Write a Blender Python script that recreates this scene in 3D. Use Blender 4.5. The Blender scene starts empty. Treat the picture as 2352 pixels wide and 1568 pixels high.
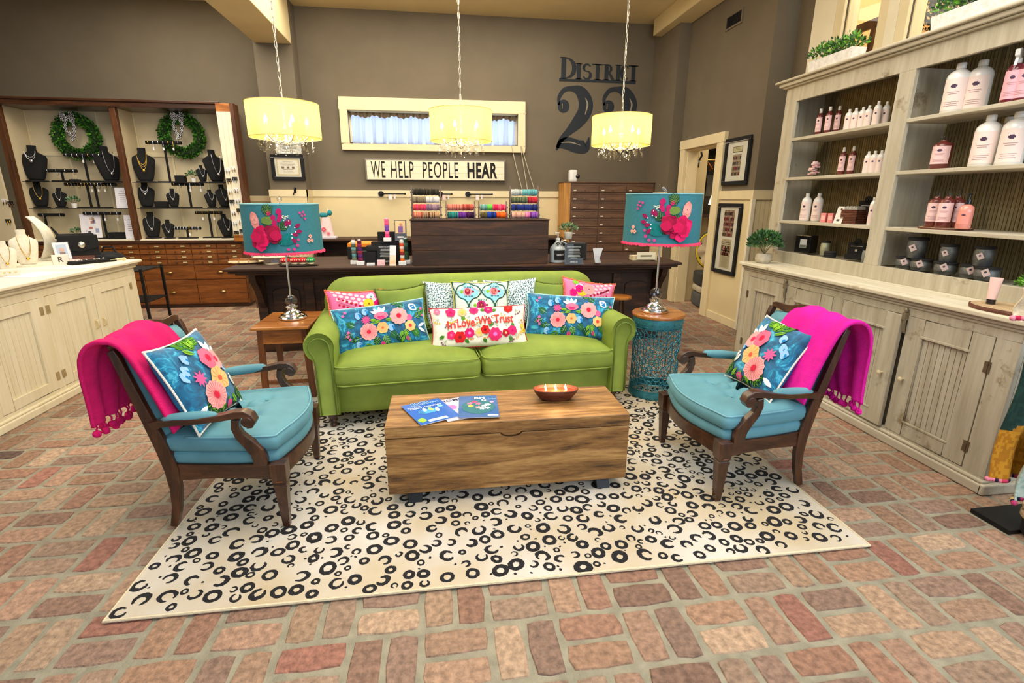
import bpy, bmesh, math, random
from mathutils import Vector, Matrix, Euler, noise as mnoise
random.seed(7)
sc = bpy.context.scene
PI = math.pi
R = math.radians
def C(r, g, b, a=1.0):
    f = lambda v: (v/255/12.92 if v/255 <= .04045 else ((v/255+.055)/1.055)**2.4)
    return (f(r), f(g), f(b), a)

# ---------------------------------------------------------------- camera
cd = bpy.data.cameras.new('camera'); cam = bpy.data.objects.new('camera', cd)
sc.collection.objects.link(cam); sc.camera = cam
cd.sensor_width = 36.0; cd.lens = 1159.67/2352*36; cd.clip_start = .05; cd.clip_end = 60
_yaw, _pit, _rol = R(-8.033), R(15.782), R(0.187)
_fw = Vector((-math.sin(_yaw)*math.cos(_pit), math.cos(_yaw)*math.cos(_pit), -math.sin(_pit)))
_rt = Vector((math.cos(_yaw), math.sin(_yaw), 0)); _up = _rt.cross(_fw)
_r2 = _rt*math.cos(_rol)+_up*math.sin(_rol); _u2 = _up*math.cos(_rol)-_rt*math.sin(_rol)
cam.matrix_world = Matrix(((_r2.x, _u2.x, -_fw.x, 0), (_r2.y, _u2.y, -_fw.y, 0), (_r2.z, _u2.z, -_fw.z, 1.5), (0, 0, 0, 1)))

# ---------------------------------------------------------------- world, lights, exposure
w = bpy.data.worlds.new('world'); sc.world = w; w.use_nodes = True
w.node_tree.nodes['Background'].inputs[0].default_value = (.88, .92, 1.0, 1)
w.node_tree.nodes['Background'].inputs[1].default_value = .22
def area(name, loc, target, size, power, color, sizey=None):
    l = bpy.data.lights.new(name, 'AREA'); l.energy = power; l.color = color
    l.shape = 'RECTANGLE'; l.size = size; l.size_y = sizey or size
    o = bpy.data.objects.new(name, l); sc.collection.objects.link(o)
    o.location = loc; o.rotation_euler = (Vector(target)-Vector(loc)).to_track_quat('-Z', 'Y').to_euler()
    return o
area('shop_window_daylight', (2.6, -2.2, 2.6), (0.9, 3.6, .4), 5.0, 130, (.78, .89, 1.0), 2.4)
area('ceiling_lights_front', (0.6, 2.2, 3.9), (0.6, 2.4, 0), 4.6, 122, (1.0, .95, .86), 2.2)
area('ceiling_lights_back', (-1.0, 6.6, 3.9), (-1.0, 6.9, 0), 6.0, 130, (1.0, .90, .74), 1.6)
area('ceiling_lights_left', (-3.6, 4.6, 3.9), (-3.6, 4.6, 0), 1.6, 60, (1.0, .94, .84), 3.0)
sc.view_settings.view_transform = 'Standard'; sc.view_settings.look = 'None'
sc.view_settings.gamma = 1.0; sc.view_settings.use_curve_mapping = False
sc.view_settings.exposure = 0.60
sc.cycles.use_denoising = True
sc.cycles.max_bounces = 6; sc.cycles.diffuse_bounces = 3; sc.cycles.glossy_bounces = 3
sc.cycles.transmission_bounces = 5; sc.cycles.transparent_max_bounces = 10
sc.cycles.sample_clamp_indirect = 4.0
sc.cycles.caustics_reflective = False; sc.cycles.caustics_refractive = False

# ---------------------------------------------------------------- materials
MATS = {}
def _base(name):
    m = bpy.data.materials.new(name); m.use_nodes = True; MATS[name] = m
    nt = m.node_tree; return m, nt, nt.nodes['Principled BSDF']
def N(nt, t, **kw):
    n = nt.nodes.new(t)
    for k, v in kw.items():
        if k in n.inputs: n.inputs[k].default_value = v
        else: setattr(n, k, v)
    return n
def vc(name, rough=.8, metal=0., noise=40., amt=.12, bump=.0, bscale=200., sheen=0., coat=0., spec=.5, trans=0.):
    """material that takes each face's own colour and breaks it up with noise"""
    m, nt, p = _base(name); L = nt.links.new
    a = N(nt, 'ShaderNodeAttribute', attribute_name='Col'); tc = N(nt, 'ShaderNodeTexCoord')
    n = N(nt, 'ShaderNodeTexNoise', Scale=noise, Detail=4.0); L(tc.outputs['Object'], n.inputs['Vector'])
    mr = N(nt, 'ShaderNodeMapRange'); mr.inputs[1].default_value = .3; mr.inputs[2].default_value = .7
    mr.inputs[3].default_value = 1-amt; mr.inputs[4].default_value = 1+amt*.7; L(n.outputs[0], mr.inputs[0])
    mx = N(nt, 'ShaderNodeVectorMath', operation='SCALE'); L(a.outputs['Color'], mx.inputs[0]); L(mr.outputs[0], mx.inputs['Scale'])
    L(mx.outputs[0], p.inputs['Base Color'])
    p.inputs['Roughness'].default_value = rough; p.inputs['Metallic'].default_value = metal
    p.inputs['Sheen Weight'].default_value = sheen; p.inputs['Coat Weight'].default_value = coat
    p.inputs['Specular IOR Level'].default_value = spec
    p.inputs['Transmission Weight'].default_value = trans
    if sheen: p.inputs['Sheen Roughness'].default_value = .4; L(mx.outputs[0], p.inputs['Sheen Tint'])
    if bump:
        n2 = N(nt, 'ShaderNodeTexNoise', Scale=bscale, Detail=3.0); L(tc.outputs['Object'], n2.inputs['Vector'])
        b = N(nt, 'ShaderNodeBump', Strength=bump, Distance=.01); L(n2.outputs[0], b.inputs['Height']); L(b.outputs[0], p.inputs['Normal'])
    return m
def ramp(nt, stops):
    r = nt.nodes.new('ShaderNodeValToRGB'); cr = r.color_ramp
    while len(cr.elements) < len(stops): cr.elements.new(.5)
    for e, (pos, c) in zip(cr.elements, stops): e.position = pos; e.color = c
    return r
def wood(name, cols, axis='x', scale=1., rough=.5, bump=.15, coat=0., stretch=9., pos=(.25, .5, .75), fine=.35):
    m, nt, p = _base(name); L = nt.links.new
    tc = N(nt, 'ShaderNodeTexCoord'); mp = N(nt, 'ShaderNodeMapping')
    s = [stretch*scale]*3; s['xyz'.index(axis)] = scale
    mp.inputs['Scale'].default_value = s; L(tc.outputs['Object'], mp.inputs[0])
    n = N(nt, 'ShaderNodeTexNoise', Scale=1.6, Detail=6.0, Roughness=.62, Distortion=.6); L(mp.outputs[0], n.inputs['Vector'])
    n2 = N(nt, 'ShaderNodeTexNoise', Scale=11., Detail=3.0, Roughness=.7); L(mp.outputs[0], n2.inputs['Vector'])
    ad = N(nt, 'ShaderNodeMath', operation='MULTIPLY_ADD'); L(n2.outputs[0], ad.inputs[0]); ad.inputs[1].default_value = fine; L(n.outputs[0], ad.inputs[2])
    sb = N(nt, 'ShaderNodeMath', operation='SUBTRACT'); L(ad.outputs[0], sb.inputs[0]); sb.inputs[1].default_value = fine/2
    r = ramp(nt, list(zip(pos, cols))); L(sb.outputs[0], r.inputs[0]); L(r.outputs[0], p.inputs['Base Color'])
    p.inputs['Roughness'].default_value = rough; p.inputs['Coat Weight'].default_value = coat; p.inputs['Coat Roughness'].default_value = .2
    if bump:
        b = N(nt, 'ShaderNodeBump', Strength=bump, Distance=.01); L(sb.outputs[0], b.inputs['Height']); L(b.outputs[0], p.inputs['Normal'])
    return m
def plain(name, col, rough=.8, scale=3., amt=.06, bump=.05, bscale=60., metal=0.):
    m, nt, p = _base(name); L = nt.links.new
    tc = N(nt, 'ShaderNodeTexCoord'); n = N(nt, 'ShaderNodeTexNoise', Scale=scale, Detail=5.0); L(tc.outputs['Object'], n.inputs['Vector'])
    lo = tuple(v*(1-amt) for v in col[:3])+(1,); hi = tuple(v*(1+amt) for v in col[:3])+(1,)
    r = ramp(nt, [(.35, lo), (.65, hi)]); L(n.outputs[0], r.inputs[0]); L(r.outputs[0], p.inputs['Base Color'])
    n2 = N(nt, 'ShaderNodeTexNoise', Scale=bscale, Detail=3.0); L(tc.outputs['Object'], n2.inputs['Vector'])
    b = N(nt, 'ShaderNodeBump', Strength=bump, Distance=.01); L(n2.outputs[0], b.inputs['Height']); L(b.outputs[0], p.inputs['Normal'])
    p.inputs['Roughness'].default_value = rough; p.inputs['Metallic'].default_value = metal
    return m
def worn(name, paint, under, streak, axis='z', thr=.62, rough=.65):
    """old paint worn through to the wood below in patches and along the grain"""
    m, nt, p = _base(name); L = nt.links.new
    tc = N(nt, 'ShaderNodeTexCoord'); mp = N(nt, 'ShaderNodeMapping')
    s = [14.]*3; s['xyz'.index(axis)] = 1.3
    mp.inputs['Scale'].default_value = s; L(tc.outputs['Object'], mp.inputs[0])
    n = N(nt, 'ShaderNodeTexNoise', Scale=1.5, Detail=7.0, Roughness=.65); L(mp.outputs[0], n.inputs['Vector'])
    n2 = N(nt, 'ShaderNodeTexNoise', Scale=4., Detail=6.0, Roughness=.7); L(tc.outputs['Object'], n2.inputs['Vector'])
    r1 = ramp(nt, [(.3, paint), (.7, streak)]); L(n.outputs[0], r1.inputs[0])
    r2 = ramp(nt, [(thr, (0, 0, 0, 1)), (thr+.08, (1, 1, 1, 1))]); L(n2.outputs[0], r2.inputs[0])
    mx = N(nt, 'ShaderNodeMix', data_type='RGBA'); L(r2.outputs[0], mx.inputs[0]); L(r1.outputs[0], mx.inputs[6]); mx.inputs[7].default_value = under
    L(mx.outputs[2], p.inputs['Base Color']); p.inputs['Roughness'].default_value = rough
    b = N(nt, 'ShaderNodeBump', Strength=.15, Distance=.01); L(n.outputs[0], b.inputs['Height']); L(b.outputs[0], p.inputs['Normal'])
    return m
def glass(name, col=(1, 1, 1, 1), rough=.02, alpha=.25):
    """thin clear glass: mostly see-through with a gloss on top"""
    m, nt, p = _base(name); L = nt.links.new; out = nt.nodes['Material Output']
    t = N(nt, 'ShaderNodeBsdfTransparent'); t.inputs[0].default_value = col
    g = N(nt, 'ShaderNodeBsdfGlossy', Roughness=rough); fr = N(nt, 'ShaderNodeLayerWeight', Blend=.5)
    pw = N(nt, 'ShaderNodeMath', operation='POWER'); L(fr.outputs['Facing'], pw.inputs[0]); pw.inputs[1].default_value = 4.
    ad = N(nt, 'ShaderNodeMath', operation='MULTIPLY_ADD'); L(pw.outputs[0], ad.inputs[0]); ad.inputs[1].default_value = .6; ad.inputs[2].default_value = alpha*.05 if alpha < 1 else .10
    mx = N(nt, 'ShaderNodeMixShader'); L(ad.outputs[0], mx.inputs[0]); L(t.outputs[0], mx.inputs[1]); L(g.outputs[0], mx.inputs[2]); L(mx.outputs[0], out.inputs[0])
    return m
def glow(name, col, strength):
    m, nt, p = _base(name); p.inputs['Base Color'].default_value = col; p.inputs['Emission Color'].default_value = col; p.inputs['Emission Strength'].default_value = strength
    return m
def sheer(name, col, tr=.3, tl=.6, weave=0.):
    """thin cloth: part see-through, part lit from behind"""
    m, nt, p = _base(name); L = nt.links.new; out = nt.nodes['Material Output']
    t = N(nt, 'ShaderNodeBsdfTransparent'); d = N(nt, 'ShaderNodeBsdfDiffuse'); l = N(nt, 'ShaderNodeBsdfTranslucent')
    d.inputs[0].default_value = col; l.inputs[0].default_value = col; t.inputs[0].default_value = col
    m1 = N(nt, 'ShaderNodeMixShader', Fac=tl); L(d.outputs[0], m1.inputs[1]); L(l.outputs[0], m1.inputs[2])
    m2 = N(nt, 'ShaderNodeMixShader', Fac=tr); L(m1.outputs[0], m2.inputs[1]); L(t.outputs[0], m2.inputs[2]); L(m2.outputs[0], out.inputs[0])
    return m
vc('fabric', .95, noise=60, amt=.10, bump=.25, bscale=350, sheen=.15)
vc('velvet', .75, noise=7, amt=.14, bump=.08, bscale=300, sheen=.55)
vc('throw_wool', .95, noise=25, amt=.14, bump=.5, bscale=260, sheen=.6)
vc('paint', .55, noise=12, amt=.04)
vc('gloss', .22, noise=12, amt=.03, coat=.4)
vc('matte', .9, noise=30, amt=.08)
vc('metal', .28, 1.0, noise=12, amt=.04)
vc('worn_metal', .5, .55, noise=25, amt=.25, bump=.15, bscale=60)
vc('leaf', .6, noise=25, amt=.30, spec=.3)
vc('brick', .82, noise=42, amt=.38, bump=.7, bscale=95, spec=.35)
vc('paper', .6, noise=10, amt=.02)
vc('stone', .9, noise=30, amt=.16, bump=.4, bscale=60)
vc('wax', .5, noise=20, amt=.1, trans=0.)
wood('chest_wood', [C(70, 44, 20), C(140, 98, 50), C(186, 142, 84)], 'x', 1.1, .5, .15, pos=(.32, .5, .68))
wood('walnut', [C(36, 18, 10), C(66, 37, 20), C(98, 60, 34)], 'x', 1.6, .35, .05, coat=.3)
wood('walnut_z', [C(36, 18, 10), C(66, 37, 20), C(98, 60, 34)], 'z', 1.6, .35, .05, coat=.3)
wood('desk_wood', [C(26, 13, 6), C(52, 28, 13), C(92, 54, 26)], 'x', .9, .6, .08, coat=.0)
wood('oak_drawer', [C(80, 42, 12), C(128, 72, 24), C(158, 98, 42)], 'x', 1.6, .4, .05, coat=.2)
wood('oak_frame', [C(52, 28, 14), C(84, 48, 24), C(110, 66, 34)], 'z', 1.6, .4, .05, coat=.2)
wood('honey_wood', [C(112, 60, 20), C(168, 100, 40), C(206, 140, 66)], 'x', 2.0, .28, .03, coat=.5)
wood('honey_leg', [C(74, 38, 16), C(112, 62, 28), C(142, 84, 40)], 'z', 2.0, .35, .03, coat=.3)
wood('card_cabinet_wood', [C(70, 46, 30), C(100, 70, 48), C(124, 92, 66)], 'x', 1.3, .5, .06)
wood('pine_side', [C(150, 98, 36), C(186, 130, 56), C(206, 152, 76)], 'z', 1.3, .5, .04)
wood('bowl_wood', [C(52, 24, 14), C(92, 44, 26), C(126, 70, 44)], 'x', 5., .5, .1)
wood('slab_wood', [C(150, 120, 84), C(186, 158, 120), C(208, 186, 150)], 'y', 4., .7, .1)
wood('greywash', [C(92, 80, 52), C(130, 116, 80), C(160, 146, 110)], 'z', 1.6, .7, .25, stretch=14., pos=(.3, .5, .75))
worn('cream_worn', C(200, 193, 172), C(140, 124, 98), C(168, 158, 134), 'z', .60)
worn('cream_worn_y', C(206, 198, 178), C(150, 136, 108), C(178, 168, 144), 'y', .62)
worn('counter_cream', C(236, 226, 196), C(200, 178, 132), C(222, 208, 170), 'z', .66)
worn('counter_top_wash', C(226, 220, 200), C(180, 160, 124), C(200, 188, 158), 'y', .60)
plain('wall_taupe', C(110, 100, 83), .9, 2.5, .05, .10, 90)
plain('wall_cream', C(226, 208, 162), .75, 2.5, .04, .05, 60)
plain('ceiling_cream', C(226, 208, 160), .9, 1.5, .05, .06, 60)
plain('trim_cream', C(232, 216, 174), .6, 4, .04, .03, 60)
plain('trim_white', C(238, 228, 200), .6, 4, .03, .03, 60)
plain('mortar', C(146, 140, 120), .95, 14, .16, .6, 90)
plain('rug_pile', C(214, 198, 170), 1., 2.2, .05, .5, 700)
_r = [n for n in MATS['rug_pile'].node_tree.nodes if n.type == 'VALTORGB'][0]; _r.color_ramp.elements[0].color = C(224, 218, 208); _r.color_ramp.elements[1].color = C(206, 186, 150)
plain('black_iron', C(20, 20, 22), .5, 8, .1, .05, 60, .3)
plain('beige_panel', C(214, 198, 162), .85, 2.0, .06, .05, 60)
plain('peach_wall', C(236, 190, 132), .9, 2.5, .04, .05, 60)
plain('dark_void', C(14, 13, 12), .9)
glass('clear_glass', (.97, .98, .98, 1)); glass('crystal', (.9, .92, .95, 1), .03, 1.2); glass('amber_glass', (.75, .42, .28, 1), .05, .3)
glow('bulb_glow', (1, .80, .42, 1), 28.); glow('flame_glow', (1, .62, .22, 1), 22.); glow('daylight_pane', (.62, .79, 1.0, 1), 1.35)
glow('lit_shade', (1, .72, .35, 1), 2.5)
sheer('chandelier_cloth', C(253, 220, 126), .26, .68)
sheer('curtain_cloth', C(196, 198, 210), .06, .78)
m_, nt_, p_ = _base('mirror_chrome'); p_.inputs['Metallic'].default_value = 1; p_.inputs['Roughness'].default_value = .08; p_.inputs['Base Color'].default_value = (.86, .85, .84, 1)
n_ = N(nt_, 'ShaderNodeTexNoise', Scale=18.); r_ = ramp(nt_, [(.3, (.06, .06, .06, 1)), (.7, (.14, .14, .14, 1))]); nt_.links.new(n_.outputs[0], r_.inputs[0]); nt_.links.new(r_.outputs[0], p_.inputs['Roughness'])

# ---------------------------------------------------------------- mesh helpers
WHITE = (.8, .8, .8, 1)
class MB:
    """collects shapes, then links them as ONE mesh object"""
    def __init__(s, mat='paint', col=WHITE):
        s.v = []; s.f = []; s.c = []; s.mi = []; s.mats = [mat]; s.cm = mat; s.cc = col; s.T = None
    def use(s, mat=None, col=None):
        if mat: s.cm = mat
        if mat and mat not in s.mats: s.mats.append(mat)
        if col: s.cc = col
        return s
    def V(s, p):
        p = Vector(p)
        if s.T is not None: p = s.T @ p
        s.v.append(p); return len(s.v)-1
    def F(s, idx, col=None):
        s.f.append(tuple(idx)); s.c.append(col or s.cc); s.mi.append(s.mats.index(s.cm))
    def box(s, x0, x1, y0, y1, z0, z1, col=None):
        i = [s.V(p) for p in ((x0, y0, z0), (x1, y0, z0), (x1, y1, z0), (x0, y1, z0), (x0, y0, z1), (x1, y0, z1), (x1, y1, z1), (x0, y1, z1))]
        for q in ((0, 3, 2, 1), (4, 5, 6, 7), (0, 1, 5, 4), (1, 2, 6, 5), (2, 3, 7, 6), (3, 0, 4, 7)): s.F([i[k] for k in q], col)
        return s
    def prism(s, pts, axis, a, b, col=None):
        """outline pts in the plane across `axis`, pulled from a to b"""
        def P(u, v, t): return {'x': (t, u, v), 'y': (u, t, v), 'z': (u, v, t)}[axis]
        A = [s.V(P(u, v, a)) for u, v in pts]; B = [s.V(P(u, v, b)) for u, v in pts]; n = len(pts)
        for k in range(n): s.F((A[k], A[(k+1) % n], B[(k+1) % n], B[k]), col)
        s.F(A[::-1], col); s.F(B, col); return s
    def lathe(s, prof, c=(0, 0, 0), n=24, col=None, cap=True, sx=1., sy=1.):
        rings = []
        for r, z in prof: rings.append([s.V((c[0]+r*sx*math.cos(2*PI*k/n), c[1]+r*sy*math.sin(2*PI*k/n), c[2]+z)) for k in range(n)])
        for a, b in zip(rings, rings[1:]):
            for k in range(n): s.F((a[k], a[(k+1) % n], b[(k+1) % n], b[k]), col)
        if cap: s.F(rings[0][::-1], col); s.F(rings[-1], col)
        return s
    def cyl(s, c, r, h, n=20, col=None): return s.lathe([(r, 0), (r, h)], c, n, col)
    def sph(s, c, r, n=12, col=None, sz=1., sx=1., sy=1.):
        m = max(4, n//2); return s.lathe([(max(1e-4, r*math.sin(PI*k/m)), -r*sz*math.cos(PI*k/m)) for k in range(m+1)], c, n, col, False, sx, sy)
    def loft(s, rings, closed=True, col=None, cap=True):
        I = [[s.V(p) for p in r] for r in rings]
        for a, b in zip(I, I[1:]):
            n = len(a)
            for k in range(n if closed else n-1): s.F((a[k], a[(k+1) % n], b[(k+1) % n], b[k]), col)
        if cap and closed: s.F(I[0][::-1], col); s.F(I[-1], col)
        return s
    def tube(s, pts, r, n=8, col=None, closed=False):
        pts = [Vector(p) for p in pts]; m = len(pts); rs = r if isinstance(r, (list, tuple)) else [r]*m; rings = []; up = None
        for i, p in enumerate(pts):
            a = pts[(i-1) % m] if (closed or i > 0) else p; b = pts[(i+1) % m] if (closed or i < m-1) else p
            t = (b-a).normalized() if (b-a).length > 1e-9 else Vector((0, 0, 1))
            if up is None: up = t.orthogonal().normalized()
            up = up-t*up.dot(t); up = up.normalized() if up.length > 1e-6 else t.orthogonal().normalized()
            sd = t.cross(up); rings.append([p+(up*math.cos(2*PI*k/n)+sd*math.sin(2*PI*k/n))*rs[i] for k in range(n)])
        if closed: rings.append(rings[0])
        return s.loft(rings, True, col, not closed)
    def bar(s, pts, wd, th, side, col=None):
        """flat bar that follows pts; wd along `side`, th across"""
        pts = [Vector(p) for p in pts]; side = Vector(side).normalized(); rings = []; m = len(pts)
        for i, p in enumerate(pts):
            t = (pts[min(m-1, i+1)]-pts[max(0, i-1)]).normalized(); nr = t.cross(side).normalized()
            w_ = wd[i] if isinstance(wd, (list, tuple)) else wd; h_ = th[i] if isinstance(th, (list, tuple)) else th
            rings.append([p+side*w_/2*a+nr*h_/2*b for a, b in ((-1, -1), (1, -1), (1, 1), (-1, 1))])
        return s.loft(rings, True, col)
    def grid(s, fn, nu, nv, col=None):
        I = [[s.V(fn(i/nu, j/nv)) for j in range(nv+1)] for i in range(nu+1)]
        for i in range(nu):
            for j in range(nv): s.F((I[i][j], I[i+1][j], I[i+1][j+1], I[i][j+1]), col)
        return s
    def rbox(s, x0, x1, y0, y1, z0, z1, r=.05, n=10, puff=0., col=None):
        """box with soft round edges (cushions); puff swells its faces"""
        cx, cy, cz = (x0+x1)/2, (y0+y1)/2, (z0+z1)/2; hx, hy, hz = (x1-x0)/2, (y1-y0)/2, (z1-z0)/2
        def P(d):
            q = Vector((d[0]*hx, d[1]*hy, d[2]*hz)); k = Vector((max(-hx+r, min(hx-r, q.x)), max(-hy+r, min(hy-r, q.y)), max(-hz+r, min(hz-r, q.z))))
            e = q-k; q = k+(e.normalized()*r if e.length > 1e-9 else e)
            if puff: q.z += puff*(1-d[0]**4)*(1-d[1]**4)*(1 if d[2] > 0 else -.2)*abs(d[2])
            return (cx+q.x, cy+q.y, cz+q.z)
        ts = [math.sin((k/n-.5)*PI) for k in range(n+1)]
        for ax in range(3):
            for sg in (-1, 1):
                def fn(u, v, ax=ax, sg=sg):
                    a, b = ts[round(u*n)], ts[round(v*n)]
                    d = [0, 0, 0]; d[ax] = sg; d[(ax+1) % 3] = a; d[(ax+2) % 3] = b*sg
                    return P(d)
                s.grid(fn, n, n, col)
        return s
    def build(s, name, parent=None, loc=None, rot=None, smooth=False, ang=40, bevel=0., bseg=2, sub=0, merge=True):
        me = bpy.data.meshes.new(name); me.from_pydata(s.v, [], s.f)
        for m in s.mats: me.materials.append(MATS[m])
        me.polygons.foreach_set('material_index', s.mi)
        at = me.color_attributes.new('Col', 'FLOAT_COLOR', 'CORNER'); buf = []
        for f, c in zip(s.f, s.c): buf += list(c)*len(f)
        at.data.foreach_set('color', buf)
        if merge:
            bm = bmesh.new(); bm.from_mesh(me); bmesh.ops.remove_doubles(bm, verts=bm.verts, dist=1e-5)
            bmesh.ops.recalc_face_normals(bm, faces=bm.faces); bm.to_mesh(me); bm.free()
        if smooth:
            me.polygons.foreach_set('use_smooth', [True]*len(me.polygons)); me.set_sharp_from_angle(angle=R(ang))
        me.update(); o = bpy.data.objects.new(name, me); sc.collection.objects.link(o)
        if parent is not None: o.parent = parent
        if loc is not None: o.location = loc
        if rot is not None: o.rotation_euler = rot
        if bevel:
            b = o.modifiers.new('bevel', 'BEVEL'); b.width = bevel; b.segments = bseg; b.limit_method = 'ANGLE'; b.angle_limit = R(40); b.use_clamp_overlap = True
        if sub:
            b = o.modifiers.new('subdivision', 'SUBSURF'); b.levels = sub; b.render_levels = sub
        return o
def tag(o, label, cat, group=None, kind=None):
    if label: o['label'] = label
    if cat: o['category'] = cat
    if group: o['group'] = group
    if kind: o['kind'] = kind
    return o
def struct(o): o['kind'] = 'structure'; return o
def thing(name, label, cat, loc=(0, 0, 0), rot=(0, 0, 0), group=None, kind=None):
    o = bpy.data.objects.new(name, None); sc.collection.objects.link(o); o.empty_display_size = .05
    o.location = loc; o.rotation_euler = rot; return tag(o, label, cat, group, kind)
def dup(o, label=None, loc=None, rot=None, group=None, scale=None, top=True):
    """a copy of a thing with copies of its parts and their sub-parts"""
    c = o.copy(); sc.collection.objects.link(c)
    for ch in list(o.children):
        d = dup(ch, top=False); d.parent = c
    if label: c['label'] = label
    if group: c['group'] = group
    if loc is not None: c.location = loc
    if rot is not None: c.rotation_euler = rot
    if scale is not None: c.scale = (scale,)*3 if isinstance(scale, (int, float)) else scale
    return c
def text_polys(txt, font_size=1.0, bold=0., shear=0., space=1.):
    """letter outlines from Blender's own font as (verts2d, faces)"""
    cu = bpy.data.curves.new('lettering', 'FONT'); cu.body = txt; cu.size = font_size; cu.offset = bold; cu.shear = shear; cu.space_character = space
    cu.resolution_u = 3; ob = bpy.data.objects.new('lettering', cu); sc.collection.objects.link(ob)
    dg = bpy.context.evaluated_depsgraph_get(); me = bpy.data.meshes.new_from_object(ob.evaluated_get(dg))
    bm = bmesh.new(); bm.from_mesh(me); bmesh.ops.triangulate(bm, faces=bm.faces)
    vs = [(v.co.x, v.co.y) for v in bm.verts]; fs = [tuple(v.index for v in f.verts) for f in bm.faces]; bm.free()
    bpy.data.objects.remove(ob); bpy.data.meshes.remove(me); bpy.data.curves.remove(cu)
    return vs, fs
def add_text(b, txt, fn, width=None, height=None, col=None, center=True, bold=0., shear=0., space=1.):
    """letters mapped by fn(u, v) -> 3-D point, scaled to width x height"""
    vs, fs = text_polys(txt, 1., bold, shear, space)
    if not vs: return
    x0 = min(v[0] for v in vs); x1 = max(v[0] for v in vs); y0 = min(v[1] for v in vs); y1 = max(v[1] for v in vs)
    sx = width/(x1-x0) if width else None; sy = height/(y1-y0) if height else sx
    if sx is None: sx = sy
    cx, cy = ((x0+x1)/2, (y0+y1)/2) if center else (x0, y0)
    ix = [b.V(fn((x-cx)*sx, (y-cy)*sy)) for x, y in vs]
    for f in fs: b.F([ix[k] for k in f], col)

# ================================================================ THE ROOM
BRICKS = [C(166, 130, 106), C(154, 114, 92), C(170, 138, 110), C(146, 116, 98), C(176, 146, 118), C(158, 122, 96), C(138, 106, 88), C(166, 132, 106), C(154, 126, 104), C(160, 118, 94)]
def brick_floor():
    rb = random.Random(3); b = MB('mortar'); b.box(-6.6, 5.6, .4, 8.8, -.06, -.005)
    b.use('brick'); cell = .2447; bw = .109; bl = .226
    def brick(cx, cy, hx, hy):
        col = rb.choice(BRICKS); t = rb.random()
        if t < .03: col = C(160, 108, 90)
        elif t < .05: col = C(104, 80, 72)
        k = rb.uniform(.84, 1.10); g_ = sum(col[:3])/3; col = tuple((v*.92+g_*.08)*k for v in col[:3])+(1,)
        z = rb.uniform(-.0012, .0004)-.0005; o = []; i = []
        for ex, ey, n in ((-1, -1, 0), (0, -1, 0), (1, -1, 1), (1, 0, 1), (1, 1, 2), (0, 1, 2), (-1, 1, 3), (-1, 0, 3)):
            jx, jy = rb.uniform(-.004, .004), rb.uniform(-.004, .004); ck = .90 if ex and ey else 1
            px, py = ex*hx*(ck if ex and ey else 1)+jx, ey*hy*(ck if ex and ey else 1)+jy
            if ex and ey: px, py = ex*(hx-.006)+jx, ey*(hy-.006)+jy
            o.append(b.V((cx+px, cy+py, -.007))); i.append(b.V((cx+px-ex*.005, cy+py-ey*.005, z)))
        for k in range(8): b.F((o[k], o[(k+1) % 8], i[(k+1) % 8], i[k]), col)
        b.F(i, col)
    x0, y0 = .62, 1.255
    for i in range(-29, 21):
        for j in range(-3, 30):
            ax, ay = x0+i*cell, y0+j*cell
            if ax > 3.6 and ay < 5.9: continue
            if (i+j) % 2 == 0:
                for k in (0, 1): brick(ax+cell*(.25+.5*k), ay+cell/2, bw/2, bl/2)
            else:
                for k in (0, 1): brick(ax+cell/2, ay+cell*(.25+.5*k), bl/2, bw/2)
    return b.build('floor', merge=False)
struct(brick_floor())
struct(MB('ceiling_cream').box(-6.6, 5.6, -.2, 8.5, 4.02, 4.12).build('ceiling'))

def wall_y(name, y0, y1, x0, x1, z0, z1, holes=(), mat='wall_taupe'):
    """wall across the depth axis with rectangular holes (x0, x1, z0, z1)"""
    b = MB(mat); xs = x0
    for hx0, hx1, hz0, hz1 in holes:
        b.box(xs, hx0, y0, y1, z0, z1); b.box(hx0, hx1, y0, y1, z0, hz0); b.box(hx0, hx1, y0, y1, hz1, z1); xs = hx1
    b.box(xs, x1, y0, y1, z0, z1); return struct(b.build(name))
def wall_x(name, x0, x1, y0, y1, z0, z1, holes=(), mat='wall_taupe'):
    b = MB(mat); ys = y0
    for hy0, hy1, hz0, hz1 in holes:
        b.box(x0, x1, ys, hy0, z0, z1)
        if hz0 > z0: b.box(x0, x1, hy0, hy1, z0, hz0)
        b.box(x0, x1, hy0, hy1, hz1, z1); ys = hy1
    b.box(x0, x1, ys, y1, z0, z1); return struct(b.build(name))
WX0, WX1, WZ0, WZ1 = -1.26, 1.235, 2.27, 2.735
wall_y('wall_back', 8.2, 8.34, -6.6, 3.7, 0, 4.02, [(WX0, WX1, WZ0, WZ1)])
wall_x('wall_right', 3.49, 3.63, 5.45, 8.2, 0, 4.02, [(6.27, 7.13, -.01, 2.17)])
wall_y('wall_right_return', 5.45, 5.55, 3.63, 4.0, 0, 4.02)
wall_x('wall_right_near', 3.75, 3.87, 1.2, 5.45, 0, 4.02, [(3.1, 4.06, 2.62, 3.8), (4.36, 4.78, 2.62, 3.8)])
wall_x('wall_left', -6.6, -6.5, 1.0, 8.2, 0, 4.02)
# pillar and pilaster
struct(MB('wall_taupe').box(-2.36, -1.87, 7.9, 8.199, 0, 4.02).build('wall_left_pillar'))
struct(MB('wall_taupe').box(3.33, 3.489, 7.35, 8.199, 0, 4.02).build('wall_right_pilaster'))
# ceiling beams
struct(MB('ceiling_cream').box(-2.34, -1.87, .6, 7.9, 3.475, 4.02).build('trim_1', bevel=.008))
struct(MB('ceiling_cream').box(3.20, 3.489, .6, 7.98, 3.80, 4.02).build('trim_2', bevel=.008))
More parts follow.
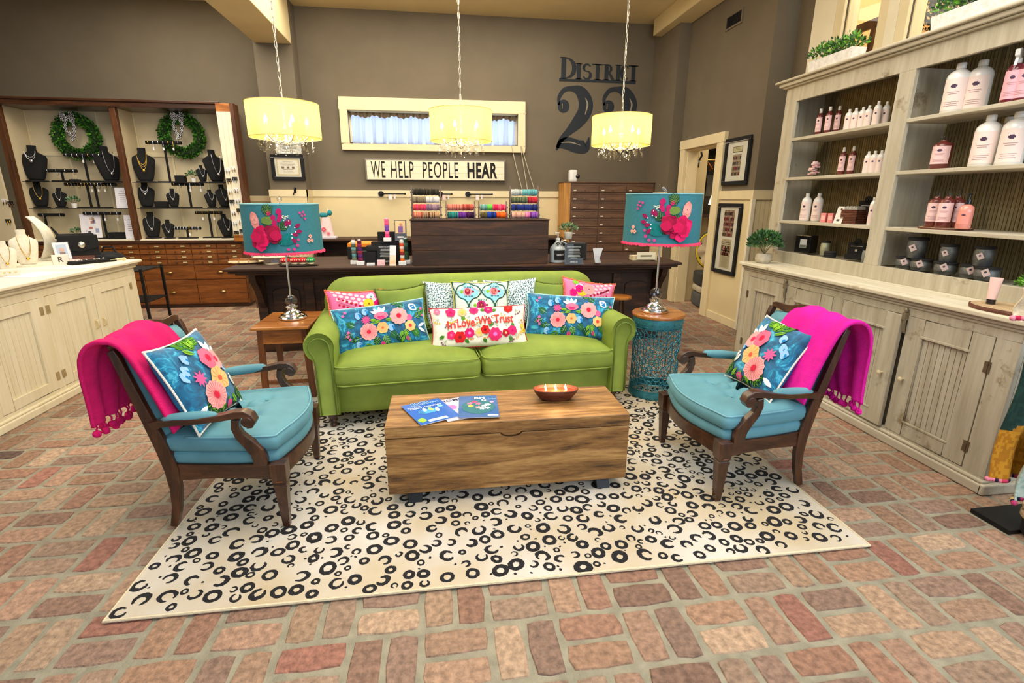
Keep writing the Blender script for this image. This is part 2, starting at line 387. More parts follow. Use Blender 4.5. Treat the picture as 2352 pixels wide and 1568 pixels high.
# wainscot panels and their rails
b = MB('wall_cream').box(-6.5, 3.33, 8.18, 8.2, 0, 1.52); struct(b.build('trim_3'))
b = MB('trim_cream').box(-1.87, 3.33, 8.165, 8.2, 1.52, 1.615); struct(b.build('trim_4', bevel=.004))
b = MB('trim_cream').box(-2.38, -1.85, 7.875, 7.9, 1.52, 1.615); b.box(-1.87, -1.845, 7.875, 8.165, 1.52, 1.615)
b.use('wall_cream').box(-2.37, -1.86, 7.885, 7.9, 0, 1.52).box(-1.87, -1.855, 7.885, 8.18, 0, 1.52); struct(b.build('trim_5'))
b = MB('wall_cream').box(-6.5, -2.36, 8.15, 8.18, 1.45, 1.53); struct(b.build('trim_6'))
b = MB('wall_cream').box(3.475, 3.49, 5.44, 6.12, 0, 1.50).box(3.475, 3.49, 7.25, 7.35, 0, 1.50)
b.box(3.315, 3.33, 7.34, 8.18, 0, 1.5); b.use('trim_cream').box(3.46, 3.49, 5.452, 6.12, 1.50, 1.60).box(3.30, 3.33, 7.33, 8.17, 1.5, 1.6)
struct(b.build('trim_7'))
b = MB('wall_cream')
for k in range(7): b.box(3.475+k*.055, 3.475+k*.055+.049, 5.43, 5.45, 0, 1.52)
b.box(3.475, 3.87, 5.437, 5.45, 0, 1.52); b.use('trim_cream').box(3.46, 3.87, 5.405, 5.45, 1.50, 1.60); struct(b.build('trim_8'))
struct(MB('trim_white').box(3.455, 3.50, 5.40, 5.44, 0, 1.50).build('trim_9', bevel=.004))
struct(MB('trim_cream').box(3.46, 3.49, 5.44, 6.12, 0, .10).build('baseboard_right', bevel=.004))

# ---- high window on the back wall: casing, sash, panes, gathered curtain
b = MB('trim_cream')
b.box(-1.37, 1.345, 8.15, 8.2, 2.735, 2.90); b.box(-1.37, 1.345, 8.15, 8.2, 2.18, 2.27)
b.box(-1.37, WX0, 8.15, 8.2, 2.27, 2.735); b.box(WX1, 1.345, 8.15, 8.2, 2.27, 2.735)
b.box(WX0, WX1, 8.16, 8.3, 2.72, 2.735)
win = struct(b.build('window_1', bevel=.006))
b = MB('trim_white')
for a0, a1, c0, c1 in ((WX0, WX1, 2.27, 2.295), (WX0, WX1, 2.69, 2.72), (WX0, WX0+.03, 2.27, 2.72), (WX1-.03, WX1, 2.27, 2.72), (-.03, .03, 2.27, 2.72)): b.box(a0, a1, 8.27, 8.3, c0, c1)
b.build('window_frame', parent=win)
MB('daylight_pane').box(WX0, WX1, 8.315, 8.32, 2.25, 2.74).build('pane', parent=win)
b = MB('curtain_cloth'); rb = random.Random(5); ph = [rb.uniform(0, 6) for _ in range(6)]
def cf(u, v):
    x = WX0+.03+u*(WX1-WX0-.06); g = .4+.6*v
    y = 8.245+.024*math.sin(x*48+ph[0]+v*.6)*g+.012*math.sin(x*83+ph[1]+v*.8)+.012*math.sin(x*23+ph[2]+v)
    return (x+.012*math.sin(x*40+v*2)*v, y, 2.665-v*.385)
b.grid(cf, 420, 6)
tag(b.build('curtain', smooth=True, ang=180, merge=False), 'pale gathered curtain hanging in the high back window', 'curtain')
b = MB('fabric', C(96, 82, 66))
def vf(u, v):
    x = WX0+.02+u*(WX1-WX0-.04); y = 8.205+.010*math.sin(x*75)+.007*math.sin(x*131)
    return (x, y, 2.70-v*(.055+.014*math.sin(x*23)+.008*math.sin(x*91)))
b.grid(vf, 380, 3); b.tube([(WX0+.01, 8.215, 2.70), (WX1-.01, 8.215, 2.70)], .006)
tag(b.build('curtain_valance', smooth=True, ang=180, merge=False), 'brown gathered valance on a rod at the top of the back window', 'valance')

# ---- doorway on the right wall
b = MB('trim_cream')
b.box(3.44, 3.49, 6.12, 6.27, 0, 2.17).box(3.44, 3.49, 7.13, 7.26, 0, 2.17).box(3.435, 3.49, 6.10, 7.28, 2.17, 2.29)
b.box(3.485, 3.65, 6.272, 6.292, 0, 2.168).box(3.485, 3.65, 7.108, 7.128, 0, 2.168).box(3.485, 3.65, 6.292, 7.108, 2.148, 2.168)
door = struct(b.build('door_1', bevel=.005))
MB('black_iron').box(3.485, 3.50, 6.262, 6.275, 1.70, 1.80).build('strike_plate', parent=door)
# passage beyond the doorway
wall_y('wall_passage_back', 8.2, 8.3, 3.7, 5.6, 0, 4.02, mat='wall_cream')
wall_x('wall_passage_far', 5.5, 5.6, 5.5, 8.2, 0, 4.02, mat='wall_cream')
wall_y('wall_passage_inner', 7.24, 7.30, 3.63, 3.86, 0, 4.02, mat='wall_cream')
l = area('passage_lamp', (4.5, 6.9, 3.2), (4.5, 7.0, 0), .8, 26, (1.0, .84, .58), .8)

# ---- tall windows above the right-hand cabinet, looking into the next room
def side_window(n, y0, y1):
    b = MB('trim_cream')
    b.box(3.72, 3.75, y0-.10, y0, 2.5, 3.9).box(3.72, 3.75, y1, y1+.10, 2.5, 3.9).box(3.72, 3.75, y0-.10, y1+.10, 3.8, 3.9).box(3.71, 3.75, y0-.10, y1+.10, 2.53, 2.62)
    b.box(3.76, 3.86, y0, y0+.02, 2.62, 3.8).box(3.76, 3.86, y1-.02, y1, 2.62, 3.8)
    wn = struct(b.build('window_%d' % n, bevel=.006)); MB('clear_glass').box(3.80, 3.804, y0, y1, 2.62, 3.8).build('pane', parent=wn); return wn
side_window(2, 4.36, 4.78); side_window(3, 3.1, 4.06)
struct(MB('trim_white').box(3.715, 3.75, 4.88, 5.18, 2.3, 4.02).build('trim_10'))
struct(MB('trim_white').box(3.715, 3.75, 4.16, 4.26, 2.62, 4.02).build('trim_11'))
wall_x('wall_next_room', 4.75, 4.85, .6, 5.4, 1.6, 4.02, mat='peach_wall'); wall_y('wall_next_room_end', 5.3, 5.4, 3.87, 4.75, 1.6, 4.02, mat='peach_wall')
struct(MB('wall_cream').box(3.87, 4.75, .6, 5.3, 1.6, 1.65).build('trim_12'))
area('next_room_lamp', (4.3, 3.8, 3.98), (4.3, 3.8, 0), .6, 36, (1.0, .90, .72), 2.4)

# ================================================================ EMBROIDERY AND PATTERN SHAPES
class Pat:
    """flat pattern shapes laid on a surface S(x, y, off) -> point; all go into one mesh with the cloth"""
    def __init__(s, b, S, step=.0006, base=.0022): s.b = b; s.S = S; s.base = base; s.step = step; s.n = 0
    def _fan(s, c, pts, col, rings=1):
        s.n += 1; off = s.base+s.step*min(s.n, 300)*.05+(.0016 if rings > 2 else 0); b = s.b
        m = b.V(s.S(c[0], c[1], off+.0004)); prev = None; n = len(pts)
        for k in range(1, rings+1):
            t = k/rings; ring = [b.V(s.S(c[0]+(p[0]-c[0])*t, c[1]+(p[1]-c[1])*t, off)) for p in pts]
            for i in range(n):
                j = (i+1) % n
                if prev is None: b.F((m, ring[i], ring[j]), col)
                else: b.F((prev[i], ring[i], ring[j], prev[j]), col)
            prev = ring
    def blob(s, x, y, rx, ry=None, rot=0., col=WHITE, n=14, wob=0., sd=0):
        ry = ry or rx; rb = random.Random(sd*13+7); c, q = math.cos(rot), math.sin(rot); P = []
        for k in range(n):
            a = 2*PI*k/n; w_ = 1+rb.uniform(-wob, wob); u, v = rx*w_*math.cos(a), ry*w_*math.sin(a); P.append((x+u*c-v*q, y+u*q+v*c))
        s._fan((x, y), P, col, 2 if max(rx, ry) > .03 else 1)
    def flower(s, x, y, r, col, mid, petals=9, dep=.14, rot=0., inner=.32, star=False, shade=None):
        n = petals*(4 if star else 7); P = []
        for k in range(n):
            a = 2*PI*k/n+rot; f = (1-dep*(.5+.5*math.cos(petals*(a-rot)+PI))) if not star else (1-dep*2.4*abs(((k % 4)/4)-.5)*1.6+dep*.4)
            P.append((x+r*f*math.cos(a), y+r*f*math.sin(a)))
        s._fan((x, y), P, col, 3)
        if shade:
            for k in range(petals*2):
                a = 2*PI*k/(petals*2)+rot; s.line([(x+r*.3*math.cos(a), y+r*.3*math.sin(a)), (x+r*.86*math.cos(a), y+r*.86*math.sin(a))], r*.045, shade)
        if inner:
            m = petals*4; P = [(x+r*inner*(1 if k % 2 else .62)*math.cos(2*PI*k/m), y+r*inner*(1 if k % 2 else .62)*math.sin(2*PI*k/m)) for k in range(m)]
            b0 = s.base; s.base += .0022 if s.step > .0005 else .0004; s._fan((x, y), P, mid, 1); s.base = b0
    def leaf(s, x, y, ln, wd, rot, col, vein=None, n=7):
        c, q = math.cos(rot), math.sin(rot); P = []
        for k in range(n+1): t = k/n; P.append((t*ln, wd/2*math.sin(PI*t)**.8))
        for k in range(n-1, 0, -1): t = k/n; P.append((t*ln, -wd/2*math.sin(PI*t)**.8))
        T = lambda p: (x+p[0]*c-p[1]*q, y+p[0]*q+p[1]*c)
        s._fan(T((ln/2, 0)), [T(p) for p in P], col)
        if vein: s.line([T((ln*.05, 0)), T((ln*.85, 0))], wd*.13, vein)
    def line(s, pts, w_, col):
        s.n += 1; off = s.base+s.step*min(s.n, 300)*.05+.0022*(w_ < .0028 and s.step > .0005)+.0004; b = s.b; L_ = []; m = len(pts)
        for i, p in enumerate(pts):
            a = pts[max(0, i-1)]; c = pts[min(m-1, i+1)]; dx, dy = c[0]-a[0], c[1]-a[1]; l = math.hypot(dx, dy) or 1; nx, ny = -dy/l*w_/2, dx/l*w_/2
            L_.append((b.V(s.S(p[0]+nx, p[1]+ny, off)), b.V(s.S(p[0]-nx, p[1]-ny, off))))
        for (a, c), (d, e) in zip(L_, L_[1:]): b.F((a, c, e, d), col)
    def ring(s, x, y, r0, r1, a0, a1, col, sq=1., rot=0., wob=.1, sd=1, n=16, tip=.5):
        """C shape or ring between two radii"""
        s.n += 1; off = s.base+s.step*(s.n % 4)*.2; b = s.b; rb = random.Random(sd); full = abs(a1-a0) > 2*PI-.01; I = []; c, q = math.cos(rot), math.sin(rot)
        for k in range(n+1):
            t = k/n; a = a0+(a1-a0)*t; th = 1 if full else math.sin(PI*min(1, max(0, t*.94+.03)))**tip
            rm = (r0+r1)/2; hw = (r1-r0)/2*th*(1+rb.uniform(-wob*2, wob*2)); rr = rm*(1+rb.uniform(-wob, wob)*.5)
            if full and k == n: I.append(I[0]); break
            o = []
            for r_ in (rr-hw, rr+hw):
                u, v = r_*math.cos(a)*sq, r_*math.sin(a); o.append(b.V(s.S(x+u*c-v*q, y+u*q+v*c, off)))
            I.append(tuple(o))
        for (a, c2), (d, e) in zip(I, I[1:]): b.F((a, c2, e, d), col)

WATER = None
def teal_velvet():
    m, nt, p = _base('teal_velvet'); L = nt.links.new
    tc = N(nt, 'ShaderNodeTexCoord'); n = N(nt, 'ShaderNodeTexNoise', Scale=11., Detail=5.0, Roughness=.6, Distortion=1.6); L(tc.outputs['Object'], n.inputs['Vector'])
    r = ramp(nt, [(.34, C(0, 70, 108)), (.50, C(0, 104, 146)), (.56, C(10, 138, 178)), (.62, C(80, 190, 216)), (.68, C(10, 130, 170))]); L(n.outputs[0], r.inputs[0]); L(r.outputs[0], p.inputs['Base Color'])
    p.inputs['Roughness'].default_value = .75; p.inputs['Sheen Weight'].default_value = .3
teal_velvet()
CREAM, CORAL, HOT, MAG, ROSE, PINK, PEACH, YEL = C(248, 242, 224), C(232, 62, 52), C(240, 40, 110), C(214, 8, 104), C(250, 120, 150), C(250, 168, 166), C(250, 196, 124), C(250, 200, 40)
RED, DKRED, GRN, DGRN, LIME, AQUA, SKY, BLU, WHT = C(214, 22, 24), C(140, 12, 40), C(60, 128, 36), C(14, 74, 40), C(136, 190, 40), C(120, 200, 200), C(150, 196, 240), C(20, 130, 200), C(238, 244, 250)

def pillow_surface(w_, h_, t_, pinch=.06, sag=0.):
    def S(x, z, off=0., side=-1):
        u, v = max(-1, min(1, 2*x/w_)), max(-1, min(1, 2*z/h_))
        X = w_/2*u*(1-pinch*(1-v*v)*abs(u)**1.5); Z = h_/2*v*(1-pinch*(1-u*u)*abs(v)**1.5)
        th = t_/2*(max(0, (1-u**2)*(1-v**2)))**.36
        th *= 1+.05*math.sin(5*u+3*v)+.04*math.sin(7*v-4*u)
        return Vector((X, side*(th+off), Z+sag*(1-u*u)))
    return S
def make_pillow(name, label, cat, w_, h_, t_, mat, col, pattern=None, piping=None, loc=(0, 0, 0), yaw=0., tilt=20., roll=0., beads=False, fringe=None, pinch=.06, group=None, back=None):
    S = pillow_surface(w_, h_, t_, pinch); root = thing(name, label, cat, loc, (0, 0, 0), group)
    root.matrix_world = Matrix.Translation(loc) @ Matrix.Rotation(R(yaw), 4, 'Z') @ Matrix.Rotation(R(-tilt), 4, 'X') @ Matrix.Rotation(R(roll), 4, 'Y')
    b = MB(mat, col); nu, nv = 30, 20
    b.grid(lambda u, v: S((u*2-1)*w_/2, (v*2-1)*h_/2), nu, nv)
    if back: b.use('velvet', back)
    b.grid(lambda u, v: S((1-u*2)*w_/2, (v*2-1)*h_/2, 0, 1), nu, nv)
    b.use('fabric')
    if pattern: pattern(Pat(b, S), w_, h_)
    cov = b.build('cushion_cover', parent=root, smooth=True, ang=60)
    if piping or fringe:
        path = []; k = 28
        for i in range(k): path.append(S((2*i/k-1)*w_/2, -h_/2))
        for i in range(k): path.append(S(w_/2, (2*i/k-1)*h_/2))
        for i in range(k): path.append(S((1-2*i/k)*w_/2, h_/2))
        for i in range(k): path.append(S(-w_/2, (1-2*i/k)*h_/2))
        b = MB('fabric', piping or fringe)
        if beads:
            for i in range(0, 4*k):
                b.sph(path[i], .0058, 8); b.sph((path[i]+path[(i+1) % (4*k)])/2, .0058, 8)
            b.build('beaded_trim', parent=root, smooth=True, ang=180)
        elif fringe:
            rb = random.Random(4)
            for i in range(4*k):
                for q in range(3):
                    p = path[i]+(path[(i+1) % (4*k)]-path[i])*q/3; d = Vector((p.x/w_, 0, p.z/h_)).normalized()*.012
                    b.sph(p+d*.4+Vector((rb.uniform(-.002, .002), rb.uniform(-.004, .004), rb.uniform(-.002, .002))), .0055, 6)
            b.build('fringe', parent=root, smooth=True, ang=180)
        else:
            b.tube(path, .0042, 8, closed=True); b.build('piping', parent=root, smooth=True, ang=180)
    return root

def leaf_spray(P, x, y, ln, rot, n, col, vein=None, lw=.012, ll=.03, stem=None):
    c, q = math.cos(rot), math.sin(rot)
    P.line([(x, y), (x+ln*c, y+ln*q)], .003, stem or col)
    for k in range(n):
        t = (k+.6)/n; px, py = x+ln*c*t, y+ln*q*t
        for sg in (-1, 1): P.leaf(px, py, ll*(1.25-.4*t), lw*1.15, rot+sg*.8, col, vein)
    P.leaf(x+ln*c, y+ln*q, ll, lw, rot, col, vein)
def pat_blue(P, w_, h_, mirror=1, sq=False):
    W, H = w_/2, h_/2; f = lambda u, v: (mirror*u*W, v*H)
    rb = random.Random(9)
    for u, v, a, n in ((-.55, .05, 150, 3), (-.62, -.2, 200, 3), (-.1, -.45, 250, 3), (.02, -.45, 290, 3), (.15, -.35, -45, 3), (.5, -.3, -95, 3), (.68, -.3, -70, 3), (.75, .1, 30, 2), (.55, .62, 140, 2), (.28, .78, 60, 2), (-.45, -.45, 190, 2), (-.25, -.7, 230, 2), (.3, -.5, 300, 3), (.8, .35, 15, 2)):
        x, y = f(u, v); leaf_spray(P, x, y, .05, R(a) if mirror > 0 else PI-R(a), n, rb.choice([GRN, DGRN, DGRN, C(40, 104, 60)]), rb.choice([LIME, C(180, 220, 180), None]), .014, .032, C(170, 215, 200))
    for u, v, a in ((-.08, .2, 170), (0, .18, 200), (.1, .18, -10), (.18, .22, 20), (-.15, .12, 215), (.42, -.38, -110), (.48, -.38, -80), (.45, -.62, -120), (.5, -.62, -60)):
        x, y = f(u, v); P.leaf(x, y, .05, .020, R(a) if mirror > 0 else PI-R(a), LIME, GRN)
    for u, v, a in ((0, .48, 130), (.02, .48, 95), (.04, .48, 60), (-.02, .48, 155), (.8, -.30, 25), (.8, -.32, -40)):
        x, y = f(u, v); P.leaf(x, y, .062, .022, R(a) if mirror > 0 else PI-R(a), WHT)
    for u, v in ((-.46, .52), (-.30, .66), (.2, -.18), (-.52, -.74)):
        x, y = f(u, v); P.blob(x, y, .022, .026, .3, SKY, 10, .12, 1); P.blob(x+.012*mirror, y-.004, .012, .020, .3, BLU, 10, .1, 2)
    x, y = f(.74, .58); P.leaf(x-.034, y+.03, .08, .052, R(-40) if mirror > 0 else R(-30), WHT); P.leaf(x-.02, y+.018, .05, .030, R(-40) if mirror > 0 else R(-30), BLU)
    for u, v, r in ((-.72, .74, .014), (-.78, .6, .013), (-.72, -.15, .014), (-.74, -.32, .014), (-.70, -.45, .012), (.93, .5, .014), (.95, .2, .012)):
        x, y = f(u, v); P.flower(x, y, r, C(236, 110, 170), MAG, 5, .5, inner=0)
    for u, v, rx in ((.52, -.74, .012), (-.02, -.86, .016)):
        x, y = f(u, v); P.blob(x, y, rx, rx*1.4, 0, C(226, 70, 130))
    x, y = f(-.30, .28); P.flower(x, y, .032, C(240, 80, 140), ROSE, 11, .3, star=True, inner=0)
    x, y = f(.62, .14); P.blob(x, y, .026, .026, 0, C(244, 96, 146), 12, .06)
    x, y = f(.02, .38); P.blob(x, y, .050, .030, 0, ROSE, 18, .05); P.blob(x, y-.008, .026, .018, 0, HOT, 12)
    x, y = f(.02, -.15); P.flower(x, y, .042, PEACH, C(226, 110, 70), 6, .12, inner=.26, shade=C(250, 170, 110))
    x, y = f(.62, -.22); P.flower(x, y, .042, PEACH, C(226, 60, 60), 7, .12, inner=.4)
    x, y = f(-.28, -.24); P.flower(x, y, .062, PINK, C(220, 24, 60), 12, .09, inner=.3, shade=C(240, 130, 136))
    x, y = f(.40, .27); P.flower(x, y, .066, PINK, C(220, 24, 60), 12, .09, inner=.34, shade=C(240, 130, 136))
def pat_square(P, w_, h_, m=1):
    S0 = P.S; P.S = lambda x, y, off=0.: S0(x*1.3-m*.028, y*1.22+.004, off)
    """the same posy, gathered to one side for the two armchair cushions"""
    a = lambda d: R(d) if m > 0 else PI-R(d)
    for x, y, d in ((.02, .10, 80), (.0, .12, 110), (.04, .12, 50), (.11, .02, 20), (-.02, -.08, 220), (.03, -.13, 250), (.08, -.14, 290), (.12, -.06, -20), (.0, -.12, 200), (.13, -.1, -60)):
        leaf_spray(P, m*x, y, .05, a(d), 3, GRN if y > 0 else DGRN, LIME, .016, .036)
    for x, y, d in ((.03, .11, 100), (.04, .12, 70), (.01, .09, 140), (.06, -.12, -90), (.09, -.12, -60), (.03, -.12, -130)): P.leaf(m*x, y, .055, .02, a(d), LIME, GRN)
    for x, y, d in ((.1, .07, 60), (.11, .06, 30), (.09, .08, 85), (.13, -.04, -30), (.12, -.05, -60), (-.08, -.1, 200)): P.leaf(m*x, y, .055, .024, a(d), WHT)
    for x, y in ((-.08, .05), (-.05, .09), (.13, .0), (-.10, .03)): P.blob(m*x, y, .018, .022, .4, SKY, 10, .2, 3); P.blob(m*x+.006, y-.004, .008, .012, .4, BLU, 8)
    P.flower(m*-.045, 0, .030, C(240, 90, 150), ROSE, 9, .3, star=True, inner=0); P.blob(m*.06, -.155, .02, .02, 0, C(240, 80, 140))
    P.flower(m*.11, .035, .045, PINK, C(220, 40, 90), 9, .1, inner=.4)
    P.flower(m*.055, .055, .048, C(248, 108, 140), C(214, 20, 66), 6, .10, inner=.42)
    P.flower(m*.055, -.035, .052, PEACH, C(224, 90, 60), 6, .12, inner=.28, shade=C(250, 170, 110))
    P.flower(m*-.01, -.085, .062, PINK, C(214, 20, 60), 12, .08, inner=.34, shade=C(238, 130, 134))
def pat_love(P, w_, h_):
    W, H = w_/2, h_/2; rb = random.Random(2)
    for u, v, a in ((-.86, .45, 250), (-.58, .45, 280), (-.2, .5, 240), (.1, .5, 300), (.45, .6, 300), (.78, .75, 300), (-.70, -.62, 230), (-.2, -.4, 270), (-.25, -.1, 60), (.1, -.35, 290), (.28, -.5, 260), (.55, -.1, 80), (.72, -.45, -40), (.2, -.1, 70), (-.65, -.2, 100), (.84, .05, 10), (.6, -.6, -60), (0., -.1, 120), (.36, -.1, 110)):
        c = rb.choice([YEL, PEACH, C(150, 90, 110), C(110, 110, 130), C(236, 150, 60)])
        for d in (-28, 0, 28):
            x, y = u*W, v*H; r_ = R(a+d); ex, ey = x+.038*math.cos(r_), y+.038*math.sin(r_); P.line([(x, y), (ex, ey)], .0018, C(110, 150, 110)); P.blob(ex, ey, .0065, .008, r_, c, 7)
    for u, v, a in ((-.74, -.42, 200), (-.32, -.62, -50), (.06, -.62, -60), (.62, -.55, -80), (-.32, .55, 260), (.25, .7, 20), (.18, -.05, 30), (.66, -.1, -60), (.7, -.2, 90), (.02, .8, 0), (.52, .72, 20)):
        P.leaf(u*W, v*H, .044, .026, R(a), GRN, LIME)
    FL = ((-.60, -.40, .034, HOT, ROSE), (-.42, -.52, .046, RED, DKRED), (-.22, -.34, .038, MAG, C(250, 140, 220)), (-.02, -.34, .032, PEACH, YEL), (.10, -.22, .034, RED, C(120, 10, 20)), (.30, -.46, .052, HOT, C(250, 130, 220)), (.53, -.42, .030, C(190, 10, 50), PEACH), (.68, -.30, .038, HOT, MAG),
          (-.86, .80, .026, ROSE, C(250, 160, 180)), (-.58, .72, .038, HOT, C(200, 0, 80)), (-.34, .70, .034, PEACH, YEL), (-.10, .80, .036, HOT, MAG), (.20, .80, .034, MAG, ROSE), (.62, .82, .036, RED, CORAL), (.92, -.1, .016, YEL, PEACH), (.95, -.3, .018, YEL, C(220, 150, 20)), (.88, -.4, .014, PEACH, YEL))
    for i, (u, v, r, c, m) in enumerate(FL): P.flower(u*W, v*H, r, c, m, (5, 6, 8)[i % 3], .16, rot=i, inner=.34)
    # the words: fat red letters with curled capitals
    def put(t, x, z, w__, h__, sh=0., bo=.02):
        P.n += 1; add_text(P.b, t, lambda a, c: P.S(x+a, z+c+.006+.03*(x+a), .0078), w__, h__, CORAL, True, bo, sh)
    for t, x, z, ww, hh in (('In', -.205, .016, .062, .060), ('Love', -.098, .022, .125, .066), ('We', .036, .028, .096, .064), ('Trust', .178, .032, .150, .064)): put(t, x, z, ww, hh, 0, .018)
    for x, z, r in ((-.236, .022, .012), (-.166, .046, .012), (-.018, .050, .013), (.098, .056, .013)): P.ring(x, z+.03*x, r*.5, r, R(30), R(330), CORAL, wob=0., n=14)
def pat_leo(P, w_, h_):
    rb = random.Random(int(w_*1000)); y = -h_/2+.012
    cols = [C(0, 82, 92), C(10, 96, 104), C(4, 66, 84)]
    while y < h_/2-.01:
        x = -w_/2+.012+rb.uniform(0, .008)
        while x < w_/2-.01:
            a = rb.uniform(0, 6.28); P.ring(x, y+rb.uniform(-.003, .003), .0028, .0078, a, a+rb.uniform(2.8, 4.6), rb.choice(cols), 1, rb.uniform(0, 3), .15, rb.randint(0, 999), 6); x += rb.uniform(.0155, .020)
        y += .0165
def pat_folk(P, w_, h_):
    dk = C(40, 60, 20); tl = C(0, 90, 84); cw, ch = w_/2.2, h_/1.55
    for i in range(-2, 4):
        for j in range(-2, 4):
            cx, cy = (i+(.5 if j % 2 else 0))*cw, -h_*.08+j*ch/2
            if abs(cx) > w_/2+.05 or abs(cy) > h_/2+.05: continue
            cl = lambda q: (max(-w_/2*.98, min(w_/2*.98, q[0])), max(-h_/2*.98, min(h_/2*.98, q[1])))
            P.base = .0016; P.blob(cl((cx, cy))[0], cl((cx, cy))[1], cw*.40, ch*.36, 0, C(150, 214, 230) if j % 2 else C(220, 232, 214), 16)
            P.base = .0040
            for sg in (-1, 1):
                for s2 in (-1, 1):
                    pts = [cl((cx+sg*cw/2*(1-t), cy+s2*ch/2*(t+.13*math.sin(2*PI*t)))) for t in [k/8 for k in range(9)]]; P.line(pts, .008, dk if s2 > 0 else tl)
            P.base = .0028
            if abs(cx) < w_/2-.03 and abs(cy) < h_/2-.03:
                a, c2 = (C(252, 150, 160), C(236, 110, 90)) if j % 2 else (C(200, 40, 130), C(250, 170, 120))
                P.blob(cx-.005, cy, .036, .034, 0, a, 16, .04); P.blob(cx-.005, cy, .022, .026, 0, C(150, 30, 60), 12); P.blob(cx-.005, cy, .017, .021, 0, c2, 12)
                P.leaf(cx+.026, cy, .022, .018, 0, DKRED); P.leaf(cx-.038, cy, .028, .026, PI, LIME)
                for k in range(6): P.leaf(cx-.03+k*.012, cy-.044, .014, .006, R(70), tl); P.leaf(cx-.03+k*.012, cy+.044, .014, .006, R(-70), tl)
def pat_pink(P, w_, h_, m=1):
    S0 = P.S; P.S = lambda x, y, off=0.: S0(x, y+.045, off)
    rb = random.Random(3)
    for i in range(8):
        for j in range(3): P.blob(m*(-w_*.40+i*.042+j*.014), h_*.36-i*.010-j*.036, .018, .014, -.2, C(252, 206, 210), 6, .1, i)
    for i in range(7):
        x, y = m*(-w_*.34+i*.030), h_*.10-i*.013; P.line([(x, y), (x+m*.03, y-.013)], .003, C(150, 110, 80))
        for sg in (-1, 1): P.blob(x+m*.01, y+sg*.024, .010, .010, 0, C(190, 14, 44), 6, .2, i)
    for i in range(7): P.leaf(m*(-w_*.30+i*.05), -h_*.12-(i % 2)*.02, .02, .010, i, C(20, 120, 90))
    for x, y in ((.10, .08), (.13, .03), (-.16, -.1)): P.blob(m*x, y, .03, .022, 0, C(200, 220, 226), 9, .2, 2); P.leaf(m*x-.01, y, .026, .011, -.5, C(20, 120, 90))
    P.flower(m*.08, .01 if m > 0 else .03, .044, YEL, C(150, 110, 20), 9, .06, inner=.2); P.flower(m*.155, .01, .036, C(240, 0, 120), MAG, 7, .12, inner=.4)
def pat_pink_r(P, w_, h_):
    pat_pink(P, w_, h_, -1); P.leaf(-.15, .09, .07, .05, R(50), LIME, GRN)
    P.flower(-.10, .05, .038, C(244, 10, 130), MAG, 7, .1, inner=.4); P.flower(-.02, .055, .052, C(252, 176, 170), C(160, 60, 90), 10, .06, inner=.14, shade=C(246, 140, 140))
    for i in range(6): P.blob(.08+i*.016, .03+i*.008, .011, .008, .4, DKRED, 6, .2, i)

# ================================================================ RUG
b = MB('rug_pile'); RX0, RX1, RY0, RY1 = -1.265, 1.862, 1.69, 3.86
b.box(RX0, RX1, RY0, RY1, .0005, .011)
b.use('fabric', C(228, 212, 178)); z = .009
b.tube([(RX0, RY0, z), (RX1, RY0, z), (RX1, RY1, z), (RX0, RY1, z)], .007, 8, closed=True)
# tan patches dyed into the pile
b.use('rug_pile'); rb = random.Random(11)
b.use('fabric', C(22, 21, 24)); P_ = Pat(b, lambda x, y, off=0.: Vector((x, y, .011+off*.25)), base=.0008, step=.0002)
pts = []
def far(x, y, d): return all((x-a)**2+(y-c)**2 > (d+e)**2 for a, c, e in pts)
for rad, tries in ((.031, 1500), (.024, 3200), (.016, 1700), (.007, 900)):
    for _ in range(tries):
        x, y = rb.uniform(RX0+.03, RX1-.03), rb.uniform(RY0+.03, RY1-.03)
        if y > 3.75: continue
        r = rad*rb.uniform(.86, 1.1)
        if far(x, y, r+.006 if rad > .01 else r+.004): pts.append((x, y, r))
for x, y, r in pts:
    if r < .011: P_.blob(x, y, r, r*.75, rb.uniform(0, 3), C(22, 21, 24), 7, .25, rb.randint(0, 99)); continue
    a = rb.uniform(0, 6.28); full = rb.random() < .5; span = 2*PI if full else rb.uniform(4.4, 5.7)
    P_.ring(x, y, r*rb.uniform(.36, .53), r*1.06, a, a+span, C(22, 21, 24), rb.uniform(.95, 1.2), rb.uniform(0, 3), .08, rb.randint(0, 9999), 20, .45)
tag(b.build('rug', merge=False), 'cream and tan rug with black leopard rings on the brick floor', 'rug')

# ================================================================ SOFA
GREEN = C(130, 150, 56)
sofa = thing('sofa', 'lime green velvet rolled-arm sofa standing on the leopard rug', 'sofa', (.256, 3.30, .011), (0, 0, R(4.7)))
b = MB('velvet', GREEN); b.rbox(-.99, .99, .03, .86, .09, .31, .035, 6); b.build('base', parent=sofa, smooth=True, ang=80)
# back: rounded slab leaning back
b = MB('velvet', GREEN); rings = []; n = 40
def back_outline(inset=0.):
    hw, top, rr = 1.085-inset, .905-inset, .17-inset; o = [(-hw, .12), ]
    for k in range(9): a = PI-PI/2*k/8; o.append((-hw+rr+rr*math.cos(a), top-rr+rr*math.sin(a)))
    for k in range(1, 12): o.append((-hw+rr+(2*hw-2*rr)*k/12, top+.008*math.sin(PI*k/12)))
    for k in range(9): a = PI/2-PI/2*k/8; o.append((hw-rr+rr*math.cos(a), top-rr+rr*math.sin(a)))
    o.append((hw, .12)); return o
prof = [(.10, .0), (.045, .012), (.016, .035), (0, .075), (0, .125), (.016, .165), (.045, .188), (.10, .20)]
O = [[(x, .60+d+.13*(zz-.3) if True else 0, zz) for x, zz in back_outline(i)] for i, d in prof]
b.loft(O, True); b.build('backrest', parent=sofa, smooth=True, ang=80)
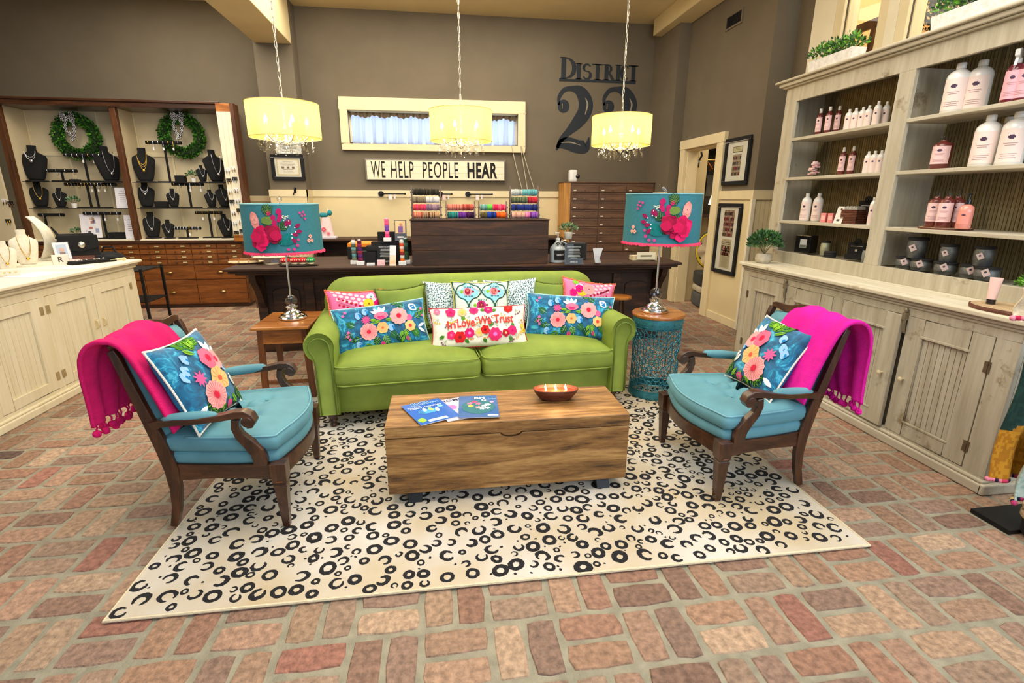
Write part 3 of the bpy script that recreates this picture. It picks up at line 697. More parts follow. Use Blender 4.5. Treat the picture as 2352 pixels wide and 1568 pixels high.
for sg, nm in ((-1, 'l'), (1, 'r')):
    b = MB('velvet', GREEN); o = []
    for k in range(15): a = R(-62)+R(262)*k/14; o.append((sg*(1.045+.098*math.cos(a)), .578+.098*math.sin(a)))
    o = [(sg*1.085, .10), (sg*1.085, .47)]+o+[(sg*.955, .52), (sg*.955, .10)]
    cxm = sum(p[0] for p in o)/len(o); ins = lambda k: [(cxm+(x-cxm)*(1-k*.12), zz-(zz-.40)*k*.05) for x, zz in o]
    b.loft([[(x, .012, zz) for x, zz in ins(1)], [(x, 0, zz) for x, zz in ins(.5)][:], [(x, .018, zz) for x, zz in o], [(x, .5, zz) for x, zz in o], [(x, .86, zz+.0) for x, zz in o], [(x, .875, zz) for x, zz in ins(1)]], True)
    arm = b.build('armrest', parent=sofa, smooth=True, ang=60)
    b = MB('velvet', C(110, 132, 48)); p2 = []
    for k in range(13): a = R(-50)+R(232)*k/12; p2.append((sg*(1.045+.062*math.cos(a)), -.004, .572+.062*math.sin(a)))
    p2 = [(sg*1.068, -.002, .11), (sg*1.072, -.004, .48)]+p2+[(sg*.978, -.004, .5), (sg*.975, -.002, .11)]
    b.tube(p2, .0045, 6); b.build('piping', parent=arm, smooth=True, ang=180)
for x0, x1 in ((-.972, -.006), (.006, .972)):
    b = MB('velvet', GREEN); b.rbox(x0, x1, -.035, .66, .300, .445, .045, 12, .055); cu = b.build('seat_cushion', parent=sofa, smooth=True, ang=80)
    b = MB('velvet', C(142, 162, 66))
    for zz in (.440, .312):
        b.tube([(x0+.012, .5, zz), (x0+.004, .03, zz), (x0+.02, -.018, zz), (x0+.06, -.034, zz), ((x0+x1)/2, -.037, zz+.004), (x1-.06, -.034, zz), (x1-.02, -.018, zz), (x1-.004, .03, zz), (x1-.012, .5, zz)], .0045, 6)
    b.build('piping', parent=cu, smooth=True, ang=180)
for x in (-1.01, 1.01):
    for y in (.07, .80):
        b = MB('walnut_z'); b.lathe([(.022, 0), (.026, .012), (.020, .03), (.030, .045), (.024, .055), (.040, .085), (.042, .10)], (x, y, 0), 16); b.build('leg', parent=sofa, smooth=True, ang=35)

pk = dict(group=None)
make_pillow('throw_pillow', 'pink floral square pillow with a yellow flower at the left end of the green sofa', 'pillow', .43, .35, .12, 'velvet', C(246, 110, 160), pat_pink, None, (-.625, 3.79, .680), 20, 22, 3, fringe=C(250, 130, 90), pinch=.12)
make_pillow('throw_pillow', 'plain lime green pillow on the left half of the sofa, behind the blue floral bolster', 'pillow', .38, .33, .14, 'velvet', C(120, 142, 52), None, None, (-.300, 3.80, .705), -4, 22, -6, fringe=C(96, 110, 40), pinch=.14)
make_pillow('throw_pillow', 'white pillow with tiny teal leopard spots left of the folk-pattern pillow', 'pillow', .43, .37, .12, 'fabric', C(226, 238, 234), pat_leo, None, (.075, 3.87, .712), 8, 20, 1, pinch=.10)
make_pillow('throw_pillow', 'white pillow with tiny teal leopard spots right of the folk-pattern pillow', 'pillow', .42, .37, .12, 'fabric', C(226, 238, 234), pat_leo, None, (.535, 3.89, .716), -9, 20, -3, pinch=.10)
make_pillow('throw_pillow', 'multicoloured folk-art pillow with ogee lattice and yellow edge at the sofa centre', 'pillow', .445, .33, .11, 'fabric', C(206, 226, 214), pat_folk, C(236, 226, 70), (.292, 3.755, .742), 3, 20, 1, pinch=.09)
make_pillow('throw_pillow', 'plain lime green pillow on the right half of the sofa, beside the pink floral one', 'pillow', .34, .34, .13, 'velvet', C(120, 142, 52), None, None, (.845, 3.93, .700), 12, 20, 9, fringe=C(96, 110, 40), pinch=.14)
make_pillow('throw_pillow', 'pink floral square pillow with a big green leaf at the right end of the sofa', 'pillow', .46, .36, .12, 'velvet', C(246, 130, 170), pat_pink_r, None, (1.175, 3.92, .690), 7, 20, 10, fringe=C(250, 130, 90), pinch=.12)
make_pillow('lumbar_pillow', 'long blue velvet pillow with embroidered pink flowers at the left of the sofa', 'pillow', .655, .335, .16, 'teal_velvet', WHITE, pat_blue, C(190, 236, 236), (-.438, 3.62, .612), 7, 25, -5.3, back=C(20, 120, 160))
make_pillow('lumbar_pillow', 'long blue velvet pillow with embroidered pink flowers at the right of the sofa', 'pillow', .680, .350, .16, 'teal_velvet', WHITE, pat_blue, C(190, 236, 236), (.970, 3.70, .622), -9, 25, 3, back=C(20, 120, 160))
make_pillow('lumbar_pillow', 'cream pillow stitched with In Love We Trust between rows of flowers', 'pillow', .700, .300, .13, 'fabric', C(246, 240, 222), pat_love, C(170, 40, 40), (.258, 3.525, .610), 1.6, 25, -.7)
make_pillow('square_cushion', 'blue floral square cushion with cream beaded edge leaning in the left armchair', 'cushion', .42, .42, .13, 'teal_velvet', WHITE, lambda P, a, c: pat_square(P, a, c, 1), CREAM, (-1.150, 2.415, .680), 87, 23.5, 1, beads=True, back=C(20, 120, 160), pinch=.09)
make_pillow('square_cushion', 'blue floral square cushion with cream beaded edge leaning in the right armchair', 'cushion', .42, .42, .13, 'teal_velvet', WHITE, lambda P, a, c: pat_square(P, a, c, -1), CREAM, (1.775, 2.44, .665), -89, 31, .5, beads=True, back=C(20, 120, 160), pinch=.09)

# ================================================================ ARMCHAIRS (local front = +x)
TURQ = C(92, 146, 158)
def make_armchair(label, loc, rz):
    ch = thing('armchair', label, 'armchair', loc, (0, 0, rz))
    for sg in (-1, 1):
        b = MB('walnut_z'); y = sg*.325     # front leg: square, tapered, with a collar
        b.loft([[(.26+a*r_, y+c*r_, zz) for a, c in ((-1, -1), (1, -1), (1, 1), (-1, 1))] for r_, zz in ((.015, 0), (.027, .215), (.030, .217), (.030, .228), (.025, .231), (.032, .245), (.034, .30), (.034, .335))])
        b.use('honey_leg'); b.box(.245, .275, y-.036*1.0 if sg < 0 else y+.020, y-.020 if sg < 0 else y+.036, .245, .25)
        b.build('leg', parent=ch, bevel=.002)
        b = MB('walnut_z'); pts = [(-.262, 0, 0), (-.235, 0, .10), (-.222, 0, .20), (-.220, 0, .30), (-.240, 0, .42), (-.272, 0, .56), (-.305, 0, .70), (-.338, 0, .84), (-.350, 0, .875)]
        yy = [.250, .252, .256, .262, .268, .274, .278, .282, .282]
        b.bar([(p[0], sg*q, p[2]) for p, q in zip(pts, yy)], .030, [.034, .040, .050, .060, .056, .046, .040, .036, .030], (0, 1, 0)); b.build('leg', parent=ch, bevel=.004)
        # armrest: bar with scroll, support, upholstered pad
        b = MB('walnut'); p3 = [(-.262, .278, .525), (-.21, .302, .545), (-.14, .322, .556), (-.04, .334, .562), (.06, .338, .574), (.115, .338, .585), (.150, .338, .586), (.176, .338, .572), (.186, .338, .550), (.176, .338, .530), (.158, .338, .527)]
        b.bar([(x, sg*yy_, zz) for x, yy_, zz in p3], [.034, .036, .038, .040, .044, .050, .052, .052, .052, .052, .052], [.040, .034, .028, .026, .028, .032, .032, .030, .026, .02, .012], (0, 1, 0))
        b.tube([(.162, sg*.310, .551), (.162, sg*.366, .551)], .024, 16)
        arm = b.build('armrest', parent=ch, smooth=True, ang=50, bevel=.003)
        b = MB('walnut_z'); p4 = [(.185, .325, .325), (.188, .328, .355), (.180, .332, .395), (.150, .334, .440), (.120, .336, .480), (.106, .337, .520), (.112, .338, .560)]
        b.bar([(x, sg*q, zz) for x, q, zz in p4], .034, [.060, .064, .060, .050, .040, .034, .034], (0, 1, 0)); b.build('arm_support', parent=ch, bevel=.004)
        b = MB('velvet', TURQ); rg = []
        for k in range(13):
            t = k/12; x = -.205+.250*t; e = max(.12, math.sin(PI*t)**.25); yc = .306+.030*t; zc = .562+.018*t
            rg.append([(x, sg*(yc+.027*e*math.cos(a)), zc+.026*e*math.sin(a)) for a in [2*PI*q/14 for q in range(14)]])
        b.loft(rg); b.build('arm_pad', parent=ch, smooth=True, ang=80)
    # seat rails: bowed front, slightly bowed sides
    def rail(t):
        """point on the seat outline, t in 0..1 runs rear-left, front-left, front-right, rear-right"""
        if t < .33: k = t/.33; return (-.235+.495*k, -.262-.063*k-.012*math.sin(PI*k))
        if t < .67: k = (t-.33)/.34; return (.26+.070*math.sin(PI*k)**1.2, -.325+.65*k)
        k = (t-.67)/.33; return (.26-.495*k, .325-.063*k+.012*math.sin(PI*k))
    b = MB('walnut'); pts = [rail(k/48) for k in range(49)]
    zb = lambda k: .238+.020*math.sin(PI*((k % 16)/16))
    I = [[(x, y, zb(k)), (x, y, .325), (x*.93-.005, y*.93, .325), (x*.93-.005, y*.93, zb(k))] for k, (x, y) in enumerate(pts)]
    b.loft(I, True); b.box(-.25, -.215, -.26, .26, .24, .325); b.build('seat_frame', parent=ch, smooth=True, ang=40)
    outline = pts
    def cush(z0, z1, grow, rr, puff, tuft):
        b = MB('velvet', TURQ); cx = .02; rg = []
        for i, (k, zz) in enumerate([(.90, z0), (.97, z0+rr*.3), (1.0, z0+rr), (1.0, z1-rr), (.97, z1-rr*.3), (.93, z1)]):
            rg.append([(cx+(x-cx)*k*grow, y*k*grow, zz) for x, y in outline])
        b.loft(rg, True, cap=False); 
        # top skin with tufts
        def top(u, v):
            # u along outline, v to centre
            t = u*48; k0 = int(min(48, t)); x, y = outline[k0] if u < 1 else outline[48]
            k = .93*grow*(1-v); X = cx+(x-cx)*k; Y = y*k
            zz = z1+puff*(1-(1-v)**2)
            for tx, ty in ((-.06, -.10), (-.06, .10), (.10, -.10), (.10, .10), (.02, 0)):
                d = math.hypot(X-tx, Y-ty); zz -= tuft*math.exp(-(d/.034)**2)
                ang = math.atan2(Y-ty, X-tx); zz -= tuft*.55*math.exp(-(d/.085)**2)*(.5+.5*math.cos(4*ang))
            return (X, Y, zz)
        b.grid(top, 48, 16)
        # straight back edge
        x0, y0 = outline[0]; 
        b.loft([[(cx+(outline[0][0]-cx)*k*grow, outline[0][1]*k*grow, zz), (cx+(outline[48][0]-cx)*k*grow, outline[48][1]*k*grow, zz)] for k, zz in [(.90, z0), (1, z0+rr), (1, z1-rr), (.93, z1)]], False)
        return b
    cush(.318, .385, .985, .02, .0, 0).build('seat_deck', parent=ch, smooth=True, ang=80)
    cu = cush(.383, .462, 1.015, .026, .038, .034).build('seat_cushion', parent=ch, smooth=True, ang=80)
    b = MB('velvet', C(116, 170, 184)); b.tube([(.02+(x-.02)*.965*1.018, y*.965*1.018, .458) for x, y in pts[3:46]], .0042, 6); b.build('piping', parent=cu, smooth=True, ang=180)
    for tx, ty in ((-.06, -.10), (-.06, .10), (.10, -.10), (.10, .10), (.02, 0)):
        MB('velvet', TURQ).sph((tx, ty, .470), .009, 10, sz=.6).build('button', parent=cu, smooth=True, ang=180)
    # back: frame rails and upholstered pads
    b = MB('walnut')
    crest = [(-.352-.004*math.sin(PI*t), -.282+.564*t, .872+.030*math.sin(PI*t)**.6+.010*math.cos(4*PI*t)) for t in [k/20 for k in range(21)]]
    b.bar(crest, .026, [.030+.020*math.sin(PI*k/20) for k in range(21)], (1, 0, .25)); b.build('crest_rail', parent=ch, smooth=True, ang=50, bevel=.004)
    b = MB('walnut'); b.bar([(-.245, -.26, .405), (-.245, .26, .405)], .026, .05, (1, 0, 0)); b.build('lower_rail', parent=ch, bevel=.004)
    b = MB('velvet', TURQ)
    def bp(u, v, side):
        y = (u*2-1)*.255; z_ = .43+.425*v; x0 = -.245-.235*(z_-.43); e = max(0, (1-(u*2-1)**6))*max(0, (1-(v*2-1)**6))
        d = .060*e**.5 if side > 0 else -.012
        if side > 0:
            for ty in (-.12, 0, .12):
                for tz in (.52, .64, .76): d -= .018*math.exp(-(math.hypot(y-ty, z_-tz)/.032)**2)
        return (x0+d, y, z_+.02*math.sin(PI*u)*v)
    b.grid(lambda u, v: bp(u, v, 1), 22, 22); b.grid(lambda u, v: bp(1-u, v, -1), 22, 22)
    b.build('backrest', parent=ch, smooth=True, ang=80)
    return ch
make_armchair('turquoise tufted armchair with walnut frame at the left of the rug', (-1.025, 2.515, .011), R(.6))
make_armchair('turquoise tufted armchair with walnut frame at the right of the rug', (1.620, 2.440, .011), R(180.6))

# throws over the armchair backs
def make_throw(name, label, path, y0, y1, col, tail_y, seed, s=1):
    """path: (x, z) from the front of the back over the top and down behind"""
    rb = random.Random(seed); P = [Vector((p[0], 0, p[1])) for p in path]; L_ = [0]
    for a, c in zip(P, P[1:]): L_.append(L_[-1]+(c-a).length)
    def at(t):
        d = t*L_[-1]
        for k in range(len(P)-1):
            if d <= L_[k+1]+1e-9: return P[k].lerp(P[k+1], (d-L_[k])/(L_[k+1]-L_[k]))
        return P[-1]
    def fn(u, v, off=0.):
        p = (at(max(0, v-.04))+at(v)+at(min(1, v+.04)))/3; fall = max(0, (v-.55)/.45)
        a, c = y0+(tail_y[0]-y0)*fall, y1+(tail_y[1]-y1)*fall; y = a+(c-a)*u
        wv = .006*math.sin(u*17+v*3)+.009*fall*math.sin(u*23+1)+.005*math.sin(u*9-v*8)
        edge = .018*(abs(u*2-1)**6)*(1-fall*.4)
        return Vector((p.x-s*(wv+off)*(1 if v > .5 else -1)*.9, y+.010*math.sin(v*9), p.z+(wv+off)*(1-abs(v-.5)*1.6 if abs(v-.5) < .5 else 0)-edge))
    root = thing(name, label, 'throw', (0, 0, 0))
    b = MB('throw_wool', col); b.grid(fn, 44, 50); cl = b.build('blanket', parent=root, smooth=True, ang=180)
    so = cl.modifiers.new('thickness', 'SOLIDIFY'); so.thickness = .016; so.offset = 0
    for k in range(12):
        u = (k+.5)/12; p = fn(u, 1.); ln = rb.uniform(.012, .045); q = p+Vector((rb.uniform(-.012, .012), rb.uniform(-.008, .008), -ln))
        b = MB('throw_wool', col); b.tube([p, (p+q)/2+Vector((.004, .003, 0)), q], .004, 6)
        r = .017; 
        for i in range(60):
            a, c = rb.uniform(0, 2*PI), math.acos(rb.uniform(-1, 1)); d = Vector((math.sin(c)*math.cos(a), math.sin(c)*math.sin(a), math.cos(c))); b.sph(q+d*r*.62-Vector((0, 0, r)), r*.42, 5)
        b.build('pompom', parent=root, smooth=True, ang=180)
    return root
make_throw('throw_blanket', 'hot pink pompom throw hanging over the left armchair back', [(-1.170, .52), (-1.215, .66), (-1.262, .80), (-1.305, .905), (-1.345, .945), (-1.400, .945), (-1.455, .900), (-1.485, .80), (-1.495, .68), (-1.500, .545)], 2.185, 2.60, C(226, 10, 104), (2.21, 2.52), 3, 1)
make_throw('throw_blanket', 'magenta pink pompom throw hanging over the right armchair back', [(1.765, .52), (1.81, .66), (1.858, .80), (1.90, .905), (1.94, .945), (1.995, .945), (2.045, .900), (2.070, .80), (2.080, .68), (2.085, .50)], 2.11, 2.52, C(236, 14, 160), (2.10, 2.36), 5, -1)

# ================================================================ COFFEE TABLE AND WHAT IS ON IT
ct = thing('coffee_table', 'chunky mango wood chest coffee table in the middle of the rug', 'coffee table', (.320, 2.495, .011))
b = MB('chest_wood')      # body with a scooped finger notch in its front board
hw, y0, y1, zb, zl, zt = .617, -.208, .208, .060, .362, .428
nt_pts = [(-hw, zb), (hw, zb), (hw, zl), (.055, zl)]+[(.055*math.cos(PI*k/8)+.0, zl-.022*math.sin(PI*k/8)) for k in range(1, 8)]+[(-.055, zl), (-hw, zl)]
b.prism(nt_pts, 'y', y0, y0+.02); b.box(-hw, hw, y0+.02, y1, zb, zl-.001); b.build('chest_body', parent=ct, bevel=.003)
b = MB('chest_wood'); lid_pts = [(-hw, zt), (-hw, zl+.004), (-.052, zl+.004)]+[(-.050*math.cos(PI*k/8), zl+.003-.016*math.sin(PI*k/8)) for k in range(1, 8)]+[(.052, zl+.004), (hw, zl+.004), (hw, zt)]
b.prism(lid_pts, 'y', y0-.001, y0+.02); b.box(-hw, hw, y0+.02, y1, zl+.004, zt); b.build('lid', parent=ct, bevel=.004)
for x in (-.49, .50):
    b = MB('black_iron'); b.prism([(-.20, 0), (-.14, 0), (-.10, .045), (.10, .045), (.14, 0), (.20, 0), (.16, .062), (-.16, .062)], 'x', x-.035, x+.035); b.build('leg', parent=ct, bevel=.002)

def magazine(label, loc, rz, wd, ht, cover, draw):
    m = thing('magazine', label, 'magazine', loc, (0, 0, rz))
    b = MB('paper', C(236, 234, 228)); b.box(-wd/2+.002, wd/2-.001, -ht/2+.001, ht/2-.001, 0, .003); b.build('pages', parent=m)
    b = MB('gloss', cover); b.grid(lambda u, v: (-wd/2+wd*u, -ht/2+ht*v, .0034+.0006*math.sin(PI*u)), 6, 2)
    P = Pat(b, lambda x, y, off=0.: Vector((x, y, .0045+off*.3)), base=.0004, step=.0002); b.use('paper'); draw(P, b)
    b.build('cover', parent=m, merge=False); return m
def txt(b, t, x, y, w_, h_, col, z=.0062, bo=.01, sh=0.): add_text(b, t, lambda a, c: Vector((x+a, y+c, z)), w_, h_, col, True, bo, sh)
def mag1(P, b):
    P.blob(-.01, .0, .055, .03, 0, C(60, 160, 210), 14, .15); P.blob(-.045, .0, .012, .03, .2, C(30, 120, 180)); P.blob(-.02, .02, .010, .028, 0, C(220, 240, 240)); P.blob(.012, .02, .012, .024, .1, C(170, 220, 120)); P.blob(.04, .0, .010, .028, -.2, C(230, 240, 245)); P.blob(-.08, -.09, .022, .028, 0, C(150, 210, 60), 10, .2)
    P.blob(.07, .035, .015, .015, 0, C(120, 190, 240)); txt(b, 'GOOD', -.012, .122, .10, .022, C(150, 200, 240)); txt(b, 'HOUSEKEEPING', .012, .098, .15, .018, C(150, 200, 240)); txt(b, 'YOU CAN', -.06, .075, .07, .014, WHT); txt(b, 'Clean Anything', 0, .055, .175, .022, WHT, bo=.02, sh=.2)
    b.box(-.055, .045, -.125, -.100, .0050, .0052, WHT)
def mag2(P, b):
    P.flower(-.03, .02, .035, C(240, 120, 190), WHT, 7, .2); P.flower(.03, -.03, .04, C(120, 200, 210), WHT, 7, .2); P.flower(.0, -.08, .03, C(250, 150, 110), YEL, 7, .2); txt(b, 'HOME', 0, .11, .12, .028, C(40, 60, 110))
def mag3(P, b):
    P.blob(0, -.01, .09, .095, 0, C(20, 110, 120), 12, .05)
    for x, y, c in ((.0, .03, ROSE), (-.045, .035, ROSE), (-.02, .055, C(240, 60, 120)), (-.04, .0, C(250, 200, 80)), (.03, .0, WHT), (.05, .015, WHT), (.02, -.035, WHT), (.045, -.03, WHT), (.0, -.02, C(250, 160, 170))): P.flower(x, y, .017, c, YEL, 5, .4)
    txt(b, 'BH', .008, .105, .055, .030, WHT, bo=.03); txt(b, 'G', .03, .074, .026, .028, WHT, bo=.03); txt(b, 'LIVING', .078, .09, .04, .012, C(120, 190, 230)); P.blob(.072, .05, .011, .011, 0, C(220, 170, 220)); b.box(.045, .098, -.132, -.115, .0050, .0052, WHT)
magazine('blue cleaning magazine lying leftmost on the wooden coffee table', (-.080, 2.440, .4445), R(24), .215, .275, C(24, 104, 200), mag1)
magazine('pink floral magazine half hidden between two others on the coffee table', (.062, 2.468, .4400), R(17), .20, .275, C(240, 226, 234), mag2)
magazine('teal magazine with white flowers and big white initials, rightmost on the coffee table', (.170, 2.462, .4480), R(-3), .205, .285, C(30, 100, 170), mag3)
dg_ = thing('dough_bowl_candle', 'carved brown wooden dough bowl candle with six lit wicks on the coffee table', 'candle', (.600, 2.535, .4395), (0, 0, R(-6)))
b = MB('bowl_wood'); ol = lambda k, zz, g=0.: [(.125*k*(abs(math.cos(a))**.72)*(1 if math.cos(a) > 0 else -1), .060*k*(abs(math.sin(a))**.8)*(1 if math.sin(a) > 0 else -1), zz) for a in [2*PI*q/32 for q in range(32)]]
b.loft([ol(.62, 0), ol(.74, .012), ol(.92, .042), ol(1.0, .060), ol(.965, .063), ol(.90, .057), ol(.78, .035)], True, cap=False); b.F([b.V(p) for p in ol(.62, 0)][::-1]); b.build('bowl', parent=dg_, smooth=True, ang=50)
MB('wax', C(214, 60, 30)).loft([ol(.78, .035), ol(.86, .046), ol(.84, .0475), ol(.4, .047), ol(.01, .047)], True).build('wax', parent=dg_, smooth=True, ang=50)
for x in (-.055, 0, .055):
    for y in (-.018, .018):
        fl = MB('black_iron').cyl((x, y, .046), .0012, .010, 6).build('wick', parent=dg_)
        MB('flame_glow').lathe([(.0005, 0), (.0048, .006), (.0042, .013), (.0016, .022), (.0004, .027)], (x, y, .052), 10).build('flame', parent=fl, smooth=True, ang=180)
lt = bpy.data.lights.new('candle_light', 'POINT'); lt.energy = 1.6; lt.color = (1, .5, .18); lt.shadow_soft_size = .03
lo = bpy.data.objects.new('candle_light', lt); sc.collection.objects.link(lo); lo.location = (.600, 2.535, .53)

# ================================================================ SIDE TABLE, DRUM TABLE, LAMPS
t = thing('side_table', 'small square honey wood side table left of the green sofa', 'side table', (-1.19, 4.06, 0))
b = MB('honey_wood'); b.box(-.205, .205, -.27, .27, .565, .588); b.build('tabletop', parent=t, bevel=.006)
b = MB('honey_wood'); b.box(-.165, .165, -.225, -.207, .45, .565).box(-.165, .165, .207, .225, .45, .565).box(-.178, -.160, -.21, .21, .45, .565).box(.160, .178, -.21, .21, .45, .565); b.build('apron', parent=t, bevel=.002)
for x in (-.155, .155):
    for y in (-.205, .205):
        b = MB('honey_leg'); s_ = 1 if x > 0 else -1; b.loft([[(x+a*.021+s_*k*.02, y+c*.021, z) for a, c in ((-1, -1), (1, -1), (1, 1), (-1, 1))] for z, k in ((0, 1), (.3, .5), (.565, 0))]); b.build('leg', parent=t, bevel=.003)
MB('honey_leg').box(-.17, .17, -.215, -.195, .13, .155).build('stretcher', parent=t, bevel=.002)

t = thing('drum_table', 'round teal pierced metal drum table with a wooden top right of the sofa', 'side table', (1.645, 3.60, 0))
b = MB('worn_metal', C(64, 140, 156)); rb = random.Random(8)
def DS(a, z_, off=0.):
    r = .176+.012*(abs(z_/.65*2-1)**2)+off; return Vector((r*math.cos(a), r*math.sin(a), z_))
b.lathe([(.188, .0), (.192, .012), (.186, .05), (.180, .07), (.172, .07), (.172, .01)], n=48, cap=False)
b.lathe([(.176, .56), (.182, .575), (.190, .625), (.186, .64), (.174, .64), (.170, .56)], n=48, cap=False)
# pierced star lattice: spokes and rings on the wall of the drum
nc, nr = 10, 4; cw, chh = 2*PI/nc, .49/nr
for i in range(nc):
    for j in range(nr*2+1):
        ca, cz = (i+(.5 if j % 2 else 0))*cw, .07+j*chh/2
        for k in range(8):
            a = PI*k/8*2/2+PI/8*0; 
            pts = [(ca+cw*.5*t_*math.cos(2*PI*k/8), cz+chh*.5*t_*math.sin(2*PI*k/8)) for t_ in (.12, 1.0)]
            if not all(.05 < q[1] < .575 for q in pts): continue
            P0, P1 = DS(*pts[0]), DS(*pts[1]); b.bar([P0, P1], .0055, .003, P0.cross(P1-P0).normalized())
        rg = [DS(ca+cw*.26*math.cos(2*PI*k/8+.39), min(.575, max(.05, cz+chh*.26*math.sin(2*PI*k/8+.39)))) for k in range(9)]
        for p, q in zip(rg, rg[1:]):
            if (q-p).length > .004: b.bar([p, q], .005, .003, p.cross(q-p).normalized())
b.build('pierced_drum', parent=t, smooth=True, ang=35, merge=False)
b = MB('worn_metal', C(50, 120, 136))
for k in range(20): b.sph((.188*math.cos(2*PI*k/20), .188*math.sin(2*PI*k/20), .60), .006, 8)
b.build('rivet_band', parent=t, smooth=True, ang=180)
b = MB('honey_wood'); b.lathe([(.168, .64), (.196, .642), (.199, .652), (.199, .660), (.194, .666)], n=48); b.build('tabletop', parent=t, smooth=True, ang=40)

def decorate(b, h_, r0, flip):
    """appliqued flowers on the front of a lamp shade; x is metres round from the front"""
    def S(x, z_, off=0.): a = -PI/2+x/r0; r = r0+(.006*(1-z_/h_))+off; return Vector((r*math.cos(a), r*math.sin(a), z_))
    P = Pat(b, S, base=.002, step=.0012); s = flip
    for x, z_, rot in ((-.13*s, .14, 60), (-.06*s, .12, -20), (-.02*s, .17, 40), (-.09*s, .26, 70), (-.12*s, .3, 20)):
        leaf_spray(P, x, z_, .05, R(rot) if s > 0 else PI-R(rot), 3, C(24, 84, 60), C(120, 150, 60), .016, .04)
    P.blob(.03*s, .11, .055, .038, .4*s, C(0, 120, 120), 14, .05); P.leaf(-.02*s, .07, .12, .05, R(20) if s > 0 else R(160), C(0, 110, 110), C(40, 160, 150))
    P.blob(-.08*s, .235, .05, .03, 0, C(110, 140, 60), 12, .1)
    P.blob(-.175*s, .235, .034, .062, .2*s, C(240, 150, 140), 16, .04); P.flower(-.172*s, .24, .03, C(246, 166, 156), C(150, 40, 60), 8, .1, inner=.15)
    for x, z_, r in ((-.07, .285, .015), (-.045, .255, .017), (-.04, .22, .017), (-.005, .295, .019), (.0, .26, .017), (-.01, .24, .014)): P.blob(x*s, z_, r, r*1.1, 0, C(190, 16, 96), 8, .15, 2)
    for x, z_, a in ((.03, .19, 80), (.055, .20, 95), (.085, .185, 30), (.088, .155, 5), (.06, .14, -10), (.06, .115, -60)): P.leaf(x*s, z_, .048, .026, R(a) if s > 0 else PI-R(a), C(150, 8, 80)); P.blob(x*s, z_, .005, .005, 0, WHT, 6)
    for k in range(26): rb_ = random.Random(k); P.blob((.03+rb_.uniform(-.022, .022))*s, .25+rb_.uniform(-.02, .02), .003, .003, 0, C(240, 236, 200), 5)
    for x, z_, r in ((.13, .285, .010), (.155, .29, .009), (.145, .265, .009), (.165, .27, .008), (.165, .245, .009), (.09, .06, .012), (.03, .035, .011), (.065, .035, .011), (.10, .10, .010)): P.blob(x*s, z_, r, r, 0, C(200, 70, 140), 7, .15, 3)
    for x, z_, r in ((.19, .12, .016), (.175, .09, .016), (.2, .09, .015)): P.flower(x*s, z_, r, C(244, 180, 160), C(190, 80, 80), 4, .3, inner=.3)
    # the big raised peony
    cx, cz = -.135*s, .115
    for k in range(26):
        rb_ = random.Random(k+50); a, d = rb_.uniform(0, 6.28), rb_.uniform(.0, .058); P.base = .004+.0009*k*(1-d/.09)
        P.flower(cx+d*math.cos(a), cz+d*math.sin(a), .038, [C(232, 8, 92), C(214, 4, 84), C(244, 30, 110), C(190, 4, 70)][k % 4], C(180, 0, 70), 5, .16, rot=a, inner=0)
    P.base = .004
    for k in range(14):
        rb_ = random.Random(k+90); a, d = rb_.uniform(0, 6.28), rb_.uniform(0, .038); P.base = .008+.001*k
        P.flower(cx+(.085+d*math.cos(a)*.8)*s, cz+.022+d*math.sin(a)*1.3, .036, [C(170, 4, 60), C(196, 6, 76), C(150, 0, 56)][k % 3], DKRED, 4, .14, rot=a, inner=0)
def table_lamp(label, loc, flip, rz=0):
    t = thing('table_lamp', label, 'table lamp', loc, (0, 0, R(rz)))
    b = MB('mirror_chrome'); b.lathe([(.098, 0), (.104, .006), (.104, .016), (.092, .022), (.090, .032), (.066, .040), (.064, .052), (.040, .066), (.036, .082), (.046, .090), (.046, .098), (.030, .104)], n=40); b.build('base', parent=t, smooth=True, ang=50)
    MB('crystal').sph((0, 0, .142), .046, 18).build('crystal_ball', parent=t)
    MB('mirror_chrome').cyl((0, 0, .18), .0075, .52, 14).build('pole', parent=t, smooth=True)
    h_, r0 = .345, .268; Z0 = .525
    b = MB('fabric', C(54, 124, 138))
    b.T = Matrix.Translation((0, 0, Z0)); r_ = lambda z_: r0+.006*(1-z_/h_)
    b.lathe([(r_(0), 0), (r_(.1), .1), (r_(.2), .2), (r_(.3), .3), (r_(h_), h_), (r_(h_)-.004, h_), (r_(0)-.004, 0)], n=72, cap=False); decorate(b, h_, r0, flip)
    sh = b.build('lamp_shade', parent=t, smooth=True, ang=40, merge=False)
    b = MB('fabric', C(244, 70, 110)); rb = random.Random(6)
    for k in range(220): a = 2*PI*k/220; b.tube([((r0+.006)*math.cos(a), (r0+.006)*math.sin(a), Z0+.010), ((r0+.014+rb.uniform(-.003, .003))*math.cos(a), (r0+.014)*math.sin(a), Z0-.006+rb.uniform(-.005, .004))], .0045, 5)
    b.build('fringe', parent=sh, merge=False)
    b = MB('fabric', C(140, 196, 204)); b.tube([(r_(h_)*math.cos(2*PI*k/48), r_(h_)*math.sin(2*PI*k/48), Z0+h_) for k in range(48)], .004, 6, closed=True); b.build('trim_band', parent=sh, smooth=True)
    b = MB('metal', C(190, 186, 176))
    for k in range(3): b.tube([(0, 0, Z0+h_-.012), (r0*math.cos(2*PI*k/3+.5), r0*math.sin(2*PI*k/3+.5), Z0+h_-.006)], .002, 6)
    b.cyl((0, 0, .69), .004, Z0+h_-.68, 8); b.build('harp', parent=t)
    MB('crystal').sph((0, 0, Z0+h_+.034), .020, 14).build('finial', parent=t)
    return t
table_lamp('crystal lamp with floral teal shade on the wooden side table left of the sofa', (-1.165, 4.08, .588), 1, 14)
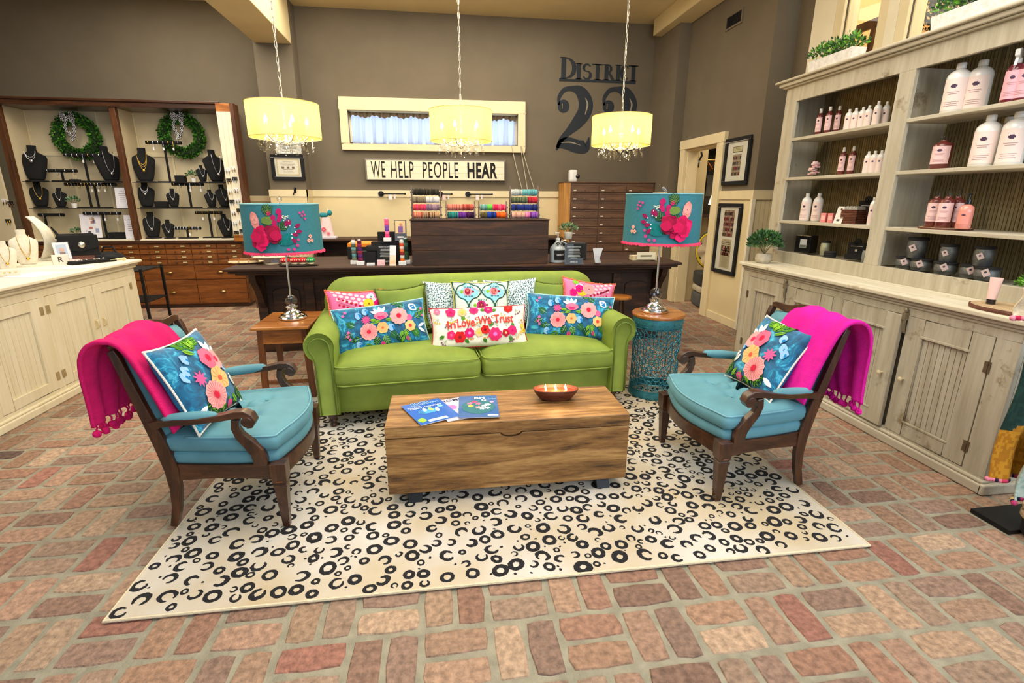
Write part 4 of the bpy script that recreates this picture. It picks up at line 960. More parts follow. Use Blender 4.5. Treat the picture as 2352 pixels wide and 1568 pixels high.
table_lamp('crystal lamp with floral teal shade on the round teal drum table', (1.62, 3.62, .666), -1, -26)

# ================================================================ RIGHT-HAND CABINET (front faces -x)
cb = thing('hutch_cabinet', 'tall distressed cream hutch cabinet with open shelves along the right wall', 'cabinet', (3.1, 3.24, 0))
def CB(mat='cream_worn'): b = MB(mat); b.T = Matrix.Translation((-3.1, -3.24, 0)); return b
Y0, Y1 = 2.0, 4.36; HY0, HY1 = 1.95, 4.53; XB = 3.47
b = CB('counter_top_wash'); b.box(2.755, XB, Y0-.03, Y1+.03, .918, .945); b.build('countertop', parent=cb, bevel=.006)
b = CB('cream_worn_y'); b.box(2.775, 3.3, Y0-.012, Y1+.012, .895, .918).box(2.79, 3.3, Y0-.004, Y1+.004, .875, .895); b.build('cornice_moulding', parent=cb, bevel=.008)
b = CB('cream_worn')      # carcass: face frame, sides, plinth
YD = [(4.265, 3.761), (3.739, 3.239), (3.137, 2.644), (2.623, 2.123)]
b.box(2.80, 2.83, Y0, Y1, .828, .875); b.box(2.80, 2.83, Y0, Y1, .06, .088)
for a, c in ((Y0, 2.118), (3.142, 3.234), (4.27, Y1)): b.box(2.80, 2.83, a, c, .088, .828)
b.box(2.83, XB, Y0, Y0+.03, .0, .9).box(2.83, XB, Y1-.03, Y1, 0, .9).box(2.86, 2.88, Y0+.03, Y1-.03, .05, .88)
b.build('carcass', parent=cb, bevel=.002)
b = CB('cream_worn_y'); b.box(2.775, 2.83, Y0-.02, Y1+.01, 0, .055).box(2.785, 2.83, Y0-.012, Y1+.01, .055, .075); b.box(2.775, XB, Y0-.03, Y0, 0, .06); b.build('plinth', parent=cb, bevel=.008)
def panel_door(parent, y0, y1, z0, z1, hinge, knob_z, opened=0., latch=False):
    """framed door with a beadboard panel, its face at local x = 0, built about its hinge"""
    w_ = abs(y1-y0); d = MB('cream_worn'); st = .115 if w_ > .4 else .08; sg = 1 if hinge == 'lo' else -1   # local y runs from hinge to free edge
    X = lambda a, c: (min(sg*a, sg*c), max(sg*a, sg*c))
    d.box(0, .024, *X(0, st), z0, z1).box(0, .024, *X(w_-st, w_), z0, z1).box(0, .024, *X(st, w_-st), z0, z0+.09).box(0, .024, *X(st, w_-st), z1-.10, z1)
    n = max(3, round((w_-2*st)/.036)); ww = (w_-2*st)/n
    for k in range(n): d.box(.012, .02, *X(st+k*ww+.0015, st+(k+1)*ww-.0015), z0+.09, z1-.10)
    d.use('greywash').box(.018, .022, *X(st, w_-st), z0+.09, z1-.10); d.use('cream_worn')
    d.box(-.004, .004, *X(st-.012, w_-st+.012), z1-.112, z1-.098).box(-.004, .004, *X(st-.012, w_-st+.012), z0+.082, z0+.094)
    o = d.build('door', parent=parent, bevel=.002); o.location = (2.798-3.1, (y0 if hinge == 'lo' else y1)-3.24, 0); o.rotation_euler = (0, 0, R(opened)*sg)
    k = MB('gloss', C(214, 200, 164)); k.T = Matrix.Translation((0, sg*(w_-.055), knob_z)) @ Matrix.Rotation(-PI/2, 4, 'Y'); k.lathe([(.006, 0), (.006, .012), (.014, .02), (.015, .028), (.008, .033), (.001, .034)], n=14); k.build('knob', parent=o, smooth=True, ang=50)
    for hz in (z0+.12, z1-.16):
        h = MB('worn_metal', C(120, 104, 80)); h.box(-.003, .001, *X(-.014, .018), hz-.03, hz+.03); h.tube([(-.004, 0, hz-.032), (-.004, 0, hz+.032)], .004, 8); h.build('hinge', parent=o)
    return o
for k, (yb, ya) in enumerate(YD): panel_door(cb, ya, yb, .092, .824, 'hi' if k in (0, 2) else 'lo', .44, 3.0 if k == 2 else 0.)
for yy in (3.75, 2.634):
    b = CB('worn_metal'); b.cc = C(150, 138, 112); b.box(2.772, 2.80, yy-.014, yy+.010, .80, .842); b.lathe([(.004, 0), (.011, .008), (.012, .02), (.006, .03), (.001, .033)], (2.786, yy, .842), 10); b.bar([(2.782, yy-.006, .83), (2.776, yy-.012, .77), (2.786, yy-.012, .72)], .014, .008, (0, 1, 0)); b.build('latch', parent=cb, smooth=True, ang=40)
b = CB('cream_worn')      # upper frame
b.box(3.1, 3.13, HY0, HY1, 2.32, 2.44); b.box(3.1, 3.13, HY0, HY1, .945, 1.045)
b.box(3.1, 3.13, 4.385, HY1, 1.045, 2.32); b.box(3.1, 3.13, 3.235, 3.36, 1.045, 2.32)
b.box(3.13, XB, HY1-.03, HY1, .95, 2.44); b.box(3.13, 3.17, 3.28, 3.31, 1.04, 2.32).box(3.17, XB-.01, 3.285, 3.305, 1.04, 2.34)
b.box(3.13, XB, HY0, HY1, 2.40, 2.44).box(3.12, XB, HY0, 4.41, .945, 1.03)
b.build('upper_frame', parent=cb, bevel=.002)
b = CB('cream_worn_y'); b.box(3.075, 3.5, HY0-.02, HY1+.03, 2.44, 2.455).box(3.055, 3.5, HY0-.04, HY1+.06, 2.455, 2.485).box(3.03, 3.52, HY0-.06, HY1+.09, 2.485, 2.505); b.build('crown_moulding', parent=cb, bevel=.007)
b = CB('greywash')
for k in range(112):
    ya = HY0+k*.0231; b.box(XB-.012, XB, ya+.0022, min(HY1, ya+.0209), 1.0, 2.42)
b.use('oak_frame').box(XB-.004, XB+.004, HY0, HY1, .95, 2.44); b.build('back_panel', parent=cb)
SH = (1.035, 1.318, 1.690, 2.020)
for zz in SH[1:]:
    for a, c in ((HY0, 3.235), (3.36, 4.385)):
        b = CB('cream_worn_y'); b.box(3.105, XB-.01, a-.02, c+.02, zz-.024, zz); b.build('shelf', parent=cb, bevel=.003)

# ================================================================ LEFT JEWELLERY COUNTER (front faces +x)
lc = thing('display_counter', 'cream painted counter with beadboard doors on the left side of the room', 'counter', (-2.9, 4.0, 0))
def LC(mat='counter_cream'): b = MB(mat); b.T = Matrix.Translation((2.9, -4.0, 0)); return b
A0, A1 = 2.35, 5.27
b = LC('trim_white'); b.box(-3.75, -2.835, A0, A1+.045, .908, .932); b.build('countertop', parent=lc, bevel=.006)
b = LC(); b.box(-3.3, -2.865, A0, A1+.03, .885, .908).box(-3.3, -2.88, A0, A1+.015, .86, .885); b.build('cornice_moulding', parent=lc, bevel=.008)
b = LC(); b.box(-2.93, -2.9, A0, A1, .80, .86).box(-2.93, -2.9, A0, A1, .06, .10)
LD = [(2.42, 2.93), (2.95, 3.46), (3.52, 4.045), (4.11, 4.632), (4.640, 5.165)]
for a, c in ((A0, 2.42), (3.46, 3.52), (4.045, 4.11), (5.165, A1)): b.box(-2.93, -2.9, a, c, .10, .80)
b.box(-3.7, -2.93, A1-.03, A1, 0, .9).box(-2.97, -2.95, A0, A1-.03, .05, .88); b.build('carcass', parent=lc, bevel=.002)
b = LC(); b.box(-2.93, -2.875, A0, A1+.02, 0, .055).box(-2.93, -2.885, A0, A1+.01, .055, .075); b.build('plinth', parent=lc, bevel=.008)
for k, (ya, yb) in enumerate(LD):
    w_ = yb-ya; st = .095; d = LC(); x0, x1 = -2.921, -2.897
    d.box(x0, x1, ya, ya+st, .105, .795).box(x0, x1, yb-st, yb, .105, .795).box(x0, x1, ya+st, yb-st, .105, .175).box(x0, x1, ya+st, yb-st, .715, .795)
    n = 7; ww = (w_-2*st)/n
    for q in range(n): d.box(-2.919, -2.911, ya+st+q*ww+.0015, ya+st+(q+1)*ww-.0015, .175, .715)
    d.box(-2.922, -2.918, ya+st, yb-st, .175, .715); o = d.build('door', parent=lc, bevel=.002)
    hy, fy = (ya, yb) if k in (1, 3) else (yb, ya); sg = 1 if fy > hy else -1
    h = LC('gloss'); h.cc = C(226, 208, 160); yy = fy-sg*.045
    h.tube([(-2.897, yy, .50), (-2.878, yy, .497), (-2.872, yy, .47), (-2.878, yy, .443), (-2.897, yy, .44)], .005, 8); h.box(-2.898, -2.893, yy-.014, yy+.014, .43, .51); h.build('handle', parent=o, smooth=True, ang=50)
    for hz in (.20, .70):
        h = LC('worn_metal'); h.cc = C(196, 176, 130); h.box(-2.898, -2.894, hy-.016, hy+.02, hz-.03, hz+.03); h.build('hinge', parent=o)

# ================================================================ JEWELLERY WALL CABINET (front faces -y)
jc = thing('jewellery_cabinet', 'wide wooden display cabinet with necklace shelves above card drawers at back left', 'cabinet', (-4.0, 7.6, 0))
def JC(mat='oak_frame'): b = MB(mat); b.T = Matrix.Translation((4.0, -7.6, 0)); return b
JX0, JXM, JX1 = -5.36, -4.055, -2.80
b = JC('walnut'); b.box(JX0-.9, JX1+.02, 7.56, 8.14, 2.60, 2.66).box(JX0-.9, JX1+.04, 7.54, 8.14, 2.66, 2.69); b.build('crown', parent=jc, bevel=.006)
for x in (JX0, JXM): b = JC(); b.box(x-.035, x+.035, 7.58, 7.64, .945, 2.60); b.build('post', parent=jc, bevel=.004)
b = JC(); b.box(JX1-.02, JX1+.02, 7.58, 7.64, .945, 2.60); b.build('post', parent=jc, bevel=.004)
b = JC('beige_panel'); b.box(JX0-.9, JX1+.02, 8.02, 8.05, .94, 2.60); b.box(JX0-.02, JX0+.01, 7.64, 8.02, .94, 2.60).box(JXM-.012, JXM+.012, 7.64, 8.02, .94, 2.60).box(JX1-.005, JX1+.02, 7.64, 8.02, .94, 2.60)
b.use('trim_cream')
for x0, x1 in ((JX0+.01, JXM-.012), (JXM+.012, JX1-.005)):
    b.box(x0, x1, 8.005, 8.02, 2.04, 2.09)
    for k in range(4): xx = x0+(x1-x0)*k/3; b.box(xx-.012, xx+.012, 8.008, 8.02, .95, 2.59)
b.build('back_panel', parent=jc)
b = JC('trim_white'); b.box(JX0-.9, JX1+.02, 7.59, 8.02, .935, .952); b.build('display_floor', parent=jc, bevel=.003)
for zz in (1.352, 1.690):
    for x0, x1 in ((JX0+.035, JXM-.035), (JXM+.035, JX1-.02)): b = JC('clear_glass'); b.box(x0, x1, 7.66, 8.0, zz, zz+.008); b.use('black_iron').box(x0, x1, 7.656, 7.66, zz, zz+.008); b.build('glass_shelf', parent=jc)
b = JC('oak_drawer'); b.box(JX0-.9, JX1+.07, 7.60, 8.14, .045, .90); b.use('walnut').box(JX0-.9, JX1+.085, 7.555, 8.14, .90, .935).box(JX0-.9, JX1+.04, 7.62, 8.14, 0, .045); b.build('chest', parent=jc, bevel=.004)
def drawer(x0, x1, z0, z1, small):
    b = JC('oak_drawer'); b.box(x0+.004, x1-.004, 7.585, 7.605, z0+.004, z1-.004)
    if small: b.box(x0+.012, x1-.012, 7.580, 7.586, z0+.012, z1-.012)
    d = b.build('drawer', parent=jc, bevel=.002); xm, zm = (x0+x1)/2, (z0+z1)/2
    b = JC('metal'); b.cc = C(196, 166, 110)
    if small:
        b.box(xm+.03, xm+.095, 7.576, 7.581, zm-.012, zm+.014); b.use('paper', C(214, 190, 140)).box(xm+.036, xm+.089, 7.574, 7.577, zm-.007, zm+.009); b.use('walnut').sph((xm-.04, 7.570, zm), .010, 8); b.build('label_holder', parent=d)
    else: b.sph((xm, 7.580, zm), .045, 14, sz=.38, sy=.55); b.build('cup_pull', parent=d, smooth=True, ang=180)
for x0, x1 in ((JX0-.02, JXM), (JXM, JX1+.06)):
    for j in range(4):
        for i in range(4): drawer(x0+(x1-x0)*i/4, x0+(x1-x0)*(i+1)/4, .600+j*.074, .600+(j+1)*.074, True)
    for i in range(2): drawer(x0+(x1-x0)*i/2, x0+(x1-x0)*(i+1)/2, .40, .598, False); drawer(x0+(x1-x0)*i/2, x0+(x1-x0)*(i+1)/2, .055, .395, False)
# narrow planked end doors hung with earring cards
def earring_door(label, x0, x1, y, z0, z1, n, sd):
    t = thing('display_door', label, 'cabinet door', ((x0+x1)/2, y, 0)); b = MB('trim_white'); b.T = Matrix.Translation((-(x0+x1)/2, -y, 0)); k = max(3, round((x1-x0)/.05))
    for i in range(k): b.box(x0+(x1-x0)*i/k+.001, x0+(x1-x0)*(i+1)/k-.001, y, y+.03, z0+.08, z1-.10)
    b.use('honey_wood').box(x0, x1, y, y+.03, z1-.10, z1).box(x0, x1, y, y+.03, z0, z0+.08); b.build('door_leaf', parent=t)
    b = MB('oak_frame'); b.T = Matrix.Translation((-(x0+x1)/2, -y, 0)); b.box(x1, x1+.045, y-.02, y+.16, 0, z1); b.build('edge_board', parent=t)
    rb = random.Random(sd)
    return t
def earring_card(label, x, y, zt, kind, grp):
    c_ = {'black': C(24, 24, 26), 'white': C(238, 236, 230)}[kind[0]]; m_ = {'gold': C(214, 170, 60), 'silver': C(196, 196, 200), 'bronze': C(120, 76, 46)}[kind[1]]
    t = thing('earring_card', label, 'earrings', (x, y, zt), group=grp); MB('paper', c_).box(-.032, .032, -.003, 0, -.045, 0).build('card', parent=t)
    for s in (-.016, .016): MB('metal', m_).tube([(s, -.004, -.02), (s+.004, -.006, -.045), (s, -.006, -.075), (s-.004, -.006, -.05)], .0035, 6).build('earring', parent=t)
    return t
earring_door('planked white end door with a dark edge at the right end of the jewellery cabinet', -2.775, -2.60, 7.46, .93, 2.66, 8, 1)
kinds = [('white', 'gold'), ('white', 'silver'), ('black', 'silver'), ('black', 'gold'), ('white', 'bronze')]
nm = {'gold': 'gold', 'silver': 'silver', 'bronze': 'bronze'}
ordw = ['topmost', 'second from top', 'third from top', 'fourth from top', 'fifth from top', 'sixth from top', 'lowest']
for j in range(7):
    k = kinds[(j*2) % 5]; earring_card('%s earrings on a %s card, outer column of the end door, %s' % (nm[k[1]], k[0], ordw[j]), -2.66, 7.458, 1.90-j*.135, k, 'earring cards on the right cabinet door')
    k = kinds[(j*2+1) % 5]; earring_card('%s earrings on a %s card, inner column of the end door, %s' % (nm[k[1]], k[0], ordw[j]), -2.735, 7.458, 1.88-j*.135, k, 'earring cards on the right cabinet door')
t = thing('display_board', 'cream panel hung with earring cards at the far left of the jewellery cabinet', 'display panel', (-5.75, 7.50, 0))
b = MB('beige_panel'); b.T = Matrix.Translation((5.75, -7.5, 0)); b.box(-6.25, -5.44, 7.50, 7.53, .95, 2.60); b.build('board', parent=t)
for i, (px_, pz_, k) in enumerate((((-5.405, 7.490, 1.449), 0, ('black', 'bronze')), ((-5.466, 7.490, 1.481), 0, ('white', 'bronze')), ((-5.482, 7.490, 1.228), 0, ('black', 'gold')))):
    earring_card(['bronze earrings on a black card, highest on the far left cream panel', 'bronze earrings on a white card at the far left cream panel', 'gold earrings on a black card, lowest on the far left cream panel'][i], px_[0], 7.498, px_[2], k, 'earring cards on the left cream panel')

# ================================================================ FRONT DESK
dk = thing('reception_desk', 'long dark brown wooden reception desk behind the green sofa', 'desk', (.24, 5.1, 0))
def DK(mat='desk_wood'): b = MB(mat); b.T = Matrix.Translation((-.24, -5.1, 0)); return b
b = DK(); b.box(-1.945, 2.425, 4.85, 5.80, .858, .885).box(-1.915, 2.395, 4.875, 5.78, .835, .858).box(-1.87, 2.35, 4.92, 5.75, .812, .835); b.build('desktop', parent=dk, bevel=.008)
b = DK(); b.box(-1.78, 2.36, 5.22, 5.70, .10, .812); b.box(-1.80, 2.38, 5.19, 5.22, .74, .812).box(-1.80, 2.38, 5.19, 5.22, .0, .12).box(-1.80, 2.38, 5.22, 5.72, 0, .10)
n = 9
for k in range(n+1): x = -1.80+4.08*k/n; b.box(x, x+.09, 5.19, 5.22, .12, .74)
b.build('base', parent=dk, bevel=.004)
for k in range(n):
    x = -1.80+4.08*k/n; b = DK(); b.prism([(x+.14, .20), (x+.40, .20), (x+.40, .60)]+[(x+.27+.13*math.cos(PI*q/8), .60+.05*math.sin(PI*q/8)) for q in range(1, 8)]+[(x+.14, .60)], 'y', 5.205, 5.222); b.build('panel', parent=dk, bevel=.008)
for x in (-1.74, 2.30):
    b = DK(); b.prism([(4.95, .812), (5.19, .812), (5.19, .45), (5.12, .52), (5.06, .64), (4.97, .74)], 'x', x-.03, x+.03); b.build('bracket', parent=dk, bevel=.004)
bx = thing('desk_hutch', 'dark brown plank riser box standing on the reception desk', 'riser box', (.39, 4.95, .885))
b = MB('desk_wood'); b.T = Matrix.Translation((-.39, -4.95, -.885))
for k in range(3): b.box(-.265, 1.045, 4.90, 4.92, .886+k*.138, .886+(k+1)*.138-.002)
b.box(-.265, -.245, 4.92, 5.26, .886, 1.30).box(1.025, 1.045, 4.92, 5.26, .886, 1.30).box(-.245, 1.025, 5.24, 5.26, .886, 1.30); b.build('body', parent=bx, bevel=.002)
b = MB('desk_wood'); b.T = Matrix.Translation((-.39, -4.95, -.885)); b.box(-.275, 1.055, 4.89, 5.27, 1.300, 1.312); b.build('top_board', parent=bx, bevel=.003)

# card cabinet against the back wall
cc = thing('card_cabinet', 'brown card catalogue cabinet of small drawers against the back wall at right', 'drawer cabinet', (2.65, 7.95, 0))
b = MB('card_cabinet_wood'); b.T = Matrix.Translation((-2.65, -7.95, 0)); b.box(1.99, 3.325, 7.80, 8.15, 0, 1.735); b.use('pine_side').box(1.885, 1.99, 7.79, 8.15, 0, 1.74); b.use('card_cabinet_wood').box(1.88, 3.328, 7.785, 8.15, 1.735, 1.75); b.build('cabinet_body', parent=cc, bevel=.003)
for j in range(10):
    for i in range(3):
        x0 = 2.005+i*.438; z0 = 1.60-j*.128
        b = MB('card_cabinet_wood'); b.T = Matrix.Translation((-2.65, -7.95, 0)); b.box(x0, x0+.425, 7.787, 7.80, z0, z0+.118); b.box(x0+.025, x0+.40, 7.780, 7.788, z0+.10, z0+.112).box(x0+.025, x0+.40, 7.780, 7.788, z0+.006, z0+.018).box(x0+.012, x0+.026, 7.780, 7.788, z0+.006, z0+.112).box(x0+.399, x0+.413, 7.780, 7.788, z0+.006, z0+.112)
        d = b.build('drawer', parent=cc, bevel=.001)
        b = MB('paper', C(230, 226, 210)); b.T = Matrix.Translation((-2.65, -7.95, 0)); b.box(x0+.03, x0+.075, 7.784, 7.788, z0+.02, z0+.036); b.build('label_card', parent=d)
        b = MB('worn_metal', C(120, 92, 60)); b.T = Matrix.Translation((-2.65, -7.95, 0)); b.sph((x0+.21, 7.778, z0+.03), .011, 8); b.build('knob', parent=d)
# low back counter along the back wall, left of the card cabinet
bc = thing('back_counter', 'dark open back counter under the cream wainscot behind the desk', 'counter', (-.6, 7.8, 0))
b = MB('desk_wood'); b.T = Matrix.Translation((.6, -7.8, 0)); b.box(-1.83, 1.86, 7.62, 8.15, .905, .935); b.build('countertop', parent=bc, bevel=.004)
b = MB('desk_wood'); b.T = Matrix.Translation((.6, -7.8, 0)); b.box(-1.80, 1.83, 8.10, 8.15, 0, .905).box(-1.80, 1.83, 7.66, 8.10, 0, .55)
for x in (-1.80, -.6, .6, 1.79): b.box(x, x+.04, 7.66, 8.10, .55, .905)
b.build('cubby_frame', parent=bc, bevel=.002)

# ================================================================ CHANDELIERS
ch_proto = None
def chandelier(label, loc, grp='drum chandeliers in a row'):
    global ch_proto
    if ch_proto is not None: return dup(ch_proto, label, loc, (0, 0, loc[0]*1.3))
    t = thing('chandelier', label, 'chandelier', loc, group=grp)
    r = .268; b = MB('chandelier_cloth'); b.lathe([(r, -.125), (r, -.06), (r, 0), (r, .06), (r, .125)], n=64, cap=False); sh = b.build('lamp_shade', parent=t, smooth=True, ang=180)
    b = MB('fabric', C(226, 206, 130))
    for z in (-.125, .125): b.tube([(r*math.cos(2*PI*k/64), r*math.sin(2*PI*k/64), z) for k in range(64)], .0028, 6, closed=True)
    b.build('shade_rim', parent=sh, smooth=True, ang=180)
    b = MB('metal', C(232, 226, 206)); n = 34
    for k in range(n):     # chain links from the shade to the ceiling
        z = .15+k*.0515; q = []
        for a in range(12): c, s_ = math.cos(2*PI*a/12), math.sin(2*PI*a/12); q.append((.0085*c, 0, z+.026+.030*s_) if k % 2 else (0, .0085*c, z+.026+.030*s_))
        b.tube(q, .0024, 5, closed=True)
    b.build('chain', parent=t, smooth=True, ang=180)
    b = MB('gloss', C(240, 236, 222)); b.cyl((.004, .004, .15), .0022, 1.76, 6); b.build('cord', parent=t)
    b = MB('gloss', C(242, 236, 214)); b.cyl((0, 0, -.16), .010, .31, 10); b.sph((0, 0, -.165), .022, 10); b.sph((0, 0, -.06), .018, 10)
    for k in range(3): a = 2*PI*k/3; b.tube([(0, 0, .12), (r*math.cos(a), r*math.sin(a), .122)], .003, 6)
    for k in range(5):
        a = 2*PI*k/5+.3; c, s_ = math.cos(a), math.sin(a)
        b.tube([(0.01*c, .01*s_, -.14), (.06*c, .06*s_, -.165), (.12*c, .12*s_, -.15), (.165*c, .165*s_, -.11), (.165*c, .165*s_, -.07)], .005, 8); b.lathe([(.006, 0), (.022, .006), (.024, .012), (.010, .014), (.009, .05)], (.165*c, .165*s_, -.075), 12)
        q = [(.10+.035*math.cos(x)*(1-x/9), -.10+.035*math.sin(x)*(1-x/9)) for x in [i*.6 for i in range(12)]]; b.tube([(u*c, u*s_, v-.02) for u, v in q], .0035, 6)
    b.build('arm_frame', parent=t, smooth=True, ang=60)
    for k in range(5): a = 2*PI*k/5+.3; MB('bulb_glow').lathe([(.006, 0), (.014, .012), (.015, .022), (.009, .040), (.002, .056), (.0003, .062)], (.165*math.cos(a), .165*math.sin(a), -.025), 12).build('bulb', parent=t, smooth=True, ang=180)
    rb = random.Random(2)
    for k in range(34):
        a = 2*PI*k/34+rb.uniform(-.08, .08); rr = (.20, .15, .09)[k % 3]; z0 = -.13-(k % 3)*.012; x, y = rr*math.cos(a), rr*math.sin(a); ln = .02+.03*(k % 2)
        b = MB('crystal')
        for q in range(2): b.sph((x, y, z0-q*ln*.5), .0075, 8)
        b.lathe([(.0008, 0), (.005, -.008), (.0115, -.030), (.010, -.040), (.004, -.047), (.0005, -.049)], (x, y, z0-ln), 8); b.build('crystal_drop', parent=t)
    b = MB('crystal')
    for k in range(10):
        a0, a1 = 2*PI*k/10, 2*PI*(k+1)/10
        for q in range(9): s_ = q/9; a = a0+(a1-a0)*s_; b.sph((.155*math.cos(a), .155*math.sin(a), -.115-.035*math.sin(PI*s_)), .0065, 6)
    b.build('bead_swag', parent=t)
    ch_proto = t; return t
for nm_, lc_ in (('left', (-1.180, 4.5, 2.082)), ('middle', (.216, 4.75, 2.105)), ('right', (1.685, 4.80, 2.100))):
    chandelier({'left': 'crystal drum chandelier with yellow glowing shade, hanging nearest the ceiling beam at left', 'middle': 'crystal drum chandelier hanging in front of the high window', 'right': 'crystal drum chandelier hanging in front of the painted wall numerals'}[nm_], lc_)
    l = bpy.data.lights.new('chandelier_light', 'POINT'); l.energy = 15; l.color = (1, .80, .48); l.shadow_soft_size = .10
    o = bpy.data.objects.new('chandelier_light', l); sc.collection.objects.link(o); o.location = (lc_[0], lc_[1], lc_[2]+.0)

# ================================================================ WALL LETTERING, SIGNS, FRAMES
NAVY = C(38, 44, 52)
b = MB('matte', NAVY)
def two(x0, z0, w_, h_):
    """old-style numeral two with a ball terminal, drawn with a swelling stroke"""
    T = lambda u, v: (x0+u*w_, 8.196, z0+v*h_)
    def stroke(pts, n=6):
        q = []
        for i in range(len(pts)-1):
            p0 = pts[max(0, i-1)]; p1 = pts[i]; p2 = pts[i+1]; p3 = pts[min(len(pts)-1, i+2)]
            for k in range(n):
                t = k/n; q.append(tuple(.5*((2*p1[d])+(-p0[d]+p2[d])*t+(2*p0[d]-5*p1[d]+4*p2[d]-p3[d])*t*t+(-p0[d]+3*p1[d]-3*p2[d]+p3[d])*t**3) for d in range(3)))
        q.append(pts[-1]); I = []
        for i, (u, v, wd) in enumerate(q):
            a, c = q[max(0, i-1)], q[min(len(q)-1, i+1)]; dx, dy = (c[0]-a[0])*w_, (c[1]-a[1])*h_; l_ = math.hypot(dx, dy) or 1; nx, ny = -dy/l_*wd*w_/2, dx/l_*wd*w_/2
            p = T(u, v); I.append((b.V((p[0]+nx, p[1], p[2]+ny)), b.V((p[0]-nx, p[1], p[2]-ny))))
        for (a, c), (d, e) in zip(I, I[1:]): b.F((a, c, e, d))
    b.F([b.V((x0+.19*w_+.17*w_*math.cos(2*PI*k/24), 8.196, z0+.70*h_+.17*w_*math.sin(2*PI*k/24))) for k in range(24)])
    stroke([(.05, .72, .06), (.06, .84, .10), (.20, .95, .12), (.42, .975, .14), (.66, .93, .30), (.82, .78, .40), (.80, .62, .40), (.62, .46, .34), (.36, .30, .20), (.14, .16, .14), (.02, .0, .06)])
    stroke([(.02, .04, .06), (.16, .10, .26), (.36, .11, .34), (.62, .065, .36), (.84, .06, .34), (.93, .10, .16), (.96, .22, .03)])
    b.cc = C(150, 140, 120); b.T = Matrix.Translation((0, -.0015, 0)); stroke([(.80, .84, .01), (.88, .74, .05), (.82, .58, .02)]); stroke([(.15, .12, .01), (.42, .13, .035), (.72, .085, .01)]); stroke([(.15, .66, .02), (.15, .74, .02)]); b.T = None; b.cc = NAVY
two(1.835, 2.23, .545, .90); two(2.545, 2.24, .54, .90)
def serif_word():
    x = 1.868; hb, hs = .29, .215; zt = 3.24
    def st(x_, h_, w_=.058): b.prism([(x_, zt), (x_+w_, zt), (x_+w_, zt+h_), (x_, zt+h_)], 'y', 8.193, 8.196); b.prism([(x_-.022, zt), (x_+w_+.022, zt), (x_+w_+.022, zt+.010), (x_-.022, zt+.010)], 'y', 8.193, 8.196); b.prism([(x_-.022, zt+h_-.010), (x_+w_+.022, zt+h_-.010), (x_+w_+.022, zt+h_), (x_-.022, zt+h_)], 'y', 8.193, 8.196)
    def arc(cx, cz, rx, rz, a0, a1, w0, w1, n=16):
        I = []
        for k in range(n+1):
            t = k/n; a = R(a0+(a1-a0)*t); w_ = w0+(w1-w0)*math.sin(PI*t); I.append((b.V((cx+(rx-w_/2)*math.cos(a), 8.194, cz+(rz-w_/2*.6)*math.sin(a))), b.V((cx+(rx+w_/2)*math.cos(a), 8.194, cz+(rz+w_/2*.6)*math.sin(a)))))
        for (p, q), (r_, s_) in zip(I, I[1:]): b.F((p, q, s_, r_))
    st(x+.02, hb, .07); arc(x+.09, zt+hb/2, .13, hb/2-.012, -90, 90, .016, .07)     # D
    st(2.13, hs)                                                                # I
    arc(2.285, zt+hs*.74, .052, hs*.22, 20, 270, .02, .045); arc(2.285, zt+hs*.28, .056, hs*.25, -160, 90, .02, .05)   # S
    st(2.42, hs); b.prism([(2.36, zt+hs-.014), (2.53, zt+hs-.014), (2.53, zt+hs), (2.36, zt+hs)], 'y', 8.193, 8.196)   # T
    st(2.56, hs); arc(2.60, zt+hs*.73, .06, hs*.24, -90, 90, .014, .04); b.prism([(2.61, zt+hs*.5), (2.65, zt+hs*.5), (2.725, zt), (2.675, zt)], 'y', 8.193, 8.196)   # R
    st(2.745, hs)                                                               # I
    arc(2.885, zt+hs/2, .058, hs/2-.01, 40, 320, .016, .05)                      # C
    st(2.985, hs); b.prism([(2.93, zt+hs-.014), (3.09, zt+hs-.014), (3.09, zt+hs), (2.93, zt+hs)], 'y', 8.193, 8.196)
    b.prism([(1.86, 3.205), (3.06, 3.205), (3.06, 3.238), (1.86, 3.238)], 'y', 8.193, 8.196)
serif_word()
tag(b.build('wall_lettering', merge=False), 'large dark painted word over two numerals high on the back wall', 'lettering')

t = thing('wall_sign', 'long white board sign reading WE HELP PEOPLE HEAR on the back wall', 'sign', (-.012, 8.17, 1.915), (0, R(-.7)*0, 0))
b = MB('trim_white')
for k in range(3): b.box(-1.03, 1.03, -.012, .012, -.14+k*.0935, -.14+(k+1)*.0935-.002)
b.build('board', parent=t)
b = MB('worn_metal', C(128, 120, 108)); b.box(-1.05, 1.05, -.02, .02, -.152, -.14).box(-1.05, 1.05, -.02, .02, .14, .152).box(-1.05, -1.03, -.02, .02, -.14, .14).box(1.03, 1.05, -.02, .02, -.14, .14); b.build('frame', parent=t, bevel=.002)
b = MB('matte', C(24, 22, 22))
SF = lambda cx: (lambda u, v: Vector((cx+u, -.0145, v)))
for wd, cx, ww, bo in (('WE', -.865, .205, .0), ('HELP', -.51, .335, .0), ('PEOPLE', .06, .535, .0), ('HEAR', .695, .46, .035)): add_text(b, wd, SF(cx), ww, .232, None, True, bo, 0, 1.12)
b.build('lettering', parent=t, merge=False)

